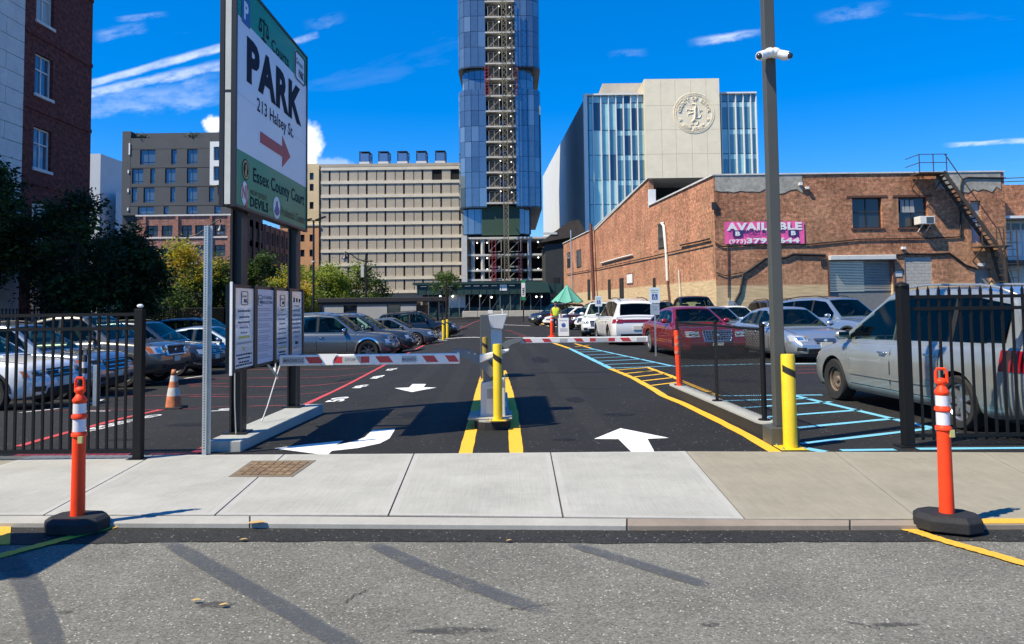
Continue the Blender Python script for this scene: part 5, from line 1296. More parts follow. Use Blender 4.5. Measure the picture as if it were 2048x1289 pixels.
    full = [r + [(p[0], -p[1], p[2]) for p in r[-2::-1]] for r in grs]; m = len(full[0]); gfs = []
    for i in range(NG):
        xm_ = (gx[i]+gx[i+1])/2
        for j in range(m-1):
            jj = min(j, m-2-j); open_ = False
            if jj < ng-1:
                z_ = (grs[i][jj][2]+grs[i][jj+1][2]+grs[i+1][jj][2]+grs[i+1][jj+1][2])/4
                open_ = any(x0+.03 < xm_ < x1-.03 for x0, x1 in s['windows']) and zlo(xm_)+.012 < z_ < zhi(xm_)-.012
            elif jj >= ng+1:
                y_ = (grs[i][jj][1]+grs[i][jj+1][1])/2; ym = ygl(xm_, Hh(xm_))
                if ws0+.03 < xm_ < ws1-.03: open_ = y_ < ym-.115
                if rgx0+.02 < xm_ < rgx1-.02: open_ = y_ < ym-.15
            if not open_: gfs.append((i*m+j, (i+1)*m+j, (i+1)*m+j+1, i*m+j+1))
    b.add([p for r in full for p in r], gfs + [(0*m+j, j+1, m-2-j, m-1-j) for j in range((m-1)//2)])
    body = b.build('body', [paint, INT], parent=car, smooth=32, local=True)
    xf_ = min(xB-.35, xA-1.35)
    for xs_ in (xf_, xf_-.92):
        if xs_ < xD+.5: continue
        for sy in (-1, 1):
            zb1 = zt(xs_); hs_ = min(.36, Hh(xs_)-zb1-.22)
            se = MB(); se.hexa([(xs_-.1, sy*.36-.23, zb1-.03), (xs_+.08, sy*.36-.23, zb1-.03), (xs_+.08, sy*.36+.23, zb1-.03), (xs_-.1, sy*.36+.23, zb1-.03), (xs_-.2, sy*.36-.19, zb1+hs_), (xs_-.1, sy*.36-.19, zb1+hs_), (xs_-.1, sy*.36+.19, zb1+hs_), (xs_-.2, sy*.36+.19, zb1+hs_)])
            se = se.build('seat', SEAT, parent=car, local=True, bevel=.03)
            MB().box(xs_-.2, xs_-.11, sy*.36-.12, sy*.36+.12, zb1+hs_+.03, zb1+hs_+.17).build('headrest', SEAT, parent=se, local=True, bevel=.03)
    da = MB().hexa([(xA-.75, -hw*.78, zt(xA-.75)-.02), (xA-.1, -hw*.72, zt(xA-.1)+.002), (xA-.1, hw*.72, zt(xA-.1)+.002), (xA-.75, hw*.78, zt(xA-.75)-.02), (xA-.72, -hw*.76, zt(xA-.75)+.07), (xA-.3, -hw*.7, zt(xA-.3)+.045), (xA-.3, hw*.7, zt(xA-.3)+.045), (xA-.72, hw*.76, zt(xA-.75)+.07)]).build('dashboard', DASH, parent=car, local=True)
    zs_ = zt(xA-.85)+.04; MB().tube([(xA-.86+.06*math.cos(2*PI*k/14), .36+.18*math.sin(2*PI*k/14), zs_+.15*math.cos(2*PI*k/14)) for k in range(15)], .016, 6).build('steering_wheel', PLAS, parent=da, local=True)
    MB().box(xB+.12, xB+.15, -.11, .11, Hh(xB+.13)-.12, Hh(xB+.13)-.05).build('rear_view_mirror', PLAS, parent=car, local=True)
    # underside, arch liners
    u = MB(); u.box(-L/2+.18, L/2-.2, -hw+.2, hw-.2, cl-.02, .62)
    for xc in (xf, xr):
        for sg in (-1, 1):
            vs = []; 
            for k in range(13):
                a = PI*k/12; x = xc+Ra*math.cos(a); z = zc+Ra*math.sin(a); y = yside(x, z)*sg
                vs += [(x, y-.004*sg, z), (x, y-.30*sg, z)]
            u.add(vs, [(2*k, 2*k+1, 2*k+3, 2*k+2) for k in range(12)])
            k0 = [(xc+Ra*math.cos(PI*k/12), sg*(hw-.32), zc+Ra*math.sin(PI*k/12)) for k in range(13)]; u.add(k0, [tuple(range(13))])
    u.build('underside', PLAS, parent=car, local=True)
    # wheels
    for xc in (xf, xr):
        tm, rm = wheel_mesh(Rr, s['style'] if xc == xf else s.get('rear_style', s['style']), s['wd'])
        for sg in (-1, 1):
            w = bpy.data.objects.new('wheel', None); COL.objects.link(w); w.parent = car; w.location = (xc, sg*(hw-s['wd']/2-.015), Rr); w.empty_display_size = .1
            if sg < 0: w.rotation_euler = (0, 0, PI)
            for nm, me in (('tyre', tm), ('rim', rm)):
                o = bpy.data.objects.new(nm, me); COL.objects.link(o); o.parent = w
                if nm == 'rim' and s['darkrim']:
                    o.data = me.copy(); o.data.materials[0] = DALLOY
    def patch(name, fn, nu, nv, mat, parent=car, smooth=True, thick=.004):
        """a panel lying on the skin: fn(u, v) -> point; given thickness so its edges show"""
        vs = [fn(i/nu, j/nv) for j in range(nv+1) for i in range(nu+1)]; W_ = nu+1
        return MB().add(vs, [(j*W_+i, j*W_+i+1, (j+1)*W_+i+1, (j+1)*W_+i) for j in range(nv) for i in range(nu)]).build(name, mat, parent=parent, local=True, smooth=smooth)
    def side_patch(name, x0, x1, zlo, zhi, sg, off, mat, parent=car, glass=False, nu=14, nv=5):
        f = ygl if glass else yside
        def fn(a, c):
            x = x0+(x1-x0)*a; lo = zlo(x) if callable(zlo) else zlo; hi = zhi(x) if callable(zhi) else zhi; hi = max(hi, lo+.001)
            z = lo+(hi-lo)*c; tt = 0 if glass else (z-zbot(x))/(zt(x)-zbot(x))
            return (x + (0 if glass else dxn(x, tt)), sg*(f(x, z)+off), z)
        return patch(name, fn, nu, nv, mat, parent)
    # side glass
    zlo = lambda x: zt(x)+.035
    zhi = lambda x: Hh(x)-.085-.02*0
    wins = s['windows']
    for sg in (-1, 1):
        for (x0, x1) in wins:
            nm = side_patch('side_window', x0, x1, zlo, lambda x: max(zlo(x)+.002, zhi(x)), sg, .007, s['glass'] if x0 < s.get('tint_from', -9) or s.get('tint_from') is None else CGL, glass=True, nu=20)
            if s.get('tint_from') is not None and x1 < s['tint_from']+.05: nm.data.materials[0] = CGT
        for (pa_, pb_) in zip(wins[:-1], wins[1:]):
            side_patch('pillar', pa_[1]-.004, pb_[0]+.004, zlo, lambda x: max(zlo(x)+.002, zhi(x)), sg, .0085, GAP, glass=True, nu=3)
        # door panels with gaps and handles
        for (x0, x1) in s['doorx']:
            side_patch('door_gap', x0-.008, x1+.008, lambda x: max(zarch(x)+.02, cl+.12), lambda x: zt(x)-.03, sg, .002, GAP, nu=16)
            dr = side_patch('door', x0+.004, x1-.004, lambda x: max(zarch(x)+.032, cl+.132), lambda x: zt(x)-.024, sg, .005, paint, nu=16, nv=8)
            hx = x0+.17; hz = zt(hx)-.15
            hb = MB(); hb.tube([(hx-.09, sg*(yside(hx-.09, hz)+.005), hz), (hx-.07, sg*(yside(hx, hz)+.045), hz+.004), (hx+.07, sg*(yside(hx, hz)+.045), hz+.006), (hx+.09, sg*(yside(hx+.09, hz)+.005), hz)], .016, 6)
            hb.build('handle', s.get('handle', paint), parent=dr, local=True, smooth=True)
        if s.get('moulding'):
            side_patch('side_moulding', s['doorx'][0][0]+.02, s['doorx'][-1][1]-.02, cl+.27, cl+.34, sg, .018, s['moulding'], nu=16, nv=1)
        if s['cladding']:
            for xc in (xf, xr):
                vs = []
                for k in range(17):
                    a = PI*k/16
                    for rad in (Ra-.002, Ra+.055):
                        x = xc+rad*math.cos(a); z = max(zbot(x)+.004, zc+rad*math.sin(a)); vs.append((x, sg*(yside(min(max(x, -L/2+.05), L/2-.05), z)+.009), z))
                MB().add(vs, [(2*k, 2*k+1, 2*k+3, 2*k+2) for k in range(16)]).build('arch_trim', s['cladding'], parent=car, local=True, smooth=True)
            side_patch('sill_trim', xr+Ra+.05, xf-Ra-.05, lambda x: zbot(x)+.003, cl+.12, sg, .012, s['cladding'], nu=12, nv=1)
        # mirror
        mx, mz = xA-.42, zt(xA-.42)+.10; my = sg*(wx(mx)*.9)
        mr = MB().ball((mx, my+sg*.13, mz), .07, .115, .075, 6).build('mirror', s.get('mirror', paint), parent=car, local=True, smooth=True)
        MB().beam((mx, my-sg*.03, mz-.05), (mx, my+sg*.06, mz-.04), .05, .035).build('stalk', PLAS, parent=mr, local=True)
        MB().box(mx-.0795, mx-.068, my+sg*.13-.085, my+sg*.13+.085, mz-.05, mz+.05).build('mirror_glass', MIRR, parent=mr, local=True)
        if s['rails']:
            pts = [(xD+.35+(xA-.95-xD-.35)*k/8, 0, 0) for k in range(9)]
            pts = [(p[0], sg*(ygl(p[0], Hh(p[0]))-.11), Hh(p[0])+.055-(.05 if k in (0, 8) else 0)) for k, p in enumerate(pts)]
            MB().tube(pts, .018, 6).build('roof_rail', s['rails'], parent=car, local=True, smooth=True)
    # windscreen and rear glass
    def top_patch(name, x0, x1, mat, inset0=.07, inset1=.07, off=.007):
        def fn(a, c):
            x = x0+(x1-x0)*c; zr = Hh(x); y = (ygl(x, zr)-(inset0+(inset1-inset0)*c))*(2*a-1); ye = ygl(x, zr)-.05; q = min(1, abs(y)/ye)
            sl_ = Hh(x+.05)-Hh(x-.05); nx_ = -sl_/math.hypot(sl_, .1); nz_ = .1/math.hypot(sl_, .1)
            return (x+nx_*off, y, zr+.03*(1-q*q)+nz_*off)
        return patch(name, fn, 12, 8, mat)
    def zcross(frac, a, c):      # x on the roof line between gh knots
        return a+(c-a)*frac
    xB = gh[-2][0]; xC = gh[1][0]
    ws = top_patch('windscreen', zcross(.05, xB, xA), zcross(.93, xB, xA), CWS, .06, .09)
    for yy in (-.36, .2):
        xw = zcross(.9, xB, xA); MB().beam((xw, yy, Hh(xw)+.045), (xw-.22, yy+.34, Hh(xw-.22)+.05), .015, .015).build('wiper', PLAS, parent=ws, local=True)
    rgx0, rgx1 = s.get('rear_glass', (zcross(.10, xD, xC), zcross(.86, xD, xC)))
    top_patch('rear_window', rgx0, rgx1, s['glass'], .12, .08)
    # nose: grille, lamps, plate
    def xfront(y, z, sgn):
        lo, hi = 0.0, 1.0
        for _ in range(18):
            e = (lo+hi)/2; x = sgn*(L/2-e); tt = min(1, max(0, (z-zbot(x))/(zt(x)-zbot(x))))
            if wx(x)*gf(tt) >= abs(y): hi = e
            else: lo = e
        x = sgn*(L/2-hi); tt = min(1, max(0, (z-zbot(x))/(zt(x)-zbot(x)))); return x+dxn(x, tt)
    def end_patch(name, y0, y1, z0, z1, sgn, off, mat, parent=car, nu=8, nv=4, taper=0.0):
        def fn(a, c):
            y = y0+(y1-y0)*a; z = z0+(z1-z0)*c
            if taper: y *= 1-taper*(1-c)
            return (xfront(y, z, sgn)+sgn*off, y, z)
        return patch(name, fn, nu, nv, mat, parent)
    zn = zt(L/2-.1); g = s['grille'] or dict(w=.46, z0=.55, z1=.82, bars=4, mat=PLAS, bar=CHR)
    gr = end_patch('grille', -g['w'], g['w'], g['z0'], g['z1'], 1, .012, g['mat'], nu=10, taper=g.get('taper', .1))
    gb = MB()
    for k in range(g['bars']):
        z = g['z0']+(g['z1']-g['z0'])*(k+.5)/g['bars']; tp = 1-g.get('taper', .1)*(1-(k+.5)/g['bars']); ys = [g['w']*tp*(2*i/8-1)*.97 for i in range(9)]
        gb.tube([(xfront(y, z, 1)+.02, y, z) for y in ys], g.get('barr', .012), 5)
    if g.get('vbars'):
        for k in range(g['vbars']):
            y = g['w']*.94*(2*(k+.5)/g['vbars']-1); gb.tube([(xfront(y, z, 1)+.02, y*(1-g.get('taper', .1)*(1-i/3)), z) for i, z in enumerate([g['z0']+(g['z1']-g['z0'])*j/3 for j in range(4)])], .01, 5)
    gb.build('grille_bars', g['bar'], parent=gr, local=True, smooth=60)
    if g.get('frame'):
        o = [(-1, 0), (-1, 1), (1, 1), (1, 0)]; pts = []
        for i in range(5):
            y, z = o[i % 4][0]*g['w'], g['z0']+(g['z1']-g['z0'])*o[i % 4][1]
            if o[i % 4][1] == 0: y *= 1-g.get('taper', .1)
            pts.append((y, z))
        fr_ = []
        for i in range(4):
            for k in range(6): t_ = k/6; y = pts[i][0]*(1-t_)+pts[i+1][0]*t_; z = pts[i][1]*(1-t_)+pts[i+1][1]*t_; fr_.append((xfront(y, z, 1)+.02, y, z))
        MB().tube(fr_+[fr_[0]], g['frame'], 6).build('grille_surround', g.get('fmat', CHR), parent=gr, local=True, smooth=60)
    MB().lathe([(.001, .03), (.05, .026), (.055, .01), (.001, .01)], (xfront(0, (g['z0']+g['z1'])/2, 1)+.012, 0, (g['z0']+g['z1'])/2), 12, 0, 'x').build('badge', CHR, parent=gr, local=True, smooth=40)
    hl = s.get('head', dict(y0=.52, y1=.84, z0=.66, z1=.80))
    for sg in (-1, 1):
        h = end_patch('headlight', sg*hl['y0'], sg*hl['y1']*hw/.93, hl['z0'], hl['z1'], 1, .012, LENS, nu=10)
        if hl.get('round'):
            for yy in (hl['y0']+.09, hl['y0']+.24): MB().lathe([(.001, .045), (.06, .04), (.07, .02), (.001, .015)], (xfront(yy*sg, (hl['z0']+hl['z1'])/2, 1)-.01, yy*sg, (hl['z0']+hl['z1'])/2), 12, 0, 'x').build('bulb', CHR, parent=h, local=True, smooth=40)
        else:
            end_patch('bezel', sg*(hl['y0']+.05), sg*(hl['y1']*hw/.93-.10), hl['z0']+.035, hl['z1']-.035, 1, .0145, PLAS if not hl.get('clear') else CHR, parent=h, nu=6)
        if hl.get('amber'): end_patch('indicator', sg*(hl['y1']*hw/.93-.055), sg*(hl['y1']*hw/.93-.005), hl['z0']+.02, hl['z1']-.01, 1, .016, AMB, parent=h, nu=4)
        zf0 = cl+.13; end_patch('fog_lamp_recess', sg*.56, sg*.76, zf0, zf0+.10, 1, .012, PLAS, nu=5)
        tl = s.get('tail_lamp', dict(y0=.58, y1=.88, z0=.82, z1=1.02))
        end_patch('tail_light', sg*tl['y0'], sg*(wx(-L/2+.05)*.955 if 'wrap' in tl else tl['y1']*hw/.93), tl['z0'], tl['z1'], -1, .012, REDL, nu=8)
        if 'wrap' in tl: side_patch('tail_light', -L/2+.03, -L/2+tl['wrap'], tl['z0'], tl['z1'], sg, .012, REDL, nu=5, nv=2)
    if s.get('tail_bar'): end_patch('tail_light_bar', -.6, .6, *s['tail_bar'], -1, .010, pm('dark_red_lamp', (.16, .006, .01), .15, coat=.5), nu=10)
    end_patch('lower_intake', -.5, .5, cl+.06, cl+.19, 1, .012, PLAS, nu=8)
    end_patch('rear_valance', -.62*hw/.93, .62*hw/.93, cl+.06, cl+.2, -1, .011, PLAS if s['cladding'] else GAP, nu=8)
    zp = s.get('rplate', cl+.36); MB().box(-L/2-.022, -L/2+.02, -.16, .16, zp, zp+.15).build('number_plate', PLATE, parent=car, local=True)
    zp = s.get('fplate', cl+.22); xn_ = xfront(0, zp+.07, 1); MB().box(xn_-.01, xn_+.022, -.155, .155, zp, zp+.14).build('number_plate', PLATE, parent=car, local=True)
    # bonnet shut line
    for sg in (-1, 1):
        pts = []
        for k in range(9):
            x = xA+.08+(L/2-.28-xA-.08)*k/8; pts.append((x+dxn(x, 1), sg*wx(x)*.80, zt(x)+.0155))
        MB().tube(pts, .005, 4).build('bonnet_gap', GAP, parent=car, local=True)
    return car

SUV = dict(L=4.70, W=1.86, H=1.70, R=.365, wb=2.74, fo=.93, clear=.25, roofw=.63,
           belt=[(-2.35, .98), (-2.25, 1.06), (-1.6, 1.09), (.3, 1.05), (.95, 1.03), (1.5, .98), (2.1, .90), (2.3, .80), (2.35, .68)],
           gh=[(-2.26, 1.06), (-1.98, 1.60), (-1.2, 1.68), (-.3, 1.70), (.25, 1.655), (1.12, 1.03)],
           windows=[(-1.95, -1.32), (-1.25, -.32), (-.25, .78)], doorx=[(-1.05, -.30), (-.28, .82)], cladding=PLAS, rails=BLACK,
           tail_lamp=dict(y0=.50, y1=.88, z0=.84, z1=1.0, wrap=.3))
def derive(base, **k): d = dict(base); d.update(k); return d
SEDAN = dict(L=4.75, W=1.83, H=1.45, R=.335, wb=2.74, fo=.92, clear=.18, roofw=.56,
             belt=[(-2.375, .84), (-2.3, .93), (-1.7, .955), (-.8, .93), (.4, .90), (.95, .885), (1.5, .84), (2.05, .76), (2.3, .67), (2.375, .56)],
             gh=[(-1.78, .94), (-.92, 1.37), (-.3, 1.445), (.1, 1.44), (.28, 1.40), (1.22, .87)],
             windows=[(-1.38, -1.0), (-.94, -.2), (-.12, .86)], doorx=[(-1.02, -.18), (-.16, .86)], head=dict(y0=.50, y1=.86, z0=.56, z1=.70), rear='sedan',
             tail_lamp=dict(y0=.45, y1=.86, z0=.70, z1=.84, wrap=.22), grille=dict(w=.34, z0=.50, z1=.64, bars=3, mat=PLAS, bar=CHR))
PICK = dict(L=5.8, W=2.03, H=1.93, R=.40, wb=3.7, fo=.98, clear=.34, roofw=.70,
            belt=[(-2.9, 1.02), (-2.8, 1.16), (-.95, 1.18), (-.9, 1.2), (.6, 1.22), (1.3, 1.24), (1.7, 1.2), (2.55, 1.12), (2.8, 1.02), (2.9, .88)],
            gh=[(-.98, 1.2), (-.78, 1.82), (-.2, 1.92), (.4, 1.93), (.66, 1.89), (1.5, 1.22)],
            windows=[(-.72, .02), (.1, 1.1)], doorx=[(-.72, .05), (.07, 1.15)], head=dict(y0=.56, y1=.88, z0=.86, z1=1.06, amber=True, clear=True), fplate=.62,
            grille=dict(w=.5, z0=.80, z1=1.06, bars=4, mat=PLAS, bar=DALLOY, frame=.035, taper=.05), tail_lamp=dict(y0=.82, y1=.9, z0=.8, z1=1.1), nose=.17, rake=.07, handle=CHR)
VAN = dict(L=5.1, W=1.96, H=1.76, R=.335, wb=3.03, fo=.97, clear=.21, roofw=.68,
           belt=[(-2.55, 1.0), (-2.45, 1.07), (-1.6, 1.05), (.2, 1.0), (1.0, .985), (1.5, .95), (2.0, .86), (2.35, .76), (2.55, .62)],
           gh=[(-2.46, 1.05), (-2.2, 1.62), (-1.5, 1.73), (-.3, 1.76), (.35, 1.70), (1.62, .93)],
           windows=[(-2.2, -1.28), (-1.2, -.12), (-.02, 1.28)], doorx=[(-1.12, -.06), (-.04, 1.05)], glass=CGT, tint_from=-.1, style='five', rails=GREYM,
           tail_lamp=dict(y0=.55, y1=.9, z0=.78, z1=1.02, wrap=.34), head=dict(y0=.55, y1=.9, z0=.62, z1=.76), tail=.10, rrake=.06)
def cp_(name, col, metal=.5, rough=.28, dirt=None): return pm(name, col, rough, metal, coat=.9, var=dirt)
P_WHITE = cp_('white_car_paint', (.74, .74, .73), .0); P_SILV = cp_('silver_car_paint', (.50, .53, .55), .75, .3); P_SAGE = cp_('silver_green_paint', (.35, .37, .36), .5, .34, dirt=(2.2, .1))
P_RED = cp_('dark_red_paint', (.23, .010, .018), .25, .22); P_GREY = cp_('steel_grey_paint', (.135, .155, .17), .7, .26); P_DGREY = cp_('dark_slate_paint', (.045, .055, .07), .5, .25)
P_BLACK = cp_('black_car_paint', (.010, .011, .013), .2, .2); P_BRONZE = cp_('bronze_grey_paint', (.13, .125, .108), .6, .3); P_BLUES = cp_('silver_blue_paint', (.36, .42, .48), .7, .28); P_WARM = cp_('bluish_silver_paint', (.30, .35, .40), .7, .28)

GL = 'cars parked in the left rows'; GR = 'cars parked on the right side'
# --- left back row, noses to the right
make_car('white suv with black wheel arch trim behind the left gate, nearest of its row', (-11.4, 15.7), R(-2), P_WHITE, derive(SUV, style='five', darkrim=False, grille=dict(w=.40, z0=.62, z1=.80, bars=2, mat=PLAS, bar=CHR), head=dict(y0=.50, y1=.86, z0=.64, z1=.79, amber=True), mirror=PLAS), GL)
make_car('silver suv with wide chrome grille and amber lamps, beside the nearest white suv', (-12.05, 18.8), R(-1), P_WARM, derive(SUV, L=5.0, W=1.99, H=1.78, wb=2.86, style='ten', belt=[(-2.5, 1.0), (-2.4, 1.08), (-1.6, 1.1), (.3, 1.08), (1.0, 1.09), (1.6, 1.06), (2.2, 1.0), (2.42, .92), (2.5, .8)], gh=[(-2.42, 1.08), (-2.15, 1.66), (-1.2, 1.76), (-.3, 1.78), (.3, 1.72), (1.15, 1.08)], windows=[(-2.05, -1.36), (-1.28, -.32), (-.24, .8)], grille=dict(w=.52, z0=.60, z1=.88, bars=3, mat=PLAS, bar=CHR, barr=.022), head=dict(y0=.56, y1=.9, z0=.76, z1=.92, amber=True)), GL)
make_car('bronze grey pickup truck with large black grille behind the traffic cone', (-12.2, 21.6), R(-3), P_BRONZE, derive(PICK, name='pickup_truck', cat='pickup truck', style='five'), GL)
make_car('dark slate suv between the bronze pickup and the galvanised post', (-11.75, 24.7), R(-2), P_DGREY, derive(SUV, style='ten', grille=dict(w=.46, z0=.6, z1=.84, bars=4, mat=PLAS, bar=CHR)), GL)
make_car('pale silver sedan half hidden behind the near sign post', (-10.9, 27.6), R(-2), P_WARM, derive(SEDAN), GL)
make_car('white pickup truck whose pale cab shows above the silver suv on the left', (-16.6, 23.2), R(-2), P_WHITE, derive(PICK, name='pickup_truck', cat='pickup truck'), GL)
make_car('silver blue suv seen behind the message board posts', (-13.8, 34.5), R(-2), P_BLUES, derive(SUV), GL)
# --- left middle row beyond the sign
make_car('steel grey suv with bright sill trim just right of the message board', (-6.85, 29.2), R(-2), P_GREY, derive(SUV, L=4.95, W=1.92, H=1.77, wb=2.98, fo=.88, R=.385, style='seven', darkrim=True, rails=CHR, cladding=CHR, mirror=CHR, belt=[(-2.475, 1.0), (-2.38, 1.07), (-1.6, 1.10), (.3, 1.06), (1.0, 1.05), (1.6, 1.02), (2.2, .96), (2.4, .88), (2.475, .74)], gh=[(-2.38, 1.06), (-2.1, 1.64), (-1.2, 1.75), (-.3, 1.77), (.3, 1.71), (1.15, 1.05)], windows=[(-2.0, -1.36), (-1.28, -.32), (-.24, .82)], grille=dict(w=.42, z0=.62, z1=.86, bars=1, mat=PLAS, bar=CHR, frame=.02)), GL)
make_car('dark grey crossover with white roof edge beside the steel grey suv', (-6.4, 32.3), R(-2), P_DGREY, derive(SUV, rails=CHR, style='five'), GL)
make_car('white suv with dark windows standing between the grey crossover and the grey sedan', (-7.3, 35.2), R(-2), P_WHITE, derive(SUV, H=1.76, style='five'), GL)
make_car('mid grey sedan in front of the booth windows', (-6.1, 38.3), R(-2), P_GREY, derive(SEDAN, style='five'), GL)
make_car('black suv at the end of the left row beside the yellow bollards', (-5.45, 44.5), R(-3), P_BLACK, derive(SUV, style='ten', L=4.8), GL)
make_car('small dark sedan far off beside the green shed', (-7.2, 56.0), R(-5), P_BLACK, derive(SEDAN), GL)
# --- right side
make_car('silver green minivan with rusty front wheel behind the right fence', (6.32, 11.15), R(95), P_SAGE, derive(VAN, name='minivan', cat='minivan', style='steel', rear_style='seven', moulding=P_SAGE, handle=CHR), GR)
make_car('dark red sedan with large chrome egg crate grille behind the short chain fence', (5.55, 24.3), R(-84.5), P_RED, derive(SEDAN, L=5.0, W=1.89, H=1.49, R=.37, wb=3.05, fo=.84, style='five', belt=[(-2.5, .90), (-2.42, .98), (-1.7, 1.0), (-.8, .99), (.4, .97), (1.0, .96), (1.6, .94), (2.2, .89), (2.42, .82), (2.5, .70)], gh=[(-1.85, .98), (-1.15, 1.40), (-.5, 1.485), (.05, 1.48), (.25, 1.44), (1.05, .955)], windows=[(-1.5, -1.12), (-1.05, -.25), (-.17, .72)], doorx=[(-1.1, -.22), (-.2, .78)], head=dict(y0=.52, y1=.86, z0=.64, z1=.80, round=True, clear=True), grille=dict(w=.42, z0=.52, z1=.82, bars=5, vbars=9, mat=PLAS, bar=CHR, frame=.022, taper=.12), nose=.13, rake=.08, handle=P_RED), GR)
make_car('silver sedan with five spoke wheels right of the dark red sedan', (7.95, 22.55), R(-84), P_SILV, derive(SEDAN, style='five', R=.34, head=dict(y0=.46, y1=.88, z0=.56, z1=.71, clear=True), grille=dict(w=.30, z0=.50, z1=.64, bars=3, mat=PLAS, bar=CHR), nose=.26), GR)
make_car('white suv seen from behind with a dark red tail light bar', (4.66, 32.2), R(92.8), P_WHITE, derive(SUV, L=5.1, W=1.93, H=1.80, wb=3.04, R=.38, style='five', belt=[(-2.55, .98), (-2.45, 1.08), (-1.6, 1.10), (.3, 1.06), (1.0, 1.06), (1.6, 1.02), (2.3, .94), (2.48, .86), (2.55, .72)], gh=[(-2.47, 1.08), (-2.2, 1.68), (-1.3, 1.79), (-.3, 1.8), (.3, 1.74), (1.2, 1.06)], windows=[(-2.1, -1.48), (-1.38, -.36), (-.28, .85)], cladding=None, tail_bar=(.88, 1.0), tail_lamp=dict(y0=.55, y1=.9, z0=.86, z1=1.02, wrap=.25), glass=CGT), GR)
make_car('small white suv facing the lane beyond the white suv with the tail light bar', (4.55, 39.3), R(-100), P_WHITE, derive(SUV, H=1.66), GR)
make_car('white crossover parked at an angle behind the white notice board', (6.0, 45.6), R(-153), P_WHITE, derive(SUV, style='five'), GR)
make_car('dark maroon suv parked at an angle beyond the white crossover', (5.4, 50.4), R(-150), cp_('maroon_paint', (.06, .012, .016)), derive(SUV), GR)
make_car('white sedan parked at an angle just left of the man in the yellow vest', (4.5, 55.5), R(-150), P_WHITE, derive(SEDAN), GR)
make_car('black suv farthest along the right row below the green umbrella', (3.6, 61.0), R(-150), P_BLACK, derive(SUV, H=1.82), GR)
make_car('silver blue suv with black roof rails behind the lamp post', (11.0, 26.2), R(-72), P_BLUES, derive(SUV, W=1.9, H=1.74, L=4.95, gh=[(-2.38, 1.06), (-2.1, 1.64), (-1.2, 1.72), (-.3, 1.74), (.3, 1.68), (1.15, 1.03)], belt=[(-2.475, .98), (-2.38, 1.06), (-1.6, 1.09), (.3, 1.05), (1.0, 1.03), (1.6, .98), (2.2, .90), (2.4, .80), (2.475, .68)], glass=CGT), GR)
make_car('dark grey suv in the back row left of the lamp post', (11.9, 34.4), R(-88), P_DGREY, derive(SUV, glass=CGT), GR)
make_car('white sedan in the back row under the pink banner', (10.1, 35.5), R(-85), P_WHITE, derive(SEDAN, H=1.5), GR)
make_car('grey sedan half hidden behind the dark red sedan', (7.75, 30.0), R(-86), P_WARM, derive(SEDAN), GR)
make_car('black pickup truck in the back row behind the dark red sedan', (8.75, 37.6), R(-92), P_BLACK, derive(PICK, name='pickup_truck', cat='pickup truck', H=1.85), GR)
make_car('dark brown suv in the back row beside the black pickup', (7.0, 37.2), R(-90), cp_('dark_brown_paint', (.03, .02, .018)), derive(SUV), GR)
make_car('grey suv at the right edge behind the minivan', (15.3, 27.0), R(-80), P_GREY, derive(SUV), GR)
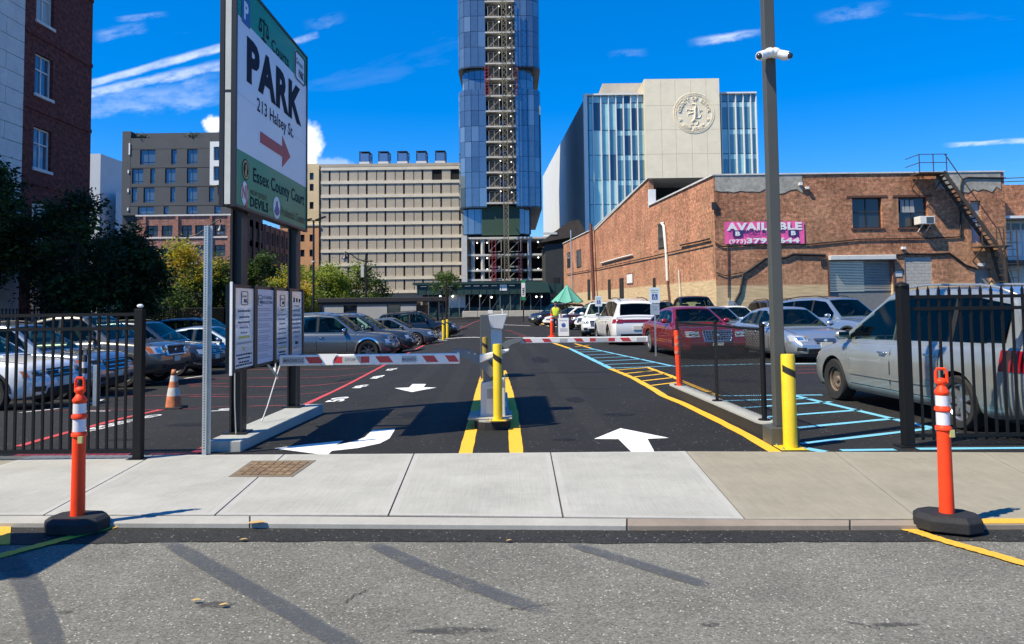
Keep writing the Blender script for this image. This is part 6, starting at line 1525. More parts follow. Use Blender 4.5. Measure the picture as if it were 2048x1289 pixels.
# ================================================================== TREES
def leafm(n, c):
    m = pm(n, c, .55, spec=.3); nt = m.node_tree; b = nt.nodes['Principled BSDF']      # thin leaves let light through
    tr = node(nt, 'ShaderNodeBsdfTranslucent', {'Color': (min(1, c[0]*1.5), min(1, c[1]*1.5), c[2], 1)})
    mx = node(nt, 'ShaderNodeMixShader', {0: .35, 1: b.outputs[0], 2: tr.outputs[0]}); nt.links.new(mx.outputs[0], nt.nodes['Material Output'].inputs[0]); return m
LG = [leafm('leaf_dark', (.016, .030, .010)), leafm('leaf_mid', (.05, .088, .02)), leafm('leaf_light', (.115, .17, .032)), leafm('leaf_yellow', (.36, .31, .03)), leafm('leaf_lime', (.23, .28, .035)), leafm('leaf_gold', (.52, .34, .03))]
BARK = pm('bark', (.055, .042, .032), .9, var=(6, .3))
def tree(label, base, H, rx, ry, zc, rz, nclump, nleaf, size, pal, seed, top_pal=None, group='trees around the car park', trunk_r=.16, name='street_tree'):
    r = random.Random(seed); bx, by = base.x, base.y; bz = zg(bx, by) if by < 150 else 0
    t = thing(name, label, 'tree', (bx, by, bz), group)
    tr = MB(); fork = zc-rz*.75
    tr.tube([(bx, by, bz-.1), (bx+r.uniform(-.1, .1), by, bz+fork*.5), (bx+r.uniform(-.15, .15), by, bz+fork), (bx, by, bz+zc+rz*.5)], [trunk_r, trunk_r*.8, trunk_r*.65, .03], 9)
    clumps = []
    for k in range(nclump):
        while True:
            p = Vector((r.uniform(-1, 1), r.uniform(-1, 1), r.uniform(-1, 1)))
            if .25 < p.length < 1: break
        if r.random() < .75: p = p.normalized()*r.uniform(.68, 1.0)
        if p.z < -.3: p *= .85
        wid = 1.0 - .25*max(0, p.z)
        clumps.append((Vector((bx+p.x*rx*wid, by+p.y*ry*wid, bz+zc+p.z*rz)), r.uniform(.2, .38)*min(rx, rz), p))
    for c, s, p in clumps[::2]:
        f = Vector((bx, by, bz+fork+r.uniform(0, rz*.6))); m = f.lerp(c, .55)+Vector((0, 0, -.15*rz)); tr.tube([f, m, c], [trunk_r*.35, trunk_r*.2, .012], 5)
    tr.build('trunk', BARK, parent=t, smooth=60)
    per = max(1, nleaf//nclump); vs, fs, mi = [], [], []
    for c, s, p in clumps:
        tone = r.random(); 
        for _ in range(per):
            q = c + Vector((r.gauss(0, s*.62), r.gauss(0, s*.62), r.gauss(0, s*.5)))
            a = Vector((r.gauss(0, 1), r.gauss(0, 1), r.gauss(0, .6))).normalized(); n_ = Vector((r.gauss(0, 1), r.gauss(0, 1), abs(r.gauss(0, 1))+.2)).normalized(); b = a.cross(n_).normalized()
            L = size*r.uniform(.6, 1.25); w = L*.45; k = len(vs)
            vs += [tuple(q-a*L*.5), tuple(q+b*w*.5-n_*w*.12), tuple(q+a*L*.5), tuple(q-b*w*.5-n_*w*.12)]; fs.append((k, k+1, k+2, k+3))
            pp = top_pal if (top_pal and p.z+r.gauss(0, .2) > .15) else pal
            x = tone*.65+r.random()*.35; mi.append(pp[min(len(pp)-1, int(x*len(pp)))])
    cr = MB(); cr.v, cr.f, cr.m = vs, fs, mi; cr.build('crown', LG, parent=t, fix=False)
    return t
def B(px, d): q = at(px, 600, d); return Vector((q.x, q.y, 0))
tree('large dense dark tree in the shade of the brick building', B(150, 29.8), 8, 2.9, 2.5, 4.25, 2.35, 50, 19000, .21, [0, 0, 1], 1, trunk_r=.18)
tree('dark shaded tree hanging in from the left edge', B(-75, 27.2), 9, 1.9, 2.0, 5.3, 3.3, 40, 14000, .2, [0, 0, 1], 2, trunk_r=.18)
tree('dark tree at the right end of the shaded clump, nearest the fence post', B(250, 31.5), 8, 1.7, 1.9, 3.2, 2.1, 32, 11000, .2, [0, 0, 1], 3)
tree('tall tree turning yellow at the top behind the lantern post', B(362, 56), 8, 2.5, 2.2, 3.7, 3.1, 38, 11000, .25, [1, 1, 2], 4, top_pal=[4, 3, 5, 3])
tree('green tree seen between the galvanised post and the near sign post', B(447, 58), 7, 2.3, 2.0, 3.3, 2.6, 32, 8500, .25, [0, 1, 1, 2], 5)
tree('upright dark green tree framed between the two sign posts', B(512, 57), 8, 2.0, 2.0, 3.6, 2.9, 32, 8500, .27, [0, 1, 1, 2], 6)
tree('yellow green tree right behind the far sign post', B(588, 66), 7, 2.5, 2.2, 3.2, 2.4, 32, 8500, .28, [2, 4, 4, 5], 7)
tree('broad yellow green tree behind the booth roof', B(652, 72), 7, 2.6, 2.4, 3.5, 2.5, 34, 9500, .3, [1, 4, 4, 2], 8)
tree('wide mid green tree behind the black lamp with curved arm', B(712, 74), 7, 3.0, 2.4, 3.5, 2.7, 38, 10500, .3, [1, 1, 2, 4], 9)
tree('small thin green tree in front of the tower foot', B(892, 100), 6, 2.0, 1.8, 4.9, 1.6, 18, 2200, .3, [1, 2], 10, trunk_r=.1)
tree('green tree low behind the left cars, between the yellow tree and the dark clump', B(310, 50), 6, 2.4, 2, 2.2, 1.9, 26, 5500, .26, [0, 1, 2], 11)
# ================================================================== SIGN PYLON
UY, UZ, UX = Vector((0, 1, 0)), Vector((0, 0, 1)), Vector((1, 0, 0))
def disc(mb, c, r, u, w, n=28, mi=0, ry=None):
    c = Vector(c); u, w = Vector(u), Vector(w); ry = ry or r
    mb.add([c+u*r*math.cos(2*PI*k/n)+w*ry*math.sin(2*PI*k/n) for k in range(n)], [tuple(range(n))], mi)
def rrect(c, a, b, r, u, w, n=5):
    pts = []; c = Vector(c)
    for sx, sy, a0 in ((1, 1, 0), (-1, 1, 90), (-1, -1, 180), (1, -1, 270)):
        for k in range(n+1):
            an = R(a0+90*k/n); pts.append(c+u*(sx*(a-r)+r*math.cos(an))+w*(sy*(b-r)+r*math.sin(an)))
    return pts
XS = -3.12; Y0, Y1, Z0, Z1 = 8.63, 11.68, 2.75, 5.46; HS = Z1-Z0
sg = thing('pylon_sign', 'tall two sided parking sign reading PARK on black posts', 'sign', (-3.25, 10.4, .12))
SBK = pm('sign_black_frame', (.018, .017, .016), .4); SWH = pm('sign_white_vinyl', (.78, .77, .80), .35, coat=.08, spec=.3, var=(1.2, .03)); SGR = pm('sign_green_vinyl', (.02, .25, .12), .38, coat=.06, spec=.25, var=(1.2, .06))
SDK = pm('sign_dark_print', (.018, .022, .04), .65, spec=.08); SRD = pm('sign_red_print', (.48, .055, .05), .4, spec=.2); SBL = pm('sign_blue_print', (.03, .08, .26), .4); SGD = pm('sign_gold_print', (.36, .24, .05), .4); SW2 = pm('sign_white_print', (.78, .78, .8), .4); SBRN = pm('sign_brown_print', (.12, .07, .03), .5, spec=.2); STRIP = pm('pale_side_strip', (.55, .56, .50), .4, var=(3, .1))
cab = MB(); xb = XS-.17
cab.box(xb, XS-.02, Y0+.02, Y1-.02, Z0+.02, Z1-.02); cab.build('cabinet', SBK, parent=sg)
fr = MB()
for y_ in (Y0, Y1-.035): fr.box(XS-.045, XS+.012, y_, y_+.035, Z0, Z1); fr.box(xb-.012, xb+.045, y_, y_+.035, Z0, Z1)
fr.box(XS-.045, XS+.012, Y0+.036, Y1-.036, Z0, Z0+.035); fr.box(XS-.045, XS+.012, Y0+.036, Y1-.036, Z1-.035, Z1)
fr.build('frame', SBK, parent=sg, bevel=.004)
for za, zb in ((Z0+.03, 4.06), (4.09, Z1-.03)): MB().box(xb+.052, XS-.052, Y0+.004, Y0+.018, za, zb).build('side_strip', STRIP, parent=sg)
MB().box(xb+.04, XS-.045, Y0+.001, Y0+.018, 4.062, 4.088).build('side_joint', SBK, parent=sg)
zg1, zg2 = Z1-.175*HS, Z0+.25*HS; ya, yb = Y0+.037, Y1-.037
MB().box(XS-.018, XS-.002, ya, yb, zg1+.001, Z1-.036).build('top_band', SGR, parent=sg)
MB().box(XS-.018, XS-.002, ya, yb, zg2+.001, zg1-.001).build('face_panel', SWH, parent=sg)
MB().box(XS-.018, XS-.002, ya, yb, Z0+.036, zg2-.001).build('bottom_band', SGR, parent=sg)
MB().box(XS-.018, XS-.0012, ya, yb, 4.078, 4.084).build('face_joint', pm('faint_joint', (.5, .49, .52), .5), parent=sg)
XT = XS+.001
def lettering(s, y, z, h, wd, mat, bold=.0, name='lettering'):
    m = MB(); put_text(m, s, (XT, y, z), UY, UZ, h, wd, bold); return m.build(name, mat, parent=sg, fix=False)
lettering('PARK', 9.0, 4.33, .49, 2.36, SDK, .052); lettering('213 Halsey St.', 9.37, 4.04, .165, 1.58, SDK, .012)
lettering('Courts', 9.93, 4.99, .155, .78, SDK, .012); lettering('Essex County Court', 9.25, 3.14, .17, 2.28, SDK, .012)
lettering('NEW JERSEY', 9.16, 2.965, .065, .62, SBRN, .012); lettering('DEVILS', 9.15, 2.825, .115, .68, SDK, .03); lettering('Prudential Center', 10.36, 2.86, .12, 1.22, SBRN, .01)
m = MB(); m.slab([(XT, 9.5, 3.665), (XT, 10.42, 3.665), (XT, 10.42, 3.52), (XT, 10.8, 3.735), (XT, 10.42, 3.95), (XT, 10.42, 3.805), (XT, 9.5, 3.805)], (.002, 0, 0)); m.build('arrow', SRD, parent=sg)
# P tile
m = MB(); m.slab(rrect((XT, 8.96, 5.12), .145, .17, .03, UY, UZ), (.002, 0, 0)); pt_ = m.build('parking_tile', SBL, parent=sg)
m = MB(); put_text(m, 'P', (XT+.003, 8.885, 5.02), UY, UZ, .2, .15, .04); m.build('tile_letter', SW2, parent=pt_, fix=False)
# scales of justice
m = MB(); c = Vector((XT, 9.62, 5.13)); bl = lambda y, z: c+Vector((.001, y, z))
m.beam(bl(0, -.12), bl(0, .14), .02, .004, up=(1, 0, 0)); m.beam(bl(-.09, -.13), bl(.09, -.13), .025, .004, up=(1, 0, 0)); m.beam(bl(-.15, .10), bl(.15, .10), .018, .004, up=(1, 0, 0))
for s in (-.14, .14):
    m.beam(bl(s, .10), bl(s-.05, -.02), .008, .004, up=(1, 0, 0)); m.beam(bl(s, .10), bl(s+.05, -.02), .008, .004, up=(1, 0, 0))
    m.slab([bl(s+.065*math.cos(PI+PI*k/8), -.02+.045*math.sin(PI+PI*k/8)) for k in range(9)], (.002, 0, 0))
m.build('scales_icon', SDK, parent=sg)
# Green PARK tile
def green_tile(parent, c, a, b, u, w, nrm, mat=SW2, ink=SDK):
    m = MB(); m.slab(rrect(c, a, b, a*.22, u, w), nrm*.002); tile = m.build('logo_tile', mat, parent=parent)
    m = MB(); pts = rrect(Vector(c)+nrm*.003, a*.92, b*.94, a*.2, u, w); m.tube(pts+[pts[0]], a*.035, 4)
    put_text(m, 'Green', Vector(c)+nrm*.004-u*a*.78+w*b*.12, u, w, b*.42, a*1.35, .0); put_text(m, 'PARK', Vector(c)+nrm*.004-u*a*.25-w*b*.62, u, w, b*.5, a*1.0, .04)
    m.build('logo', ink, parent=tile, fix=False); return tile
green_tile(sg, (XT, 11.27, 5.15), .27, .215, UY, UZ, UX)
# round county emblem
def ring_disc(c, r, mat, name, parent=sg): m = MB(); disc(m, c, r, UY, UZ); return m.build(name, mat, parent=parent, fix=False)
e = ring_disc((XT+.001, 8.985, 3.23), .125, SDK, 'emblem'); ring_disc((XT+.002, 8.985, 3.23), .112, SGD, 'emblem_ring', e); ring_disc((XT+.003, 8.985, 3.23), .085, SDK, 'emblem_field', e)
m = MB(); m.slab([(XT+.004, 8.985+a, 3.23+b) for a, b in ((-.03, -.07), (.035, -.07), (.02, -.01), (.045, .02), (.03, .06), (-.01, .07), (-.03, .04), (-.01, .01), (-.04, -.02))], (.001, 0, 0)); m.build('emblem_beast', SGD, parent=e)
# horned monogram badge
q = Vector((XT+.002, 8.955, 2.945)); e = MB(); disc(e, q-Vector((.001, 0, 0)), .115, UY, UZ, ry=.14); e = e.build('team_badge', SW2, parent=sg, fix=False)
m = MB(); put_text(m, 'N', q+Vector((.001, -.085, -.06)), UY, UZ, .15, .11, .035); put_text(m, 'J', q+Vector((.001, .015, -.1)), UY, UZ, .2, .075, .035)
m.add([q+Vector((.0012, -.085, .085)), q+Vector((.0012, -.06, .085)), q+Vector((.0012, -.09, .13))], [(0, 1, 2)]); m.add([q+Vector((.0012, .07, .1)), q+Vector((.0012, .095, .1)), q+Vector((.0012, .1, .135))], [(0, 1, 2)]); m.add([q+Vector((.0012, .03, -.1)), q+Vector((.0012, .0, -.125)), q+Vector((.0012, .04, -.135))], [(0, 1, 2)])
m.build('monogram', pm('badge_red', (.42, .02, .025), .4), parent=e, fix=False)
ring_disc((XT+.001, 9.94, 2.88), .014, SDK, 'dot')
e = ring_disc((XT+.001, 10.18, 2.93), .15, SW2, 'round_badge')
m = MB(); m.slab([(XT+.003, 10.18+a, 2.93+b) for a, b in ((-.11, -.06), (-.05, .02), (-.03, .08), (.03, .1), (.05, .03), (.1, .0), (.12, -.05), (.05, -.1), (-.05, -.1))], (.001, 0, 0)); m.build('badge_rock', SBL, parent=e)
# posts and base
for y_ in (9.28, 11.62):
    p = MB(); xa = -3.37; p.box(xa, xa+.022, y_-.08, y_+.08, .12, Z0+.6); p.box(xa+.128, xa+.15, y_-.08, y_+.08, .12, Z0+.6); p.box(xa+.0221, xa+.1279, y_-.012, y_+.012, .12, Z0+.6)
    p.box(xa-.06, xa+.21, y_-.14, y_+.14, .121, .14); p.build('post', pm('post_black', (.014, .014, .014), .45, var=(3, .1)), parent=sg)
ba = MB(); ba.prism([(-3.46, 8.72), (-3.06, 8.72), (-2.93, 11.95), (-3.38, 11.95)], -.12, .12)
BASE = conc_mat('sign_base_concrete', (.37, .375, .35), .08, 8)
ba.build('sign_base', BASE, label='low grey concrete kerb carrying the sign posts', cat='concrete base', bevel=.012)
# message board
mbd = thing('message_board', 'four panel notice board between the sign posts, printed rules on white', 'notice board', (-3.14, 10, .89))
MB().box(-3.20, -3.135, 8.60, 11.5, .88, 1.875).build('board', SBK, parent=mbd)
MB().box(-3.145, -3.118, 8.575, 8.597, .86, 1.9).build('edge_strip', WHITE, parent=mbd)
f_ = MB()
for a, b in ((8.6, 8.655), (9.30, 9.41), (10.07, 10.165), (10.76, 10.875), (11.44, 11.5)): f_.box(-3.134, -3.108, a, b, .88, 1.875)
f_.build('frame_bar', SBK, parent=mbd, kind='stuff')
GRY = pm('print_grey', (.13, .13, .15), .6); GR2 = pm('print_light_grey', (.3, .3, .34), .6); YEL = pm('print_yellow', (.55, .5, .08), .6)
panels = [(8.66, 9.295), (9.415, 10.065), (10.17, 10.755), (10.88, 11.435)]; xp = -3.122; rp = random.Random(9)
for i, (a, b) in enumerate(panels):
    z0, z1 = .92, 1.835
    pn = MB().box(-3.134, xp, a, b, z0, z1).build('panel', pm('panel_white', (.62, .63, .66), .15, coat=.5) if i != 1 else pm('panel_lilac_white', (.60, .59, .67), .3), parent=mbd)
    xq = xp+.0015; c = (a+b)/2; w_ = b-a
    def line(s, y, z, h, wd=None, mat=SDK, al='l', bold=0):
        m = MB(); put_text(m, s, (xq, y, z), UY, UZ, h, wd, bold, al); m.build('print', mat, parent=pn, fix=False)
    def bars(zs, lo, hi, mat, h, ctr=True):
        m = MB()
        for z in zs:
            ww = w_*rp.uniform(lo, hi); y_ = c-ww/2 if ctr else a+.05; k = 0
            while k < ww-.03:
                d_ = rp.uniform(.03, .09); m.quad((xq, y_+k, z), (xq, min(y_+k+d_, y_+ww), z), (xq, min(y_+k+d_, y_+ww), z+h), (xq, y_+k, z+h)); k += d_+.012
        m.build('print', mat, parent=pn, fix=False)
    if i == 0:
        green_tile(pn, (xq, c, 1.72), .115, .08, UY, UZ, UX, mat=MATS['panel_white'])
        bars([1.56, 1.49, 1.43], .5, .85, GRY, .022); bars([1.37, 1.31], .3, .6, GR2, .022); bars([1.255], .55, .6, YEL, .03); bars([1.19], .75, .8, GR2, .025); bars([1.115], .16, .18, YEL, .04); bars([1.06, 1.02, .975, .945], .5, .85, SDK, .018)
    if i == 1:
        green_tile(pn, (xq, a+.11, 1.7), .075, .065, UY, UZ, UX, mat=MATS['panel_lilac_white'])
        line('LOT PARKING', a+.2, 1.715, .04, w_-.26, GRY, bold=.02); line('REGULATIONS', a+.2, 1.655, .04, w_-.24, GRY, bold=.02)
        bars([1.59-.021*k for k in range(30) if k not in (2, 5, 8, 12, 15, 20, 26)], .55, .86, GR2, .009, False)
    if i == 2:
        green_tile(pn, (xq, c, 1.70), .11, .08, UY, UZ, UX, mat=MATS['panel_white'])
        bars([1.56], .2, .25, YEL, .03); bars([1.50, 1.44, 1.38, 1.31, 1.25], .4, .8, GR2, .02); bars([1.18, 1.12], .5, .8, GRY, .022); bars([1.06], .5, .6, YEL, .02); bars([1.0, .96], .4, .7, SDK, .02)
    if i == 3:
        for k, s in enumerate((.14, .28, .42)): MB().quad((xq, a+s-.035, 1.68), (xq, a+s+.035, 1.68), (xq, a+s+.035, 1.75-.01*k), (xq, a+s-.035, 1.75-.01*k)).build('print', SDK, parent=pn, fix=False)
        bars([1.62], .5, .7, GRY, .014); bars([1.55, 1.48, 1.42, 1.36, 1.3, 1.24, 1.17], .4, .85, GR2, .03); bars([1.08], .25, .3, SDK, .04); bars([1.03], .5, .6, GRY, .012)
CABW = pm('pale_cable', (.5, .5, .48), .5)
MB().tube([(-3.2, 10.05, .89), (-3.1, 10.2, .70), (-3.15, 10.35, .66), (-3.18, 10.3, .8), (-3.12, 10.15, .74), (-3.2, 10.45, .88)], .013, 6).build('coiled_cable', CABW, label='loop of pale cable hanging under the notice board', cat='cable', smooth=60)
MB().tube([(-3.2, 10.7, .88), (-3.22, 10.4, .55), (-3.24, 10.2, .3), (-3.26, 10.05, .14)], .009, 6).build('slack_cable', CABW, label='pale cable slanting from the board down to the concrete base', cat='cable', smooth=60)
MB().tube([(-3.2, 8.9, .88), (-3.24, 9.02, .5), (-3.26, 9.12, .14)], .007, 6).build('post_cable', CABW, label='thin pale cable running down beside the near sign post', cat='cable', smooth=60)

# ================================================================== GATES
YB = pm('yellow_bollard_paint', (.80, .56, .015), .42, coat=.15, var=(4, .06), scuff=(9, .55, (.16, .12, .05))); STK = pm('black_sticker', (.02, .017, .012), .5)
def bollard(label, x, y, z0, h, r, flange=True, mat=None):
    mat = mat or YB
    b = thing('bollard', label, 'bollard', (x, y, z0), 'yellow bollards')
    MB().lathe([(r, .013), (r, h-.02), (r*.93, h-.004), (.001, h)], (x, y, z0), 20).build('post', mat, parent=b, smooth=40)
    if flange:
        MB().box(x-r*1.9, x+r*1.9, y-r*1.9, y+r*1.9, z0+.001, z0+.0125).build('base_plate', YB, parent=b, bevel=.003)
        for sx in (-1, 1):
            for sy in (-1, 1): MB().lathe([(.012, .0126), (.012, .03), (.001, .032)], (x+sx*r*1.5, y+sy*r*1.5, z0), 8).build('bolt', GREYM, parent=b)
    n = 10; vs = []
    for k in range(n+1):
        a = R(200+140*k/n); zc_ = z0+h*.86-.09*k/n
        vs += [(x+(r+.002)*math.cos(a), y+(r+.002)*math.sin(a), zc_-.045), (x+(r+.002)*math.cos(a), y+(r+.002)*math.sin(a), zc_+.03)]
    MB().add(vs, [(2*k, 2*k+2, 2*k+3, 2*k+1) for k in range(n)]).build('black_band', STK, parent=b, fix=False)
    return b
bollard('tall yellow bollard on the middle island in front of the gate', -.205, 10.04, .12, .985, .058)
q = P(1581, 897); bollard('yellow bollard standing at the foot of the lamp post', q.x, q.y, 0.0, 1.03, .075)
bollard('dark yellow bollard before the far gate cabinet', -.6, 16.6, 0, .93, .06, mat=pm('dark_bollard_yellow', (.30, .21, .03), .7, var=(6, .2)))  # darker yellow than the other bollards, with random mottling
q = P(887, 681); bollard('lit yellow bollard at the end of the left row', q.x, q.y, q.z, 1.05, .075, False)
q = P(895, 677); bollard('shaded yellow bollard just behind the one at the left row end', q.x, q.y, q.z, 1.05, .075, False)
isl = MB(); pts = []
xi0, xi1, yi0, yi1 = -.515, -.045, 9.98, 13.2
for k in range(9): a = PI+PI*k/8; pts.append(((xi0+xi1)/2+(xi1-xi0)/2*math.cos(a), yi0+.2+.2*math.sin(a)))
pts += [(xi1-.06, yi1), (xi0+.06, yi1)]
isl.prism(pts, -.01, .10); isl.prism([((p[0]+.28)*.985-.28, (p[1]-11)*.995+11) for p in pts], .1005, .125, 1)
isl.build('gate_island', [pm('black_kerb_side', (.018, .018, .0175), .8, var=(8, .2)), C_KERB], label='narrow raised concrete island carrying the gate and kiosk', cat='island')
GCAB = pm('gate_grey_paint', (.62, .62, .59), .45, var=(4, .05), scuff=(10, .4, (.25, .24, .21))); GDK = pm('gate_dark_grey', (.16, .175, .18), .45); ARMW = pm('barrier_arm_white', (.76, .76, .74), .4, var=(3, .05), scuff=(7, .4, (.3, .29, .26))); ARMR = pm('barrier_red', (.50, .035, .04), .35, coat=.3)
ga = thing('barrier_gate', 'grey gate machine with lowered red striped arm, nearest of the two', 'barrier gate', (-.27, 10.4, .125))
MB().hexa([(-.44, 10.2, .126), (-.11, 10.2, .126), (-.11, 10.52, .126), (-.44, 10.52, .126), (-.43, 10.2, .58), (-.11, 10.2, .66), (-.11, 10.52, .66), (-.43, 10.52, .58)]).build('cabinet', GCAB, parent=ga, bevel=.012)
d_ = MB().box(-.37, -.18, 10.188, 10.199, .18, .55).build('door', pm('gate_door', (.66, .65, .61), .45), parent=ga, bevel=.004)
MB().box(-.35, -.21, 10.183, 10.187, .38, .51).build('label_plate', pm('label_grey', (.38, .38, .37), .5), parent=d_)
for k in range(5): MB().box(-.33, -.24-.02*(k % 2), 10.181, 10.1825, .49-.024*k, .498-.024*k).build('print', GR2, parent=d_)
MB().hexa([(-.40, 10.24, .585), (-.13, 10.24, .655), (-.13, 10.5, .655), (-.40, 10.5, .585), (-.40, 10.24, .86), (-.13, 10.24, .9), (-.13, 10.5, .9), (-.40, 10.5, .86)]).build('motor_head', GDK, parent=ga, bevel=.01)
MB().box(-.35, -.2, 10.225, 10.239, .70, .735).build('red_reflector', ARMR, parent=ga); MB().box(-.25, -.215, 10.215, 10.239, .63, .685).build('lock', PLAS, parent=ga)
MB().box(-.6, -.02, 10.05, 10.75, .1255, .15).build('plinth', C_KERB, parent=ga, bevel=.015)
br = MB()
br.slab([(-.19, 10.14, .70), (-.38, 10.14, .93), (-.62, 10.14, 1.035), (-.80, 10.14, 1.03), (-.80, 10.14, .93), (-.66, 10.14, .93), (-.47, 10.14, .84), (-.30, 10.14, .66)], (0, .045, 0)); br.build('arm_bracket', GDK, parent=ga, bevel=.004)
for x_, z_ in ((-.58, .99), (-.5, .97), (-.72, .99)): MB().lathe([(.001, -.008), (.012, -.008), (.012, .0), (.001, 0)], (x_, 10.138, z_), 8, 0, 'y').build('bolt', GREYM, parent=ga)
MB().hexa([(-.44, 10.11, .85), (-.05, 10.11, 1.0), (-.05, 10.19, 1.0), (-.44, 10.19, .85), (-.44, 10.11, .96), (-.05, 10.11, 1.035), (-.05, 10.19, 1.035), (-.44, 10.19, .96)]).build('arm_flange', ARMW, parent=ga, bevel=.015)
def arm(parent, xa, xb, y, z0, z1, th, stripes, lean=0):
    a = MB().box(xa, xb, y, y+th, z0, z1).build('barrier_arm', ARMW, parent=parent, bevel=.012)
    L_ = xb-xa; h = z1-z0
    for (s0, s1, mt, sl) in stripes:
        x0, x1 = xa+L_*s0, xa+L_*s1; e = h*.2
        MB().slab([(x0+sl, y-.003, z0+e), (x1+sl, y-.003, z0+e), (x1-sl, y-.003, z1-e), (x0-sl, y-.003, z1-e)], (0, .0025, 0)).build('stripe', mt, parent=a)
    return a
SCAN = pm('arm_print', (.42, .43, .42), .5)
a_ = arm(ga, -3.06, -.70, 10.12, .845, .985, .06, [(.02, .14, SCAN, 0), (.155, .235, ARMR, .03), (.305, .35, ARMR, 0), (.352, .45, SCAN, 0), (.452, .5, ARMR, 0), (.545, .62, ARMR, .03), (.68, .76, SCAN, 0), (.805, .87, ARMR, .03), (.93, .985, ARMR, .03)])
m = MB(); put_text(m, 'MAGNETIC', (-3.0, 10.114, .895), UX, UZ, .04, .26, .01); put_text(m, 'STOP', (-2.2, 10.114, .9), UX, UZ, .035, .14, .01); put_text(m, 'MAGNETIC', (-1.45, 10.114, .895), UX, UZ, .035, .2, .01); m.build('arm_lettering', GRY, parent=a_, fix=False)
MB().slab([(-2.56, 10.108, .995), (-2.30, 10.108, .995), (-2.36, 10.108, .90), (-2.35, 10.108, .85), (-2.50, 10.108, .85), (-2.49, 10.108, .90)], (0, .008, 0)).build('white_clip', pm('bright_white', (.85, .85, .83), .4), parent=a_)
# ticket kiosk
tk = thing('ticket_kiosk', 'slim grey ticket kiosk with flared head behind the near gate', 'ticket machine', (-.24, 11.5, .125))
MB().box(-.325, -.165, 11.42, 11.62, .126, 1.28).build('column', GCAB, parent=tk, bevel=.008)
MB().hexa([(-.325, 11.36, 1.27), (-.145, 11.36, 1.25), (-.145, 11.64, 1.25), (-.325, 11.64, 1.27), (-.355, 11.34, 1.46), (-.075, 11.34, 1.475), (-.075, 11.66, 1.475), (-.355, 11.66, 1.46)]).build('head', pm('kiosk_head_grey', (.58, .585, .58), .4), parent=tk, bevel=.008)
MB().box(-.365, -.29, 11.4, 11.5, 1.48, 1.53).build('reader', GCAB, parent=tk, bevel=.006); MB().box(-.372, -.33, 11.38, 11.398, 1.40, 1.42).build('blue_light', SBL, parent=tk)
MB().tube([(-.15, 11.5, 1.476), (-.15, 11.5, 1.53), (-.17, 11.5, 1.545)], .012, 6).build('antenna', GCAB, parent=tk)
MB().box(-.4, -.1, 11.3, 11.75, .1255, .145).build('foot', GCAB, parent=tk)
# far gate
gf_ = thing('barrier_gate', 'dark grey far gate machine with its arm lowered to the right', 'barrier gate', (-.58, 17.2, 0))
MB().box(-.72, -.44, 17, 17.4, 0, 1.40).build('cabinet', pm('slate_cabinet', (.075, .085, .092), .5), parent=gf_, bevel=.012)
MB().slab([(-.44, 17.9, .62), (-.1, 17.9, .8), (.22, 17.9, .86), (.22, 17.9, .78), (-.02, 17.9, .7), (-.30, 17.9, .5)], (0, .05, 0)).build('arm_bracket', GDK, parent=gf_)
MB().box(-.5, -.3, 17.41, 17.95, .45, .75).build('pivot_box', GDK, parent=gf_)
a_ = arm(gf_, .16, 3.14, 17.95, .715, .845, .06, [(.03, .09, ARMR, .03), (.18, .24, ARMR, .03), (.31, .37, SCAN, 0), (.43, .49, ARMR, .03), (.545, .59, ARMR, 0), (.592, .69, SCAN, 0), (.692, .74, ARMR, 0), (.79, .86, ARMR, .03), (.91, .98, SCAN, 0)])

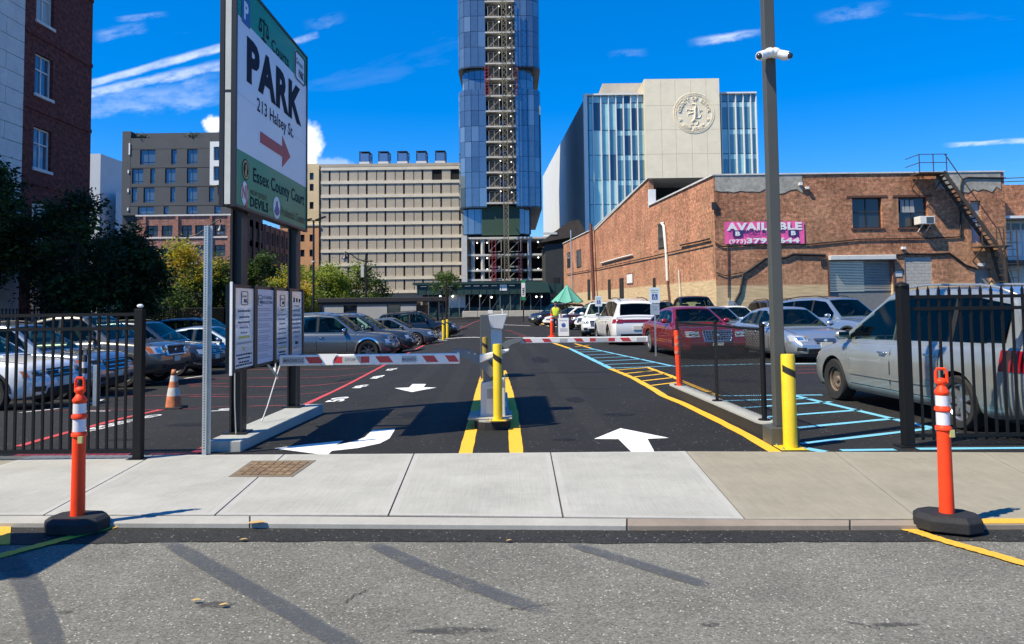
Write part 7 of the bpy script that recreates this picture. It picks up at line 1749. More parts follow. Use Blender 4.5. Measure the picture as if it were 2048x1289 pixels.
# ================================================================== DELINEATORS, CONE
ORG = pm('orange_plastic', (.95, .060, .012), .5, spec=.3, var=(7, .09), var2=(1.7, .06), scuff=(12, .5, (.22, .05, .025))); RBK = pm('black_rubber', (.016, .016, .017), .75, var=(20, .25), bump=(60, .3)); REF = pm('white_reflective_band', (.72, .70, .74), .3, var=(60, .06), scuff=(16, .5, (.35, .33, .33)))
def delineator(label, x, y, z0, rot, h=1.13):
    t = thing('delineator_post', label, 'delineator post', (x, y, z0), 'orange delineator posts')
    c, s = math.cos(rot), math.sin(rot)
    def hexp(L, Wd, ch): return [(x+c*a-s*b, y+s*a+c*b) for a, b in ((L, Wd-ch), (L, -Wd+ch), (L-ch, -Wd), (-L+ch, -Wd), (-L, -Wd+ch), (-L, Wd-ch), (-L+ch, Wd), (L-ch, Wd))]
    b = MB(); o, i_ = hexp(.215, .17, .095), hexp(.18, .135, .08)
    b.add([(p[0], p[1], z0) for p in o]+[(p[0], p[1], z0+.075) for p in o]+[(p[0], p[1], z0+.105) for p in i_], [(k, (k+1) % 8, 8+(k+1) % 8, 8+k) for k in range(8)]+[(8+k, 8+(k+1) % 8, 16+(k+1) % 8, 16+k) for k in range(8)]+[tuple(range(16, 24)), tuple(range(7, -1, -1))])
    b.build('rubber_base', RBK, parent=t, bevel=.008)
    zt = z0+h-.16; r = .0425
    pr = [(r+.009, z0+.10), (r+.007, z0+.14), (r+.004, z0+.5), (r+.002, z0+.68)]
    for zc_ in (z0+.70, z0+.835): pr += [(r+.001, zc_-.02), (r+.012, zc_-.012), (r+.012, zc_+.008), (r+.002, zc_+.018)]
    pr += [(r, z0+.935), (r+.008, z0+.945), (r+.008, z0+.958), (r-.010, z0+.985), (r-.018, z0+1.0), (.028, z0+1.01), (.001, z0+1.012)]
    MB().lathe(pr, (x, y, 0), 24).build('tube', ORG, parent=t, smooth=45)
    for za, zb in ((z0+.722, z0+.813), (z0+.857, z0+.93)): MB().lathe([(r+.0025, za), (r+.0025, zb)], (x, y, 0), 24, cap=False).build('reflective_band', REF, parent=t, smooth=True)
    f = MB(); z1 = z0+1.0
    f.ball((x, y, z1+.025), .042, .03, .03, 6)
    f.tube([(x-.036*c, y-.036*s, z1+.02), (x-.034*c, y-.034*s, z1+.10), (x-.024*c, y-.024*s, z1+.118), (x+.024*c, y+.024*s, z1+.118), (x+.034*c, y+.034*s, z1+.10), (x+.036*c, y+.036*s, z1+.02)], .0105, 8)
    f.build('handle', ORG, parent=t, smooth=45)
    MB().box(x+.018, x+.05, y-r-.012, y-r+.008, z0+.64, z0+.69).build('sticker', pm('sticker_yellow', (.5, .5, .2), .5), parent=t)
q = P(155, 1052); delineator('orange delineator post with two white bands before the left gate', q.x, q.y, -.025, R(-8))
q = P(1895, 1052); delineator('orange delineator post with two white bands before the right fence', q.x, q.y, -.01, R(-25))
q = P(1104, 675); t = thing('delineator_post', 'distant orange delineator post left of the white notice stand', 'delineator post', (q.x, q.y, 0), 'orange delineator posts')
MB().lathe([(.2, 0), (.2, .06), (.08, .08), (.08, 1.05), (.05, 1.15), (.001, 1.16)], (q.x, q.y, 0), 14).build('tube', ORG, parent=t, smooth=40)
for z_ in (.82, .98): MB().lathe([(.083, z_), (.083, z_+.08)], (q.x, q.y, 0), 14, cap=False).build('reflective_band', REF, parent=t)
q = P(925, 636); t = thing('traffic_cone', 'tiny orange cone far off before the tan barrier', 'traffic cone', (q.x, q.y, 0))
MB().lathe([(.25, .0), (.2, .05), (.05, 1.0), (.001, 1.0)], (q.x, q.y, 0), 12).build('cone_body', ORG, parent=t)
# weathered traffic cone
q = P(347, 818); t = thing('traffic_cone', 'dirty orange and white traffic cone on the left stalls', 'traffic cone', (q.x, q.y, q.z))
CONEO = pm('dirty_orange', (.52, .17, .06), .6, var=(9, .45)); CONEW = pm('dirty_white', (.52, .5, .44), .6, var=(9, .3)); z0 = q.z
MB().box(q.x-.19, q.x+.19, q.y-.19, q.y+.19, z0, z0+.04).build('base', RBK, parent=t, bevel=.008)
prof = [(.14, .041), (.118, .24), (.092, .39), (.071, .5), (.054, .61), (.036, .715)]
for i, mt in enumerate((CONEO, CONEW, CONEO, CONEW, CONEO)):
    (ra, za), (rb, zb) = prof[i], prof[i+1]; MB().lathe([(ra, za), (rb, zb)], (q.x, q.y, z0), 20, cap=(i == 4)).build('cone_section', mt, parent=t, smooth=True)
# black and white delineator and grey posts behind the left gate
q = P(168, 806); t = thing('striped_post', 'black post with white bands and loop handle behind the left gate', 'delineator post', (q.x, q.y, q.z)); z0 = q.z
MB().lathe([(.18, 0), (.16, .06), (.055, .07), (.05, 1.0), (.03, 1.03), (.001, 1.03)], (q.x, q.y, z0), 16).build('tube', RBK, parent=t, smooth=40)
for z_ in (.5, .75): MB().lathe([(.054, z_), (.054, z_+.13)], (q.x, q.y, z0), 16, cap=False).build('reflective_band', REF, parent=t)
MB().tube([(q.x-.05, q.y, z0+1.02), (q.x-.05, q.y, z0+1.14), (q.x+.05, q.y, z0+1.14), (q.x+.05, q.y, z0+1.02)], .014, 6).build('handle', RBK, parent=t)
q = P(192, 812); MB().box(q.x-.05, q.x+.06, q.y-.04, q.y+.04, q.z, q.z+.82).build('steel_stake', GREYM, label='short flat grey steel stake right of the striped black post', cat='post')

# ================================================================== FENCES
FB = pm('fence_black', (.008, .008, .0085), .55, spec=.25)
fn = thing('picket_fence', 'black steel picket fence with pointed tops in front of the minivan', 'fence', (6.2, 8.55, 0))
x0 = XP(1816, 8.55, 880); yF = 8.55
MB().box(x0-.055, x0+.055, yF-.055, yF+.055, 0, 1.76).build('post', FB, parent=fn, bevel=.006); MB().lathe([(.075, 1.7605), (.07, 1.78), (.04, 1.8), (.001, 1.81)], (x0, yF, 0), 12).build('post_cap', FB, parent=fn)
MB().box(x0-.12, x0+.12, yF-.1, yF+.1, -.02, .012).build('foot', FB, parent=fn)
for z_ in (1.62, 1.49, .10): MB().box(x0+.0555, x0+4.2, yF-.02, yF+.02, z_, z_+.038).build('rail', FB, parent=fn)
pk = MB(); xk = x0+.17; pk.box(xk-.0115, xk+.0115, yF-.0115, yF+.0115, .07, 1.70)
pk.add([(xk-.016, yF-.012, 1.70), (xk+.016, yF-.012, 1.70), (xk+.016, yF+.012, 1.70), (xk-.016, yF+.012, 1.70), (xk, yF, 1.765)], [(0, 1, 4), (1, 2, 4), (2, 3, 4), (3, 0, 4), (3, 2, 1, 0)])
pk = pk.build('picket', FB, parent=fn)
for k in range(1, 35): share(pk, fn, (.116*k, 0, 0))
MB().box(x0+4.2, x0+4.3, yF-.055, yF+.055, 0, 1.78).build('post', FB, parent=fn)
gt = thing('sliding_gate', 'black flat topped picket gate at the left edge', 'gate', (-5.6, 8.35, 0))
x1 = XP(278, 8.33, 800); yG = 8.33
MB().box(x1-.045, x1+.045, yG-.045, yG+.045, 0, 1.61).build('post', FB, parent=gt, bevel=.005); MB().box(x1-.1, x1+.1, yG-.08, yG+.08, .001, .014).build('foot', FB, parent=gt)
MB().ball((x1, yG, 1.64), .035, .03, .022, 6).build('post_light', pm('lamp_white', (.8, .8, .78), .4), parent=gt)
for z_ in (1.535, 1.385, .085): MB().box(x1-3.9, x1-.0455, yG-.02, yG+.02, z_, z_+.035).build('rail', FB, parent=gt)
pk = MB().box(x1-.145-.0115, x1-.145+.0115, yG-.0115, yG+.0115, .1201, 1.5345).build('picket', FB, parent=gt)
for k in range(1, 38): share(pk, gt, (-.0985*k, 0, 0))
# far fence along the back of the left rows
bf = thing('boundary_fence', 'black spear topped fence behind the left rows of cars', 'fence', (-17, 40, -.4))
def fence_run(a, b, h, n):
    a, b = Vector(a), Vector(b); d = b-a
    for z_ in (h-.2, h*.55, .2): MB().beam(a+UZ*z_, b+UZ*z_, .04, .04).build('rail', FB, parent=bf)
    m = None
    for k in range(n+1):
        p = a+d*k/n
        if m is None:
            q_ = MB(); q_.box(p.x-.015, p.x+.015, p.y-.015, p.y+.015, p.z, p.z+h); q_.add([(p.x-.03, p.y-.03, p.z+h), (p.x+.03, p.y-.03, p.z+h), (p.x+.03, p.y+.03, p.z+h), (p.x-.03, p.y+.03, p.z+h), (p.x, p.y, p.z+h+.1)], [(0, 1, 4), (1, 2, 4), (2, 3, 4), (3, 0, 4)])
            m = (q_.build('picket', FB, parent=bf), p)
        else: share(m[0], bf, p-m[1])
fence_run((-18.6, 25, -.42), (-18.3, 49, -.42), 2.05, 118); fence_run((-18.3, 49, -.42), (-13.5, 60, -.4), 2.05, 60)
# short chain link fence on its kerb island
ki = MB(); A, Bp = Vector((3.04, 9.36, 0)), Vector((2.875, 13.7, 0)); d_ = (Bp-A).normalized(); nn = Vector((-d_.y, d_.x, 0)); pts = []
for k in range(9): a = PI*k/8; pts.append(A - d_*(.16*math.sin(a)) + nn*(.125*math.cos(a)))
for k in range(9): a = PI*k/8; pts.append(Bp + d_*(.16*math.sin(a)) - nn*(.125*math.cos(a)))
pp = [(p.x, p.y) for p in pts]; ki.prism(pp, -.01, .15)
c0 = (A+Bp)/2; ki.prism([(c0.x+(p[0]-c0.x)*.97, c0.y+(p[1]-c0.y)*.995) for p in pp], .1505, .175, 1)
ki.build('kerb_island', [MATS['black_kerb_side'], BASE], label='long low kerb island with black sides under the chain fence', cat='island')
cf = thing('chain_link_fence', 'short black chain link fence on the kerb island', 'fence', (2.9, 11.5, .145))
for f_, r_ in ((.015, .032), (.45, .024), (.965, .03)):
    p = A.lerp(Bp, f_); MB().tube([p+UZ*.175, p+UZ*1.31], r_, 12).build('post', FB, parent=cf, smooth=40); MB().lathe([(.075, .1755), (.075, .188), (.001, .188)], (p.x, p.y, 0), 12).build('post_foot', FB, parent=cf); MB().lathe([(r_+.006, 1.3105), (r_+.004, 1.335), (.001, 1.355)], (p.x, p.y, 0), 12).build('post_cap', FB, parent=cf, smooth=40)
pa_, pb_ = A.lerp(Bp, .015), A.lerp(Bp, .965); Lf = (pb_-pa_).length
MB().tube([pa_+UZ*1.27, pb_+UZ*1.27], .018, 8).build('top_rail', FB, parent=cf, smooth=40)
w = MB(); s_ = .055; z0, z1 = .22, 1.26; n = int((Lf+(z1-z0))/s_)
for dirn in (1, -1):
    for k in range(n):
        o_ = k*s_-(z1-z0); lo, hi = max(0, -o_), min(z1-z0, Lf-o_)
        if hi <= lo: continue
        P1, P2 = (o_+lo, z0+lo), (o_+hi, z0+hi)
        if dirn < 0: P1, P2 = (Lf-P1[0], P1[1]), (Lf-P2[0], P2[1])
        w.tube([pa_+d_*P1[0]+UZ*P1[1]+nn*.02*dirn, pa_+d_*P2[0]+UZ*P2[1]+nn*.02*dirn], .003, 4, cap=False)
w.build('chain_mesh', FB, parent=cf, kind='stuff', fix=False)
p = A.lerp(Bp, .965) - d_*.09; t = thing('orange_tube', 'loose orange delineator tube leaning on the far chain fence post', 'delineator post', (p.x, p.y, .175))
MB().tube([p+UZ*.177, p+UZ*.5+nn*.01, p+UZ*1.1+nn*.04, p+UZ*1.13+nn*.042], [.052, .05, .045, .03], 16).build('tube', ORG, parent=t, smooth=40)
for z_ in (.72, .86, .98): MB().lathe([(.0515, z_), (.0505, z_+.06)], (p.x+nn.x*.026, p.y+nn.y*.026, 0), 16, cap=False).build('worn_band', pm('worn_band', (.5, .15, .1), .6, var=(30, .5)), parent=t)

# ================================================================== POSTS
q = P(1576, 893); lp = thing('lamp_post', 'tall square dark lamp post with two white cameras', 'lamp post', (q.x, q.y+.16, 0)); qx, qy = q.x-.03, q.y+.16
LPM = pm('lamp_post_paint', (.075, .077, .068), .5, var=(2, .08))
MB().box(qx-.062, qx+.062, qy-.062, qy+.062, .2, 8.6).build('pole', LPM, parent=lp, bevel=.008)
MB().box(qx-.15, qx+.17, qy-.15, qy+.15, 0.001, .2).build('base_cover', LPM, parent=lp, bevel=.01)
MB().box(qx-.1, qx+.9, qy-.12, qy+.12, 8.61, 8.72).build('lamp_head', LPM, parent=lp)
CW = pm('camera_white', (.78, .78, .76), .35, coat=.2); zc_ = 4.4
for sx in (-1, 1):
    cm = MB().ball((qx+sx*.03+.01, qy-.11, zc_+.06), .07, .07, .06, 8).build('camera_mount', CW, parent=lp, smooth=True)
    MB().tube([(qx+sx*.05, qy-.12, zc_+.05), (qx+sx*.13, qy-.16, zc_+.01), (qx+sx*.17, qy-.19, zc_)], [.05, .058, .05], 12).build('camera_body', CW, parent=lp, smooth=50)
    MB().ball((qx+sx*.175, qy-.2, zc_-.004), .035, .035, .035, 7).build('camera_lens', G_DARK, parent=lp, smooth=True)
q = P(411, 913); up = thing('channel_post', 'bare galvanised channel post at the back of the sidewalk', 'post', (q.x, q.y, .012)); a, b = q.x, q.y
m = MB(); hgt = 2.52; w_ = .032
m.box(a-w_, a+w_*.2, b-.012, b-.008, .012, hgt); m.box(a+w_*.2, a+w_*.2+.004, b-.012, b+.03, .012, hgt); m.box(a-w_-.004, a-w_, b-.012, b+.03, .012, hgt); m.box(a+w_*.2+.0041, a+w_+.012, b+.026, b+.03, .012, hgt)
m.build('channel', pm('zinc', (.47, .50, .49), .38, .55, var=(5, .12)), parent=up)
hole = None
for k in range(88):
    z_ = .08+.028*k
    if hole is None: hole = MB().box(a-.0185, a-.0075, b-.0128, b-.0121, z_, z_+.012).build('hole', DARK, parent=up)
    else: share(hole, up, (0, 0, .028*k))
# utility grate in the sidewalk
c4 = [P(457, 957), P(585, 957), P(632, 924), P(503, 925)]
ug = thing('utility_cover', 'rusty cast iron cover with ribs set in the sidewalk', 'utility cover', sum(c4, Vector())/4+Vector((0, 0, .01)))
RST = pm('rusty_cast_iron', (.19, .125, .07), .85, var=(9, .45), var2=(40, .25)); m = MB()
def lerp2(s, t_): return c4[0].lerp(c4[1], s).lerp(c4[3].lerp(c4[2], s), t_)
m.slab([Vector((p.x, p.y, .0125)) for p in c4], (0, 0, .004)); m.build('frame', pm('cover_frame', (.17, .14, .10), .85, var=(12, .2)), parent=ug)
for i in range(7):
    for j in range(4):
        s0, s1, t0, t1 = .06+.126*i, .06+.126*(i+1)-.014, .08+.21*j, .08+.21*(j+1)-.03
        ps = [lerp2(s0, t0), lerp2(s1, t0), lerp2(s1, t1), lerp2(s0, t1)]; MB().slab([Vector((p.x, p.y, .0167)) for p in ps], (0, 0, .005)).build('cast_plate', RST, parent=ug)
# accessible parking signs
BLUEA = pm('access_blue', (.03, .09, .30), .4); SGW = pm('sign_face_white', (.70, .74, .74), .4)
def access_sign(label, px, ytop, d, lower=True):
    q = at(px, ytop, d); w_ = .165; t = thing('parking_sign', label, 'parking sign', (q.x, d, 0), 'accessible parking signs')
    MB().box(q.x-.022, q.x+.022, d+.01, d+.04, zg(q.x, d), q.z).build('post', GREYM, parent=t)
    m = MB(); m.slab(rrect((q.x, d, q.z-.23), w_, .24, .03, UX, UZ), (0, .005, 0)); m.build('sign_plate', SGW, parent=t)
    m = MB().box(q.x-.085, q.x+.085, d-.004, d-.001, q.z-.36, q.z-.19).build('symbol_tile', BLUEA, parent=t)
    s = MB(); yy = d-.006; cx, cz = q.x, q.z-.275
    s.lathe([(.001, 0), (.014, 0), (.014, .001)], (cx-.005, yy, cz+.06), 10, 0, 'y'); s.beam((cx-.005, yy, cz+.04), (cx-.002, yy, cz-.01), .016, .002, up=(0, 1, 0)); s.beam((cx-.002, yy, cz-.01), (cx+.03, yy, cz-.012), .014, .002, up=(0, 1, 0)); s.beam((cx+.03, yy, cz-.012), (cx+.045, yy, cz-.06), .014, .002, up=(0, 1, 0)); s.beam((cx-.004, yy, cz+.02), (cx+.025, yy, cz+.018), .01, .002, up=(0, 1, 0))
    s.tube([(cx-.008+.036*math.cos(R(100+28*k)), yy, cz-.032+.036*math.sin(R(100+28*k))) for k in range(9)], .005, 4); s.build('wheelchair_symbol', SW2, parent=m)
    m = MB(); put_text(m, 'RESERVED', (q.x-.12, d-.002, q.z-.10), UX, UZ, .035, .24, .01); put_text(m, 'PARKING', (q.x-.1, d-.002, q.z-.16), UX, UZ, .03, .2, .01); m.build('lettering', pm('sign_green_print', (.02, .2, .1), .5), parent=t, fix=False)
    if lower:
        m = MB(); m.slab(rrect((q.x, d+.001, q.z-.66), w_*.85, .17, .02, UX, UZ), (0, .005, 0)); lo_ = m.build('lower_plate', pm('bare_aluminium', (.5, .53, .53), .4, .5), parent=t)
        m = MB(); put_text(m, 'PENALTY', (q.x-.1, d-.001, q.z-.60), UX, UZ, .025, .2, 0); put_text(m, '$250', (q.x-.06, d-.001, q.z-.68), UX, UZ, .04, .12, 0); m.build('lettering', GRY, parent=lo_, fix=False)
access_sign('accessible parking sign with bare plate below, behind the dark red sedan', 1309, 576, 23.6)
access_sign('smaller looking accessible parking sign above the white suvs', 1197, 593, 36.0, False)
# tall narrow green and white street banner
q = at(1046, 560, 74); t = thing('banner_sign', 'tall narrow green and white banner on a post before the green shed', 'sign', (q.x, 74, 0))
MB().tube([(q.x, 74.05, 0), (q.x, 74.05, q.z+.2)], .05, 8).build('post', BLACK, parent=t); z1 = q.z; z0 = ZY(1046, 601, 74)
MB().box(q.x-.17, q.x+.2, 73.95, 73.98, z0+.35, z1-.3).build('white_field', SW2, parent=t); MB().box(q.x-.17, q.x+.2, 73.95, 73.98, z1-.295, z1).build('green_field', SGR, parent=t); MB().box(q.x-.17, q.x+.2, 73.95, 73.98, z0, z0+.345).build('green_field', SGR, parent=t)
m = MB(); put_text(m, 'PARK', (q.x+.12, 73.94, z0+.5), (0, 0, 1), (-1, 0, 0), .2, .75, .03); m.build('lettering', SDK, parent=t, fix=False)
# A frame notice
q = P(1127, 672); t = thing('notice_stand', 'white folding notice stand with round emblem beside the attendant', 'notice stand', (q.x, q.y, 0)); h_, w_ = .92, .27
for s_ in (-1, 1): MB().hexa([(q.x-w_, q.y+s_*.25-.015, 0), (q.x+w_, q.y+s_*.25-.015, 0), (q.x+w_, q.y+s_*.25+.015, 0), (q.x-w_, q.y+s_*.25+.015, 0), (q.x-w_, q.y+s_*.03-.015, h_), (q.x+w_, q.y+s_*.03-.015, h_), (q.x+w_, q.y+s_*.03+.015, h_), (q.x-w_, q.y+s_*.03+.015, h_)]).build('board', pm('stand_white', (.6, .61, .63), .45), parent=t)
dy = lambda z: q.y-.266+.22*z/h_
m = MB(); disc(m, (q.x, dy(.55)-.01, .55), .11, UX, Vector((0, .22/h_, 1)).normalized(), 16); m.build('emblem', SBL, parent=t, fix=False)
for z_ in (.24, .3, .36, .78): m = MB().quad((q.x-.2, dy(z_)-.008, z_), (q.x+.2, dy(z_)-.008, z_), (q.x+.2, dy(z_+.025)-.008, z_+.025), (q.x-.2, dy(z_+.025)-.008, z_+.025)).build('print', GR2, parent=t, fix=False)
# green umbrella
q = at(1134, 569, 50); t = thing('parasol', 'faded green garden parasol over the right row of cars', 'parasol', (q.x, 50, 0)); GU = pm('faded_green_canvas', (.10, .36, .27), .75, var=(2, .08))
MB().tube([(q.x, 50, 0), (q.x, 50, q.z)], .03, 8).build('pole', BLACK, parent=t)
zb = ZY(1134, 603, 50); rr = 1.08; n = 8
for k in range(n):
    a0, a1 = 2*PI*k/n+.2, 2*PI*(k+1)/n+.2; vs = []
    for i in range(6):
        f = i/5
        for j in range(5):
            a = a0+(a1-a0)*j/4; sag = .12*f*math.sin(PI*j/4)*(1 if f > .5 else .6)
            r_ = rr*f*(1-.07*math.sin(PI*j/4)); vs.append((q.x+r_*math.cos(a), 50+r_*math.sin(a), q.z-(q.z-zb)*(f**.9)-sag+(.0)))
    MB().add(vs, [(i*5+j, i*5+j+1, (i+1)*5+j+1, (i+1)*5+j) for i in range(5) for j in range(4)]).build('canopy_panel', GU, parent=t, smooth=True, fix=False)
for k in range(n):
    a = 2*PI*k/n+.2; MB().tube([(q.x, 50, q.z-.06), (q.x+rr*math.cos(a), 50+rr*math.sin(a), zb-.01)], .012, 5).build('rib', BLACK, parent=t)
# booth
D = 58.0; zz = lambda y: ZY(735, y, D); xa, xb = XP(641, D), XP(832, D); zb = zg(xa, D)
t = thing('attendant_booth', 'low grey attendant booth with two dark windows and flat black roof', 'booth', ((xa+xb)/2, D+1.5, zb))
BW = pm('booth_grey_wall', (.40, .395, .37), .75, var=(1.2, .06)); hs = [(XP(687, D)-xa, XP(714, D)-xa, zz(640)-zb, zz(610)-zb), (XP(774, D)-xa, XP(801, D)-xa, zz(640)-zb, zz(610)-zb)]
m = MB(); pt = facade(m, (xa, D, zb), (1, 0, 0), xb-xa, zz(606)-zb, hs, .15); m.quad((xb, D, zb), (xb, D+3, zb), (xb, D+3, zz(606)), (xb, D, zz(606))); m.quad((xa, D+3, zb), (xa, D, zb), (xa, D, zz(606)), (xa, D+3, zz(606))); m.build('wall', BW, parent=t)
for h in hs:
    w_ = window(t, pt, h, .12, .05, BLACK, G_DARK, 1, (.5,))
MB().box(XP(634, D), XP(886, D), D-.12, D+3.4, zz(605)+.0, zz(597)+.05).build('roof', pm('booth_roof_black', (.022, .022, .023), .6, var=(.8, .15)), parent=t, bevel=.03)
MB().box(XP(636, D), XP(834, D), D-.05, D-.003, zz(611)+.02, zz(605.2)).build('soffit_board', pm('booth_soffit', (.03, .031, .034), .6), parent=t)
for px in (873, 884): MB().box(XP(px-2, D), XP(px+2, D), D+.2+(.7 if px == 873 else 0), D+.3+(.7 if px == 873 else 0), zb, zz(605)).build('canopy_post', BLACK, parent=t)
MB().box(XP(640, D), XP(645, D), D-.08, D-.005, zb, zz(607)).build('drainpipe', BLACK, parent=t)
MB().box(xb+.003, xb+.6, D+.5, D+2.8, zb, zz(612)).build('door_side', pm('weathered_timber', (.12, .09, .06), .8, var=(5, .3)), parent=t)
MB().beam((XP(838, D), D-.95, zz(628)), (XP(857, D), D-.95, zz(656)), .07, .05).build('leaning_board', SLAB, label='thin pale board leaning at the booth corner', cat='board')

# street lamps
def bell(parent, c, s=1.0, name='lamp_shade'):
    MB().lathe([(.03*s, .38*s), (.07*s, .30*s), (.09*s, .22*s), (.20*s, .05*s), (.23*s, 0), (.20*s, -.02*s), (.001, -.02*s)], c, 16).build(name, BLACK, parent=parent, smooth=50)
    MB().ball(Vector(c)-UZ*.1*s, .15*s, .15*s, .15*s, 6).build('globe', pm('lamp_globe', (.55, .56, .54), .25), parent=parent, smooth=True)
D = 62.0; x_ = XP(374, D); zz = lambda y: ZY(374, y, D)
t = thing('street_lamp', 'ornate black lamp post with raised curved arm and lower twin lanterns, by the yellow tree', 'street lamp', (x_, D, 0), 'black street lamps')
MB().tube([(x_, D, -.4), (x_, D, 1.2), (x_, D, zz(462))], [.16, .11, .08], 10).build('pole', BLACK, parent=t, smooth=50)
xa = XP(440, D); MB().tube([(x_, D, zz(474)), (x_+.8, D, zz(470)), (x_+1.8, D, zz(452)), (xa-.2, D, zz(441)), (xa, D, zz(441)), (xa, D, zz(447))], .05, 8).build('arm', BLACK, parent=t, smooth=50); bell(t, (xa, D, zz(463)), 1.5)
MB().beam((x_-1.0, D, zz(474)), (x_, D, zz(474)), .06, .08).build('cross_arm', BLACK, parent=t)
for y_ in (487, 527.5): MB().beam((x_-.95*(y_ > 500), D-.1, zz(y_)), (x_+1.0, D-.1, zz(y_)), .06, .07).build('banner_arm', SLAB, parent=t)
for s_ in (-1, 1):
    MB().tube([(x_, D, zz(542)), (x_+s_*.55, D, zz(541)), (x_+s_*.55, D, zz(548))], .035, 6).build('lantern_arm', BLACK, parent=t)
    MB().lathe([(.08, 0), (.22, .75), (.26, .78), (.05, .95), (.001, 1.0)], (x_+s_*.55, D, zz(566)), 8).build('lantern', pm('lantern_dark', (.03, .03, .03), .4), parent=t)
D = 66.0; x_ = XP(732, D); zz = lambda y: ZY(732, y, D)
t = thing('street_lamp', 'black lamp post with one curved arm and bell lamp, above the booth roof', 'street lamp', (x_, D, 0), 'black street lamps')
MB().tube([(x_, D, -.4), (x_, D, 1.2), (x_, D, zz(508))], [.15, .1, .07], 10).build('pole', BLACK, parent=t, smooth=50)
xa = XP(690, D); MB().tube([(x_+.6, D, zz(523)), (x_, D, zz(523)), (x_-.7, D, zz(519)), (x_-1.3, D, zz(508)), (xa, D, zz(503)), (xa, D, zz(508))], .045, 8).build('arm', BLACK, parent=t, smooth=50); bell(t, (xa, D, zz(517)), 1.2)
MB().box(x_-.42, x_-.16, D-.1, D-.02, zz(555), zz(532)).build('banner', SLAB, parent=t); MB().beam((x_-.45, D-.06, zz(532)), (x_, D-.06, zz(532)), .04, .04).build('banner_arm', BLACK, parent=t)
MB().tube([(x_, D, zz(545)), (x_+.4, D, zz(536)), (x_+.5, D, zz(533))], [.05, .12, .05], 8).build('flood_lamp', BLACK, parent=t)
D = 60.0; x_ = XP(627, D); zz = lambda y: ZY(627, y, D)
t = thing('street_lamp', 'plain black pole with two flat flood heads beside the sign edge', 'street lamp', (x_, D, 0), 'black street lamps')
MB().tube([(x_, D, -.4), (x_, D, zz(441))], [.1, .075], 10).build('pole', BLACK, parent=t, smooth=50)
for s_, y0, y1 in ((-1, 438, 441), (1, 441, 434)): MB().beam((x_+s_*.15, D, zz(y0)), (x_+s_*.95, D, zz(y1)-.1*(s_ < 0)), .3, .1).build('flood_head', BLACK, parent=t)
MB().beam((x_-.5, D, zz(442)), (x_+.5, D, zz(442)), .06, .06).build('cross_arm', BLACK, parent=t); MB().lathe([(.16, 0), (.16, .08), (.1, .1)], (x_, D, zz(525)), 10).build('white_collar', SLAB, parent=t)
D = 80.0; x_ = XP(893, D); zz = lambda y: ZY(893, y, D)
t = thing('street_lamp', 'small twin headed lantern post in front of the green shed', 'street lamp', (x_, D, 0), 'black street lamps')
MB().tube([(x_, D, 0), (x_, D, zz(556))], [.12, .07], 8).build('pole', BLACK, parent=t, smooth=50)
for s_ in (-1, 1):
    MB().tube([(x_, D, zz(579)), (x_+s_*.5, D, zz(578)), (x_+s_*.5, D, zz(581))], .035, 6).build('lantern_arm', BLACK, parent=t); MB().lathe([(.07, 0), (.2, .5), (.23, .53), (.001, .65)], (x_+s_*.5, D, zz(592)), 8).build('lantern', MATS['lantern_dark'], parent=t)
for px in (914, 945):
    q = P(px, 637); t = thing('small_sign', 'little white sign on a thin stake, ' + ('left of' if px < 930 else 'right of') + ' the tiny orange cone', 'sign', (q.x, q.y, 0)); MB().tube([(q.x, q.y, 0), (q.x, q.y, 1.6)], .03, 6).build('stake', BLACK, parent=t); MB().box(q.x-.22, q.x+.22, q.y-.05, q.y-.035, 1.1, 1.7).build('plate', SW2, parent=t)

# ================================================================== ATTENDANT
q = P(1112, 671); px_, py_ = q.x, q.y
pe = thing('person', 'person in yellow safety vest and dark trousers beside the notice stand', 'person', (px_, py_, 0))
def skin_body(name, joints, edges, mat, parent, sub=2):
    me = bpy.data.meshes.new(name); me.from_pydata([tuple(Vector(j[0])) for j in joints], edges, []); o = bpy.data.objects.new(name, me); COL.objects.link(o)
    m = o.modifiers.new('skin', 'SKIN'); lay = me.skin_vertices[0] if me.skin_vertices else None
    if lay is None:
        bm = bmesh.new(); bm.from_mesh(me); bm.verts.layers.skin.verify(); bm.to_mesh(me); bm.free(); lay = me.skin_vertices[0]
    for i, j in enumerate(joints): lay.data[i].radius = (j[1], j[2] if len(j) > 2 else j[1])
    lay.data[0].use_root = True
    sb = o.modifiers.new('sub', 'SUBSURF'); sb.levels = sb.render_levels = sub
    dg = bpy.context.evaluated_depsgraph_get(); nm = bpy.data.meshes.new_from_object(o.evaluated_get(dg)); nm.materials.clear(); nm.materials.append(mat)
    nm.polygons.foreach_set('use_smooth', [True]*len(nm.polygons)); bpy.data.objects.remove(o); r = bpy.data.objects.new(name, nm); COL.objects.link(r); r.parent = parent; WO[r.name] = WO[parent.name]; return r
SKIN = pm('skin_brown', (.24, .12, .07), .55)
J = [((0, 0, .95), .14, .11), ((0, 0, 1.15), .14, .10), ((0, .01, 1.35), .16, .11), ((0, .01, 1.48), .07, .06), ((0, -.01, 1.56), .055), ((0, -.02, 1.66), .095, .10), ((0, -.02, 1.75), .06),
     ((-.19, .01, 1.42), .06), ((-.25, .0, 1.14), .045), ((-.20, -.16, 1.0), .035), ((-.17, -.24, .98), .035), ((.19, .01, 1.42), .06), ((.27, .0, 1.15), .045), ((.27, -.08, .92), .035), ((.27, -.1, .84), .035),
     ((-.1, 0, .86), .095), ((-.12, -.02, .48), .065), ((-.12, .02, .1), .045), ((-.12, -.12, .04), .04), ((.1, 0, .86), .095), ((.12, -.01, .48), .065), ((.13, .03, .1), .045), ((.14, -.1, .04), .04)]
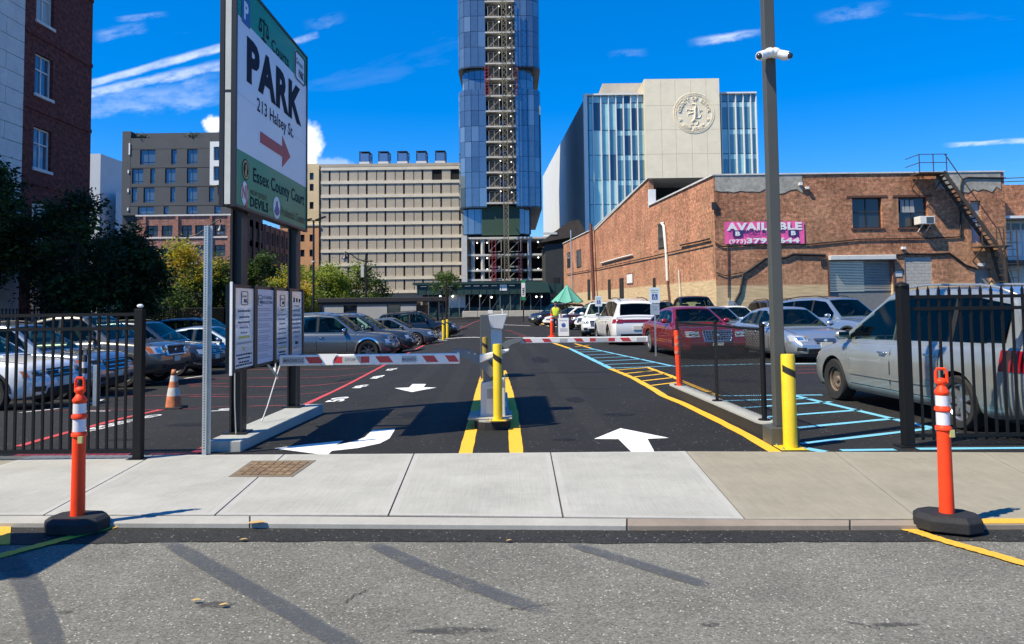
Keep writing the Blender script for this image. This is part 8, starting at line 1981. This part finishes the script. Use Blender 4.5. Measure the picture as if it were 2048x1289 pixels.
E = [(0, 1), (1, 2), (2, 3), (3, 4), (4, 5), (5, 6), (2, 7), (7, 8), (8, 9), (9, 10), (2, 11), (11, 12), (12, 13), (13, 14), (0, 15), (15, 16), (16, 17), (17, 18), (0, 19), (19, 20), (20, 21), (21, 22)]
skin_body('body', J, E, SKIN, pe)
skin_body('safety_vest', [((0, 0, .92), .17, .135), ((0, 0, 1.15), .165, .125), ((0, .01, 1.36), .18, .13), ((0, .01, 1.45), .10, .08), ((-.19, .01, 1.43), .075), ((.19, .01, 1.43), .075)], [(0, 1), (1, 2), (2, 3), (2, 4), (2, 5)], pm('hi_vis_yellow', (.62, .72, .04), .6), pe)
skin_body('trousers', [((0, 0, .93), .155, .12), ((-.1, 0, .84), .105), ((-.12, -.02, .48), .078), ((-.12, .02, .1), .06), ((.1, 0, .84), .105), ((.12, -.01, .48), .078), ((.13, .03, .1), .06)], [(0, 1), (1, 2), (2, 3), (0, 4), (4, 5), (5, 6)], pm('dark_trousers', (.02, .02, .028), .8), pe)
MB().ball((0, -.0, 1.72), .098, .105, .085, 8).build('hair', pm('black_hair', (.01, .009, .008), .6), parent=pe, smooth=True, local=True)
for sx in (-.035, .035): MB().ball((sx, -.112, 1.67), .012, .008, .009, 4).build('eye', SW2, parent=pe, local=True)
MB().ball((0, -.118, 1.64), .013, .02, .022, 5).build('nose', SKIN, parent=pe, local=True)

# ================================================================== SMALL LITTER
LY = pm('dry_leaf_yellow', (.50, .33, .12), .7); rl = random.Random(4)
for k, (px, py, s_, lab) in enumerate(((513, 1047, .075, 'curled yellow leaf on the kerb'), (1408, 1202, .03, 'unused'), (392, 1203, .03, 'small dry leaf left of the dark oil patch'), (447, 1212, .028, 'small dry leaf right of the dark oil patch'), (487, 1081, .03, 'small pale leaf on the black asphalt band'), (1018, 1083, .022, 'pale crumb near the middle of the black band'))):
    if k == 1: continue
    q = P(px, py, -.02 if py > 1050 else .012); z_ = q.z+.006 if py > 1050 else .018
    v = [(q.x-s_, q.y, z_), (q.x-.3*s_, q.y-.45*s_, z_+.003), (q.x+.5*s_, q.y-.35*s_, z_+.007), (q.x+s_, q.y+.1*s_, z_+.001), (q.x+.3*s_, q.y+.5*s_, z_+.006), (q.x-.5*s_, q.y+.4*s_, z_+.003), (q.x, q.y, z_+.004)]
    MB().add(v, [(0, 1, 6), (1, 2, 6), (2, 3, 6), (3, 4, 6), (4, 5, 6), (5, 0, 6)]).build('fallen_leaf', LY, label=lab, cat='leaf', group='bits of leaf on the ground', fix=False)

# unseen box, added and sized to cast the shadow in the lower left corner
t = thing('shadow_caster', 'unseen tall dark green box added left of the left delineator to cast a shadow', 'shadow caster', (-4.7, 4.55, -.03))
BING = pm('shadow_caster_green', (.02, .06, .04), .5, var=(2, .1))
MB().box(-5.02, -4.36, 4.1, 5.0, -.03, 1.93).build('case', BING, parent=t, bevel=.02)
MB().box(-5.05, -4.33, 4.07, 5.03, 1.931, 1.99).build('lid', BING, parent=t, bevel=.02)
for y_ in (4.14, 4.57): MB().box(-4.358, -4.345, y_, y_+.39, .1, 1.85).build('door', BING, parent=t, bevel=.004)
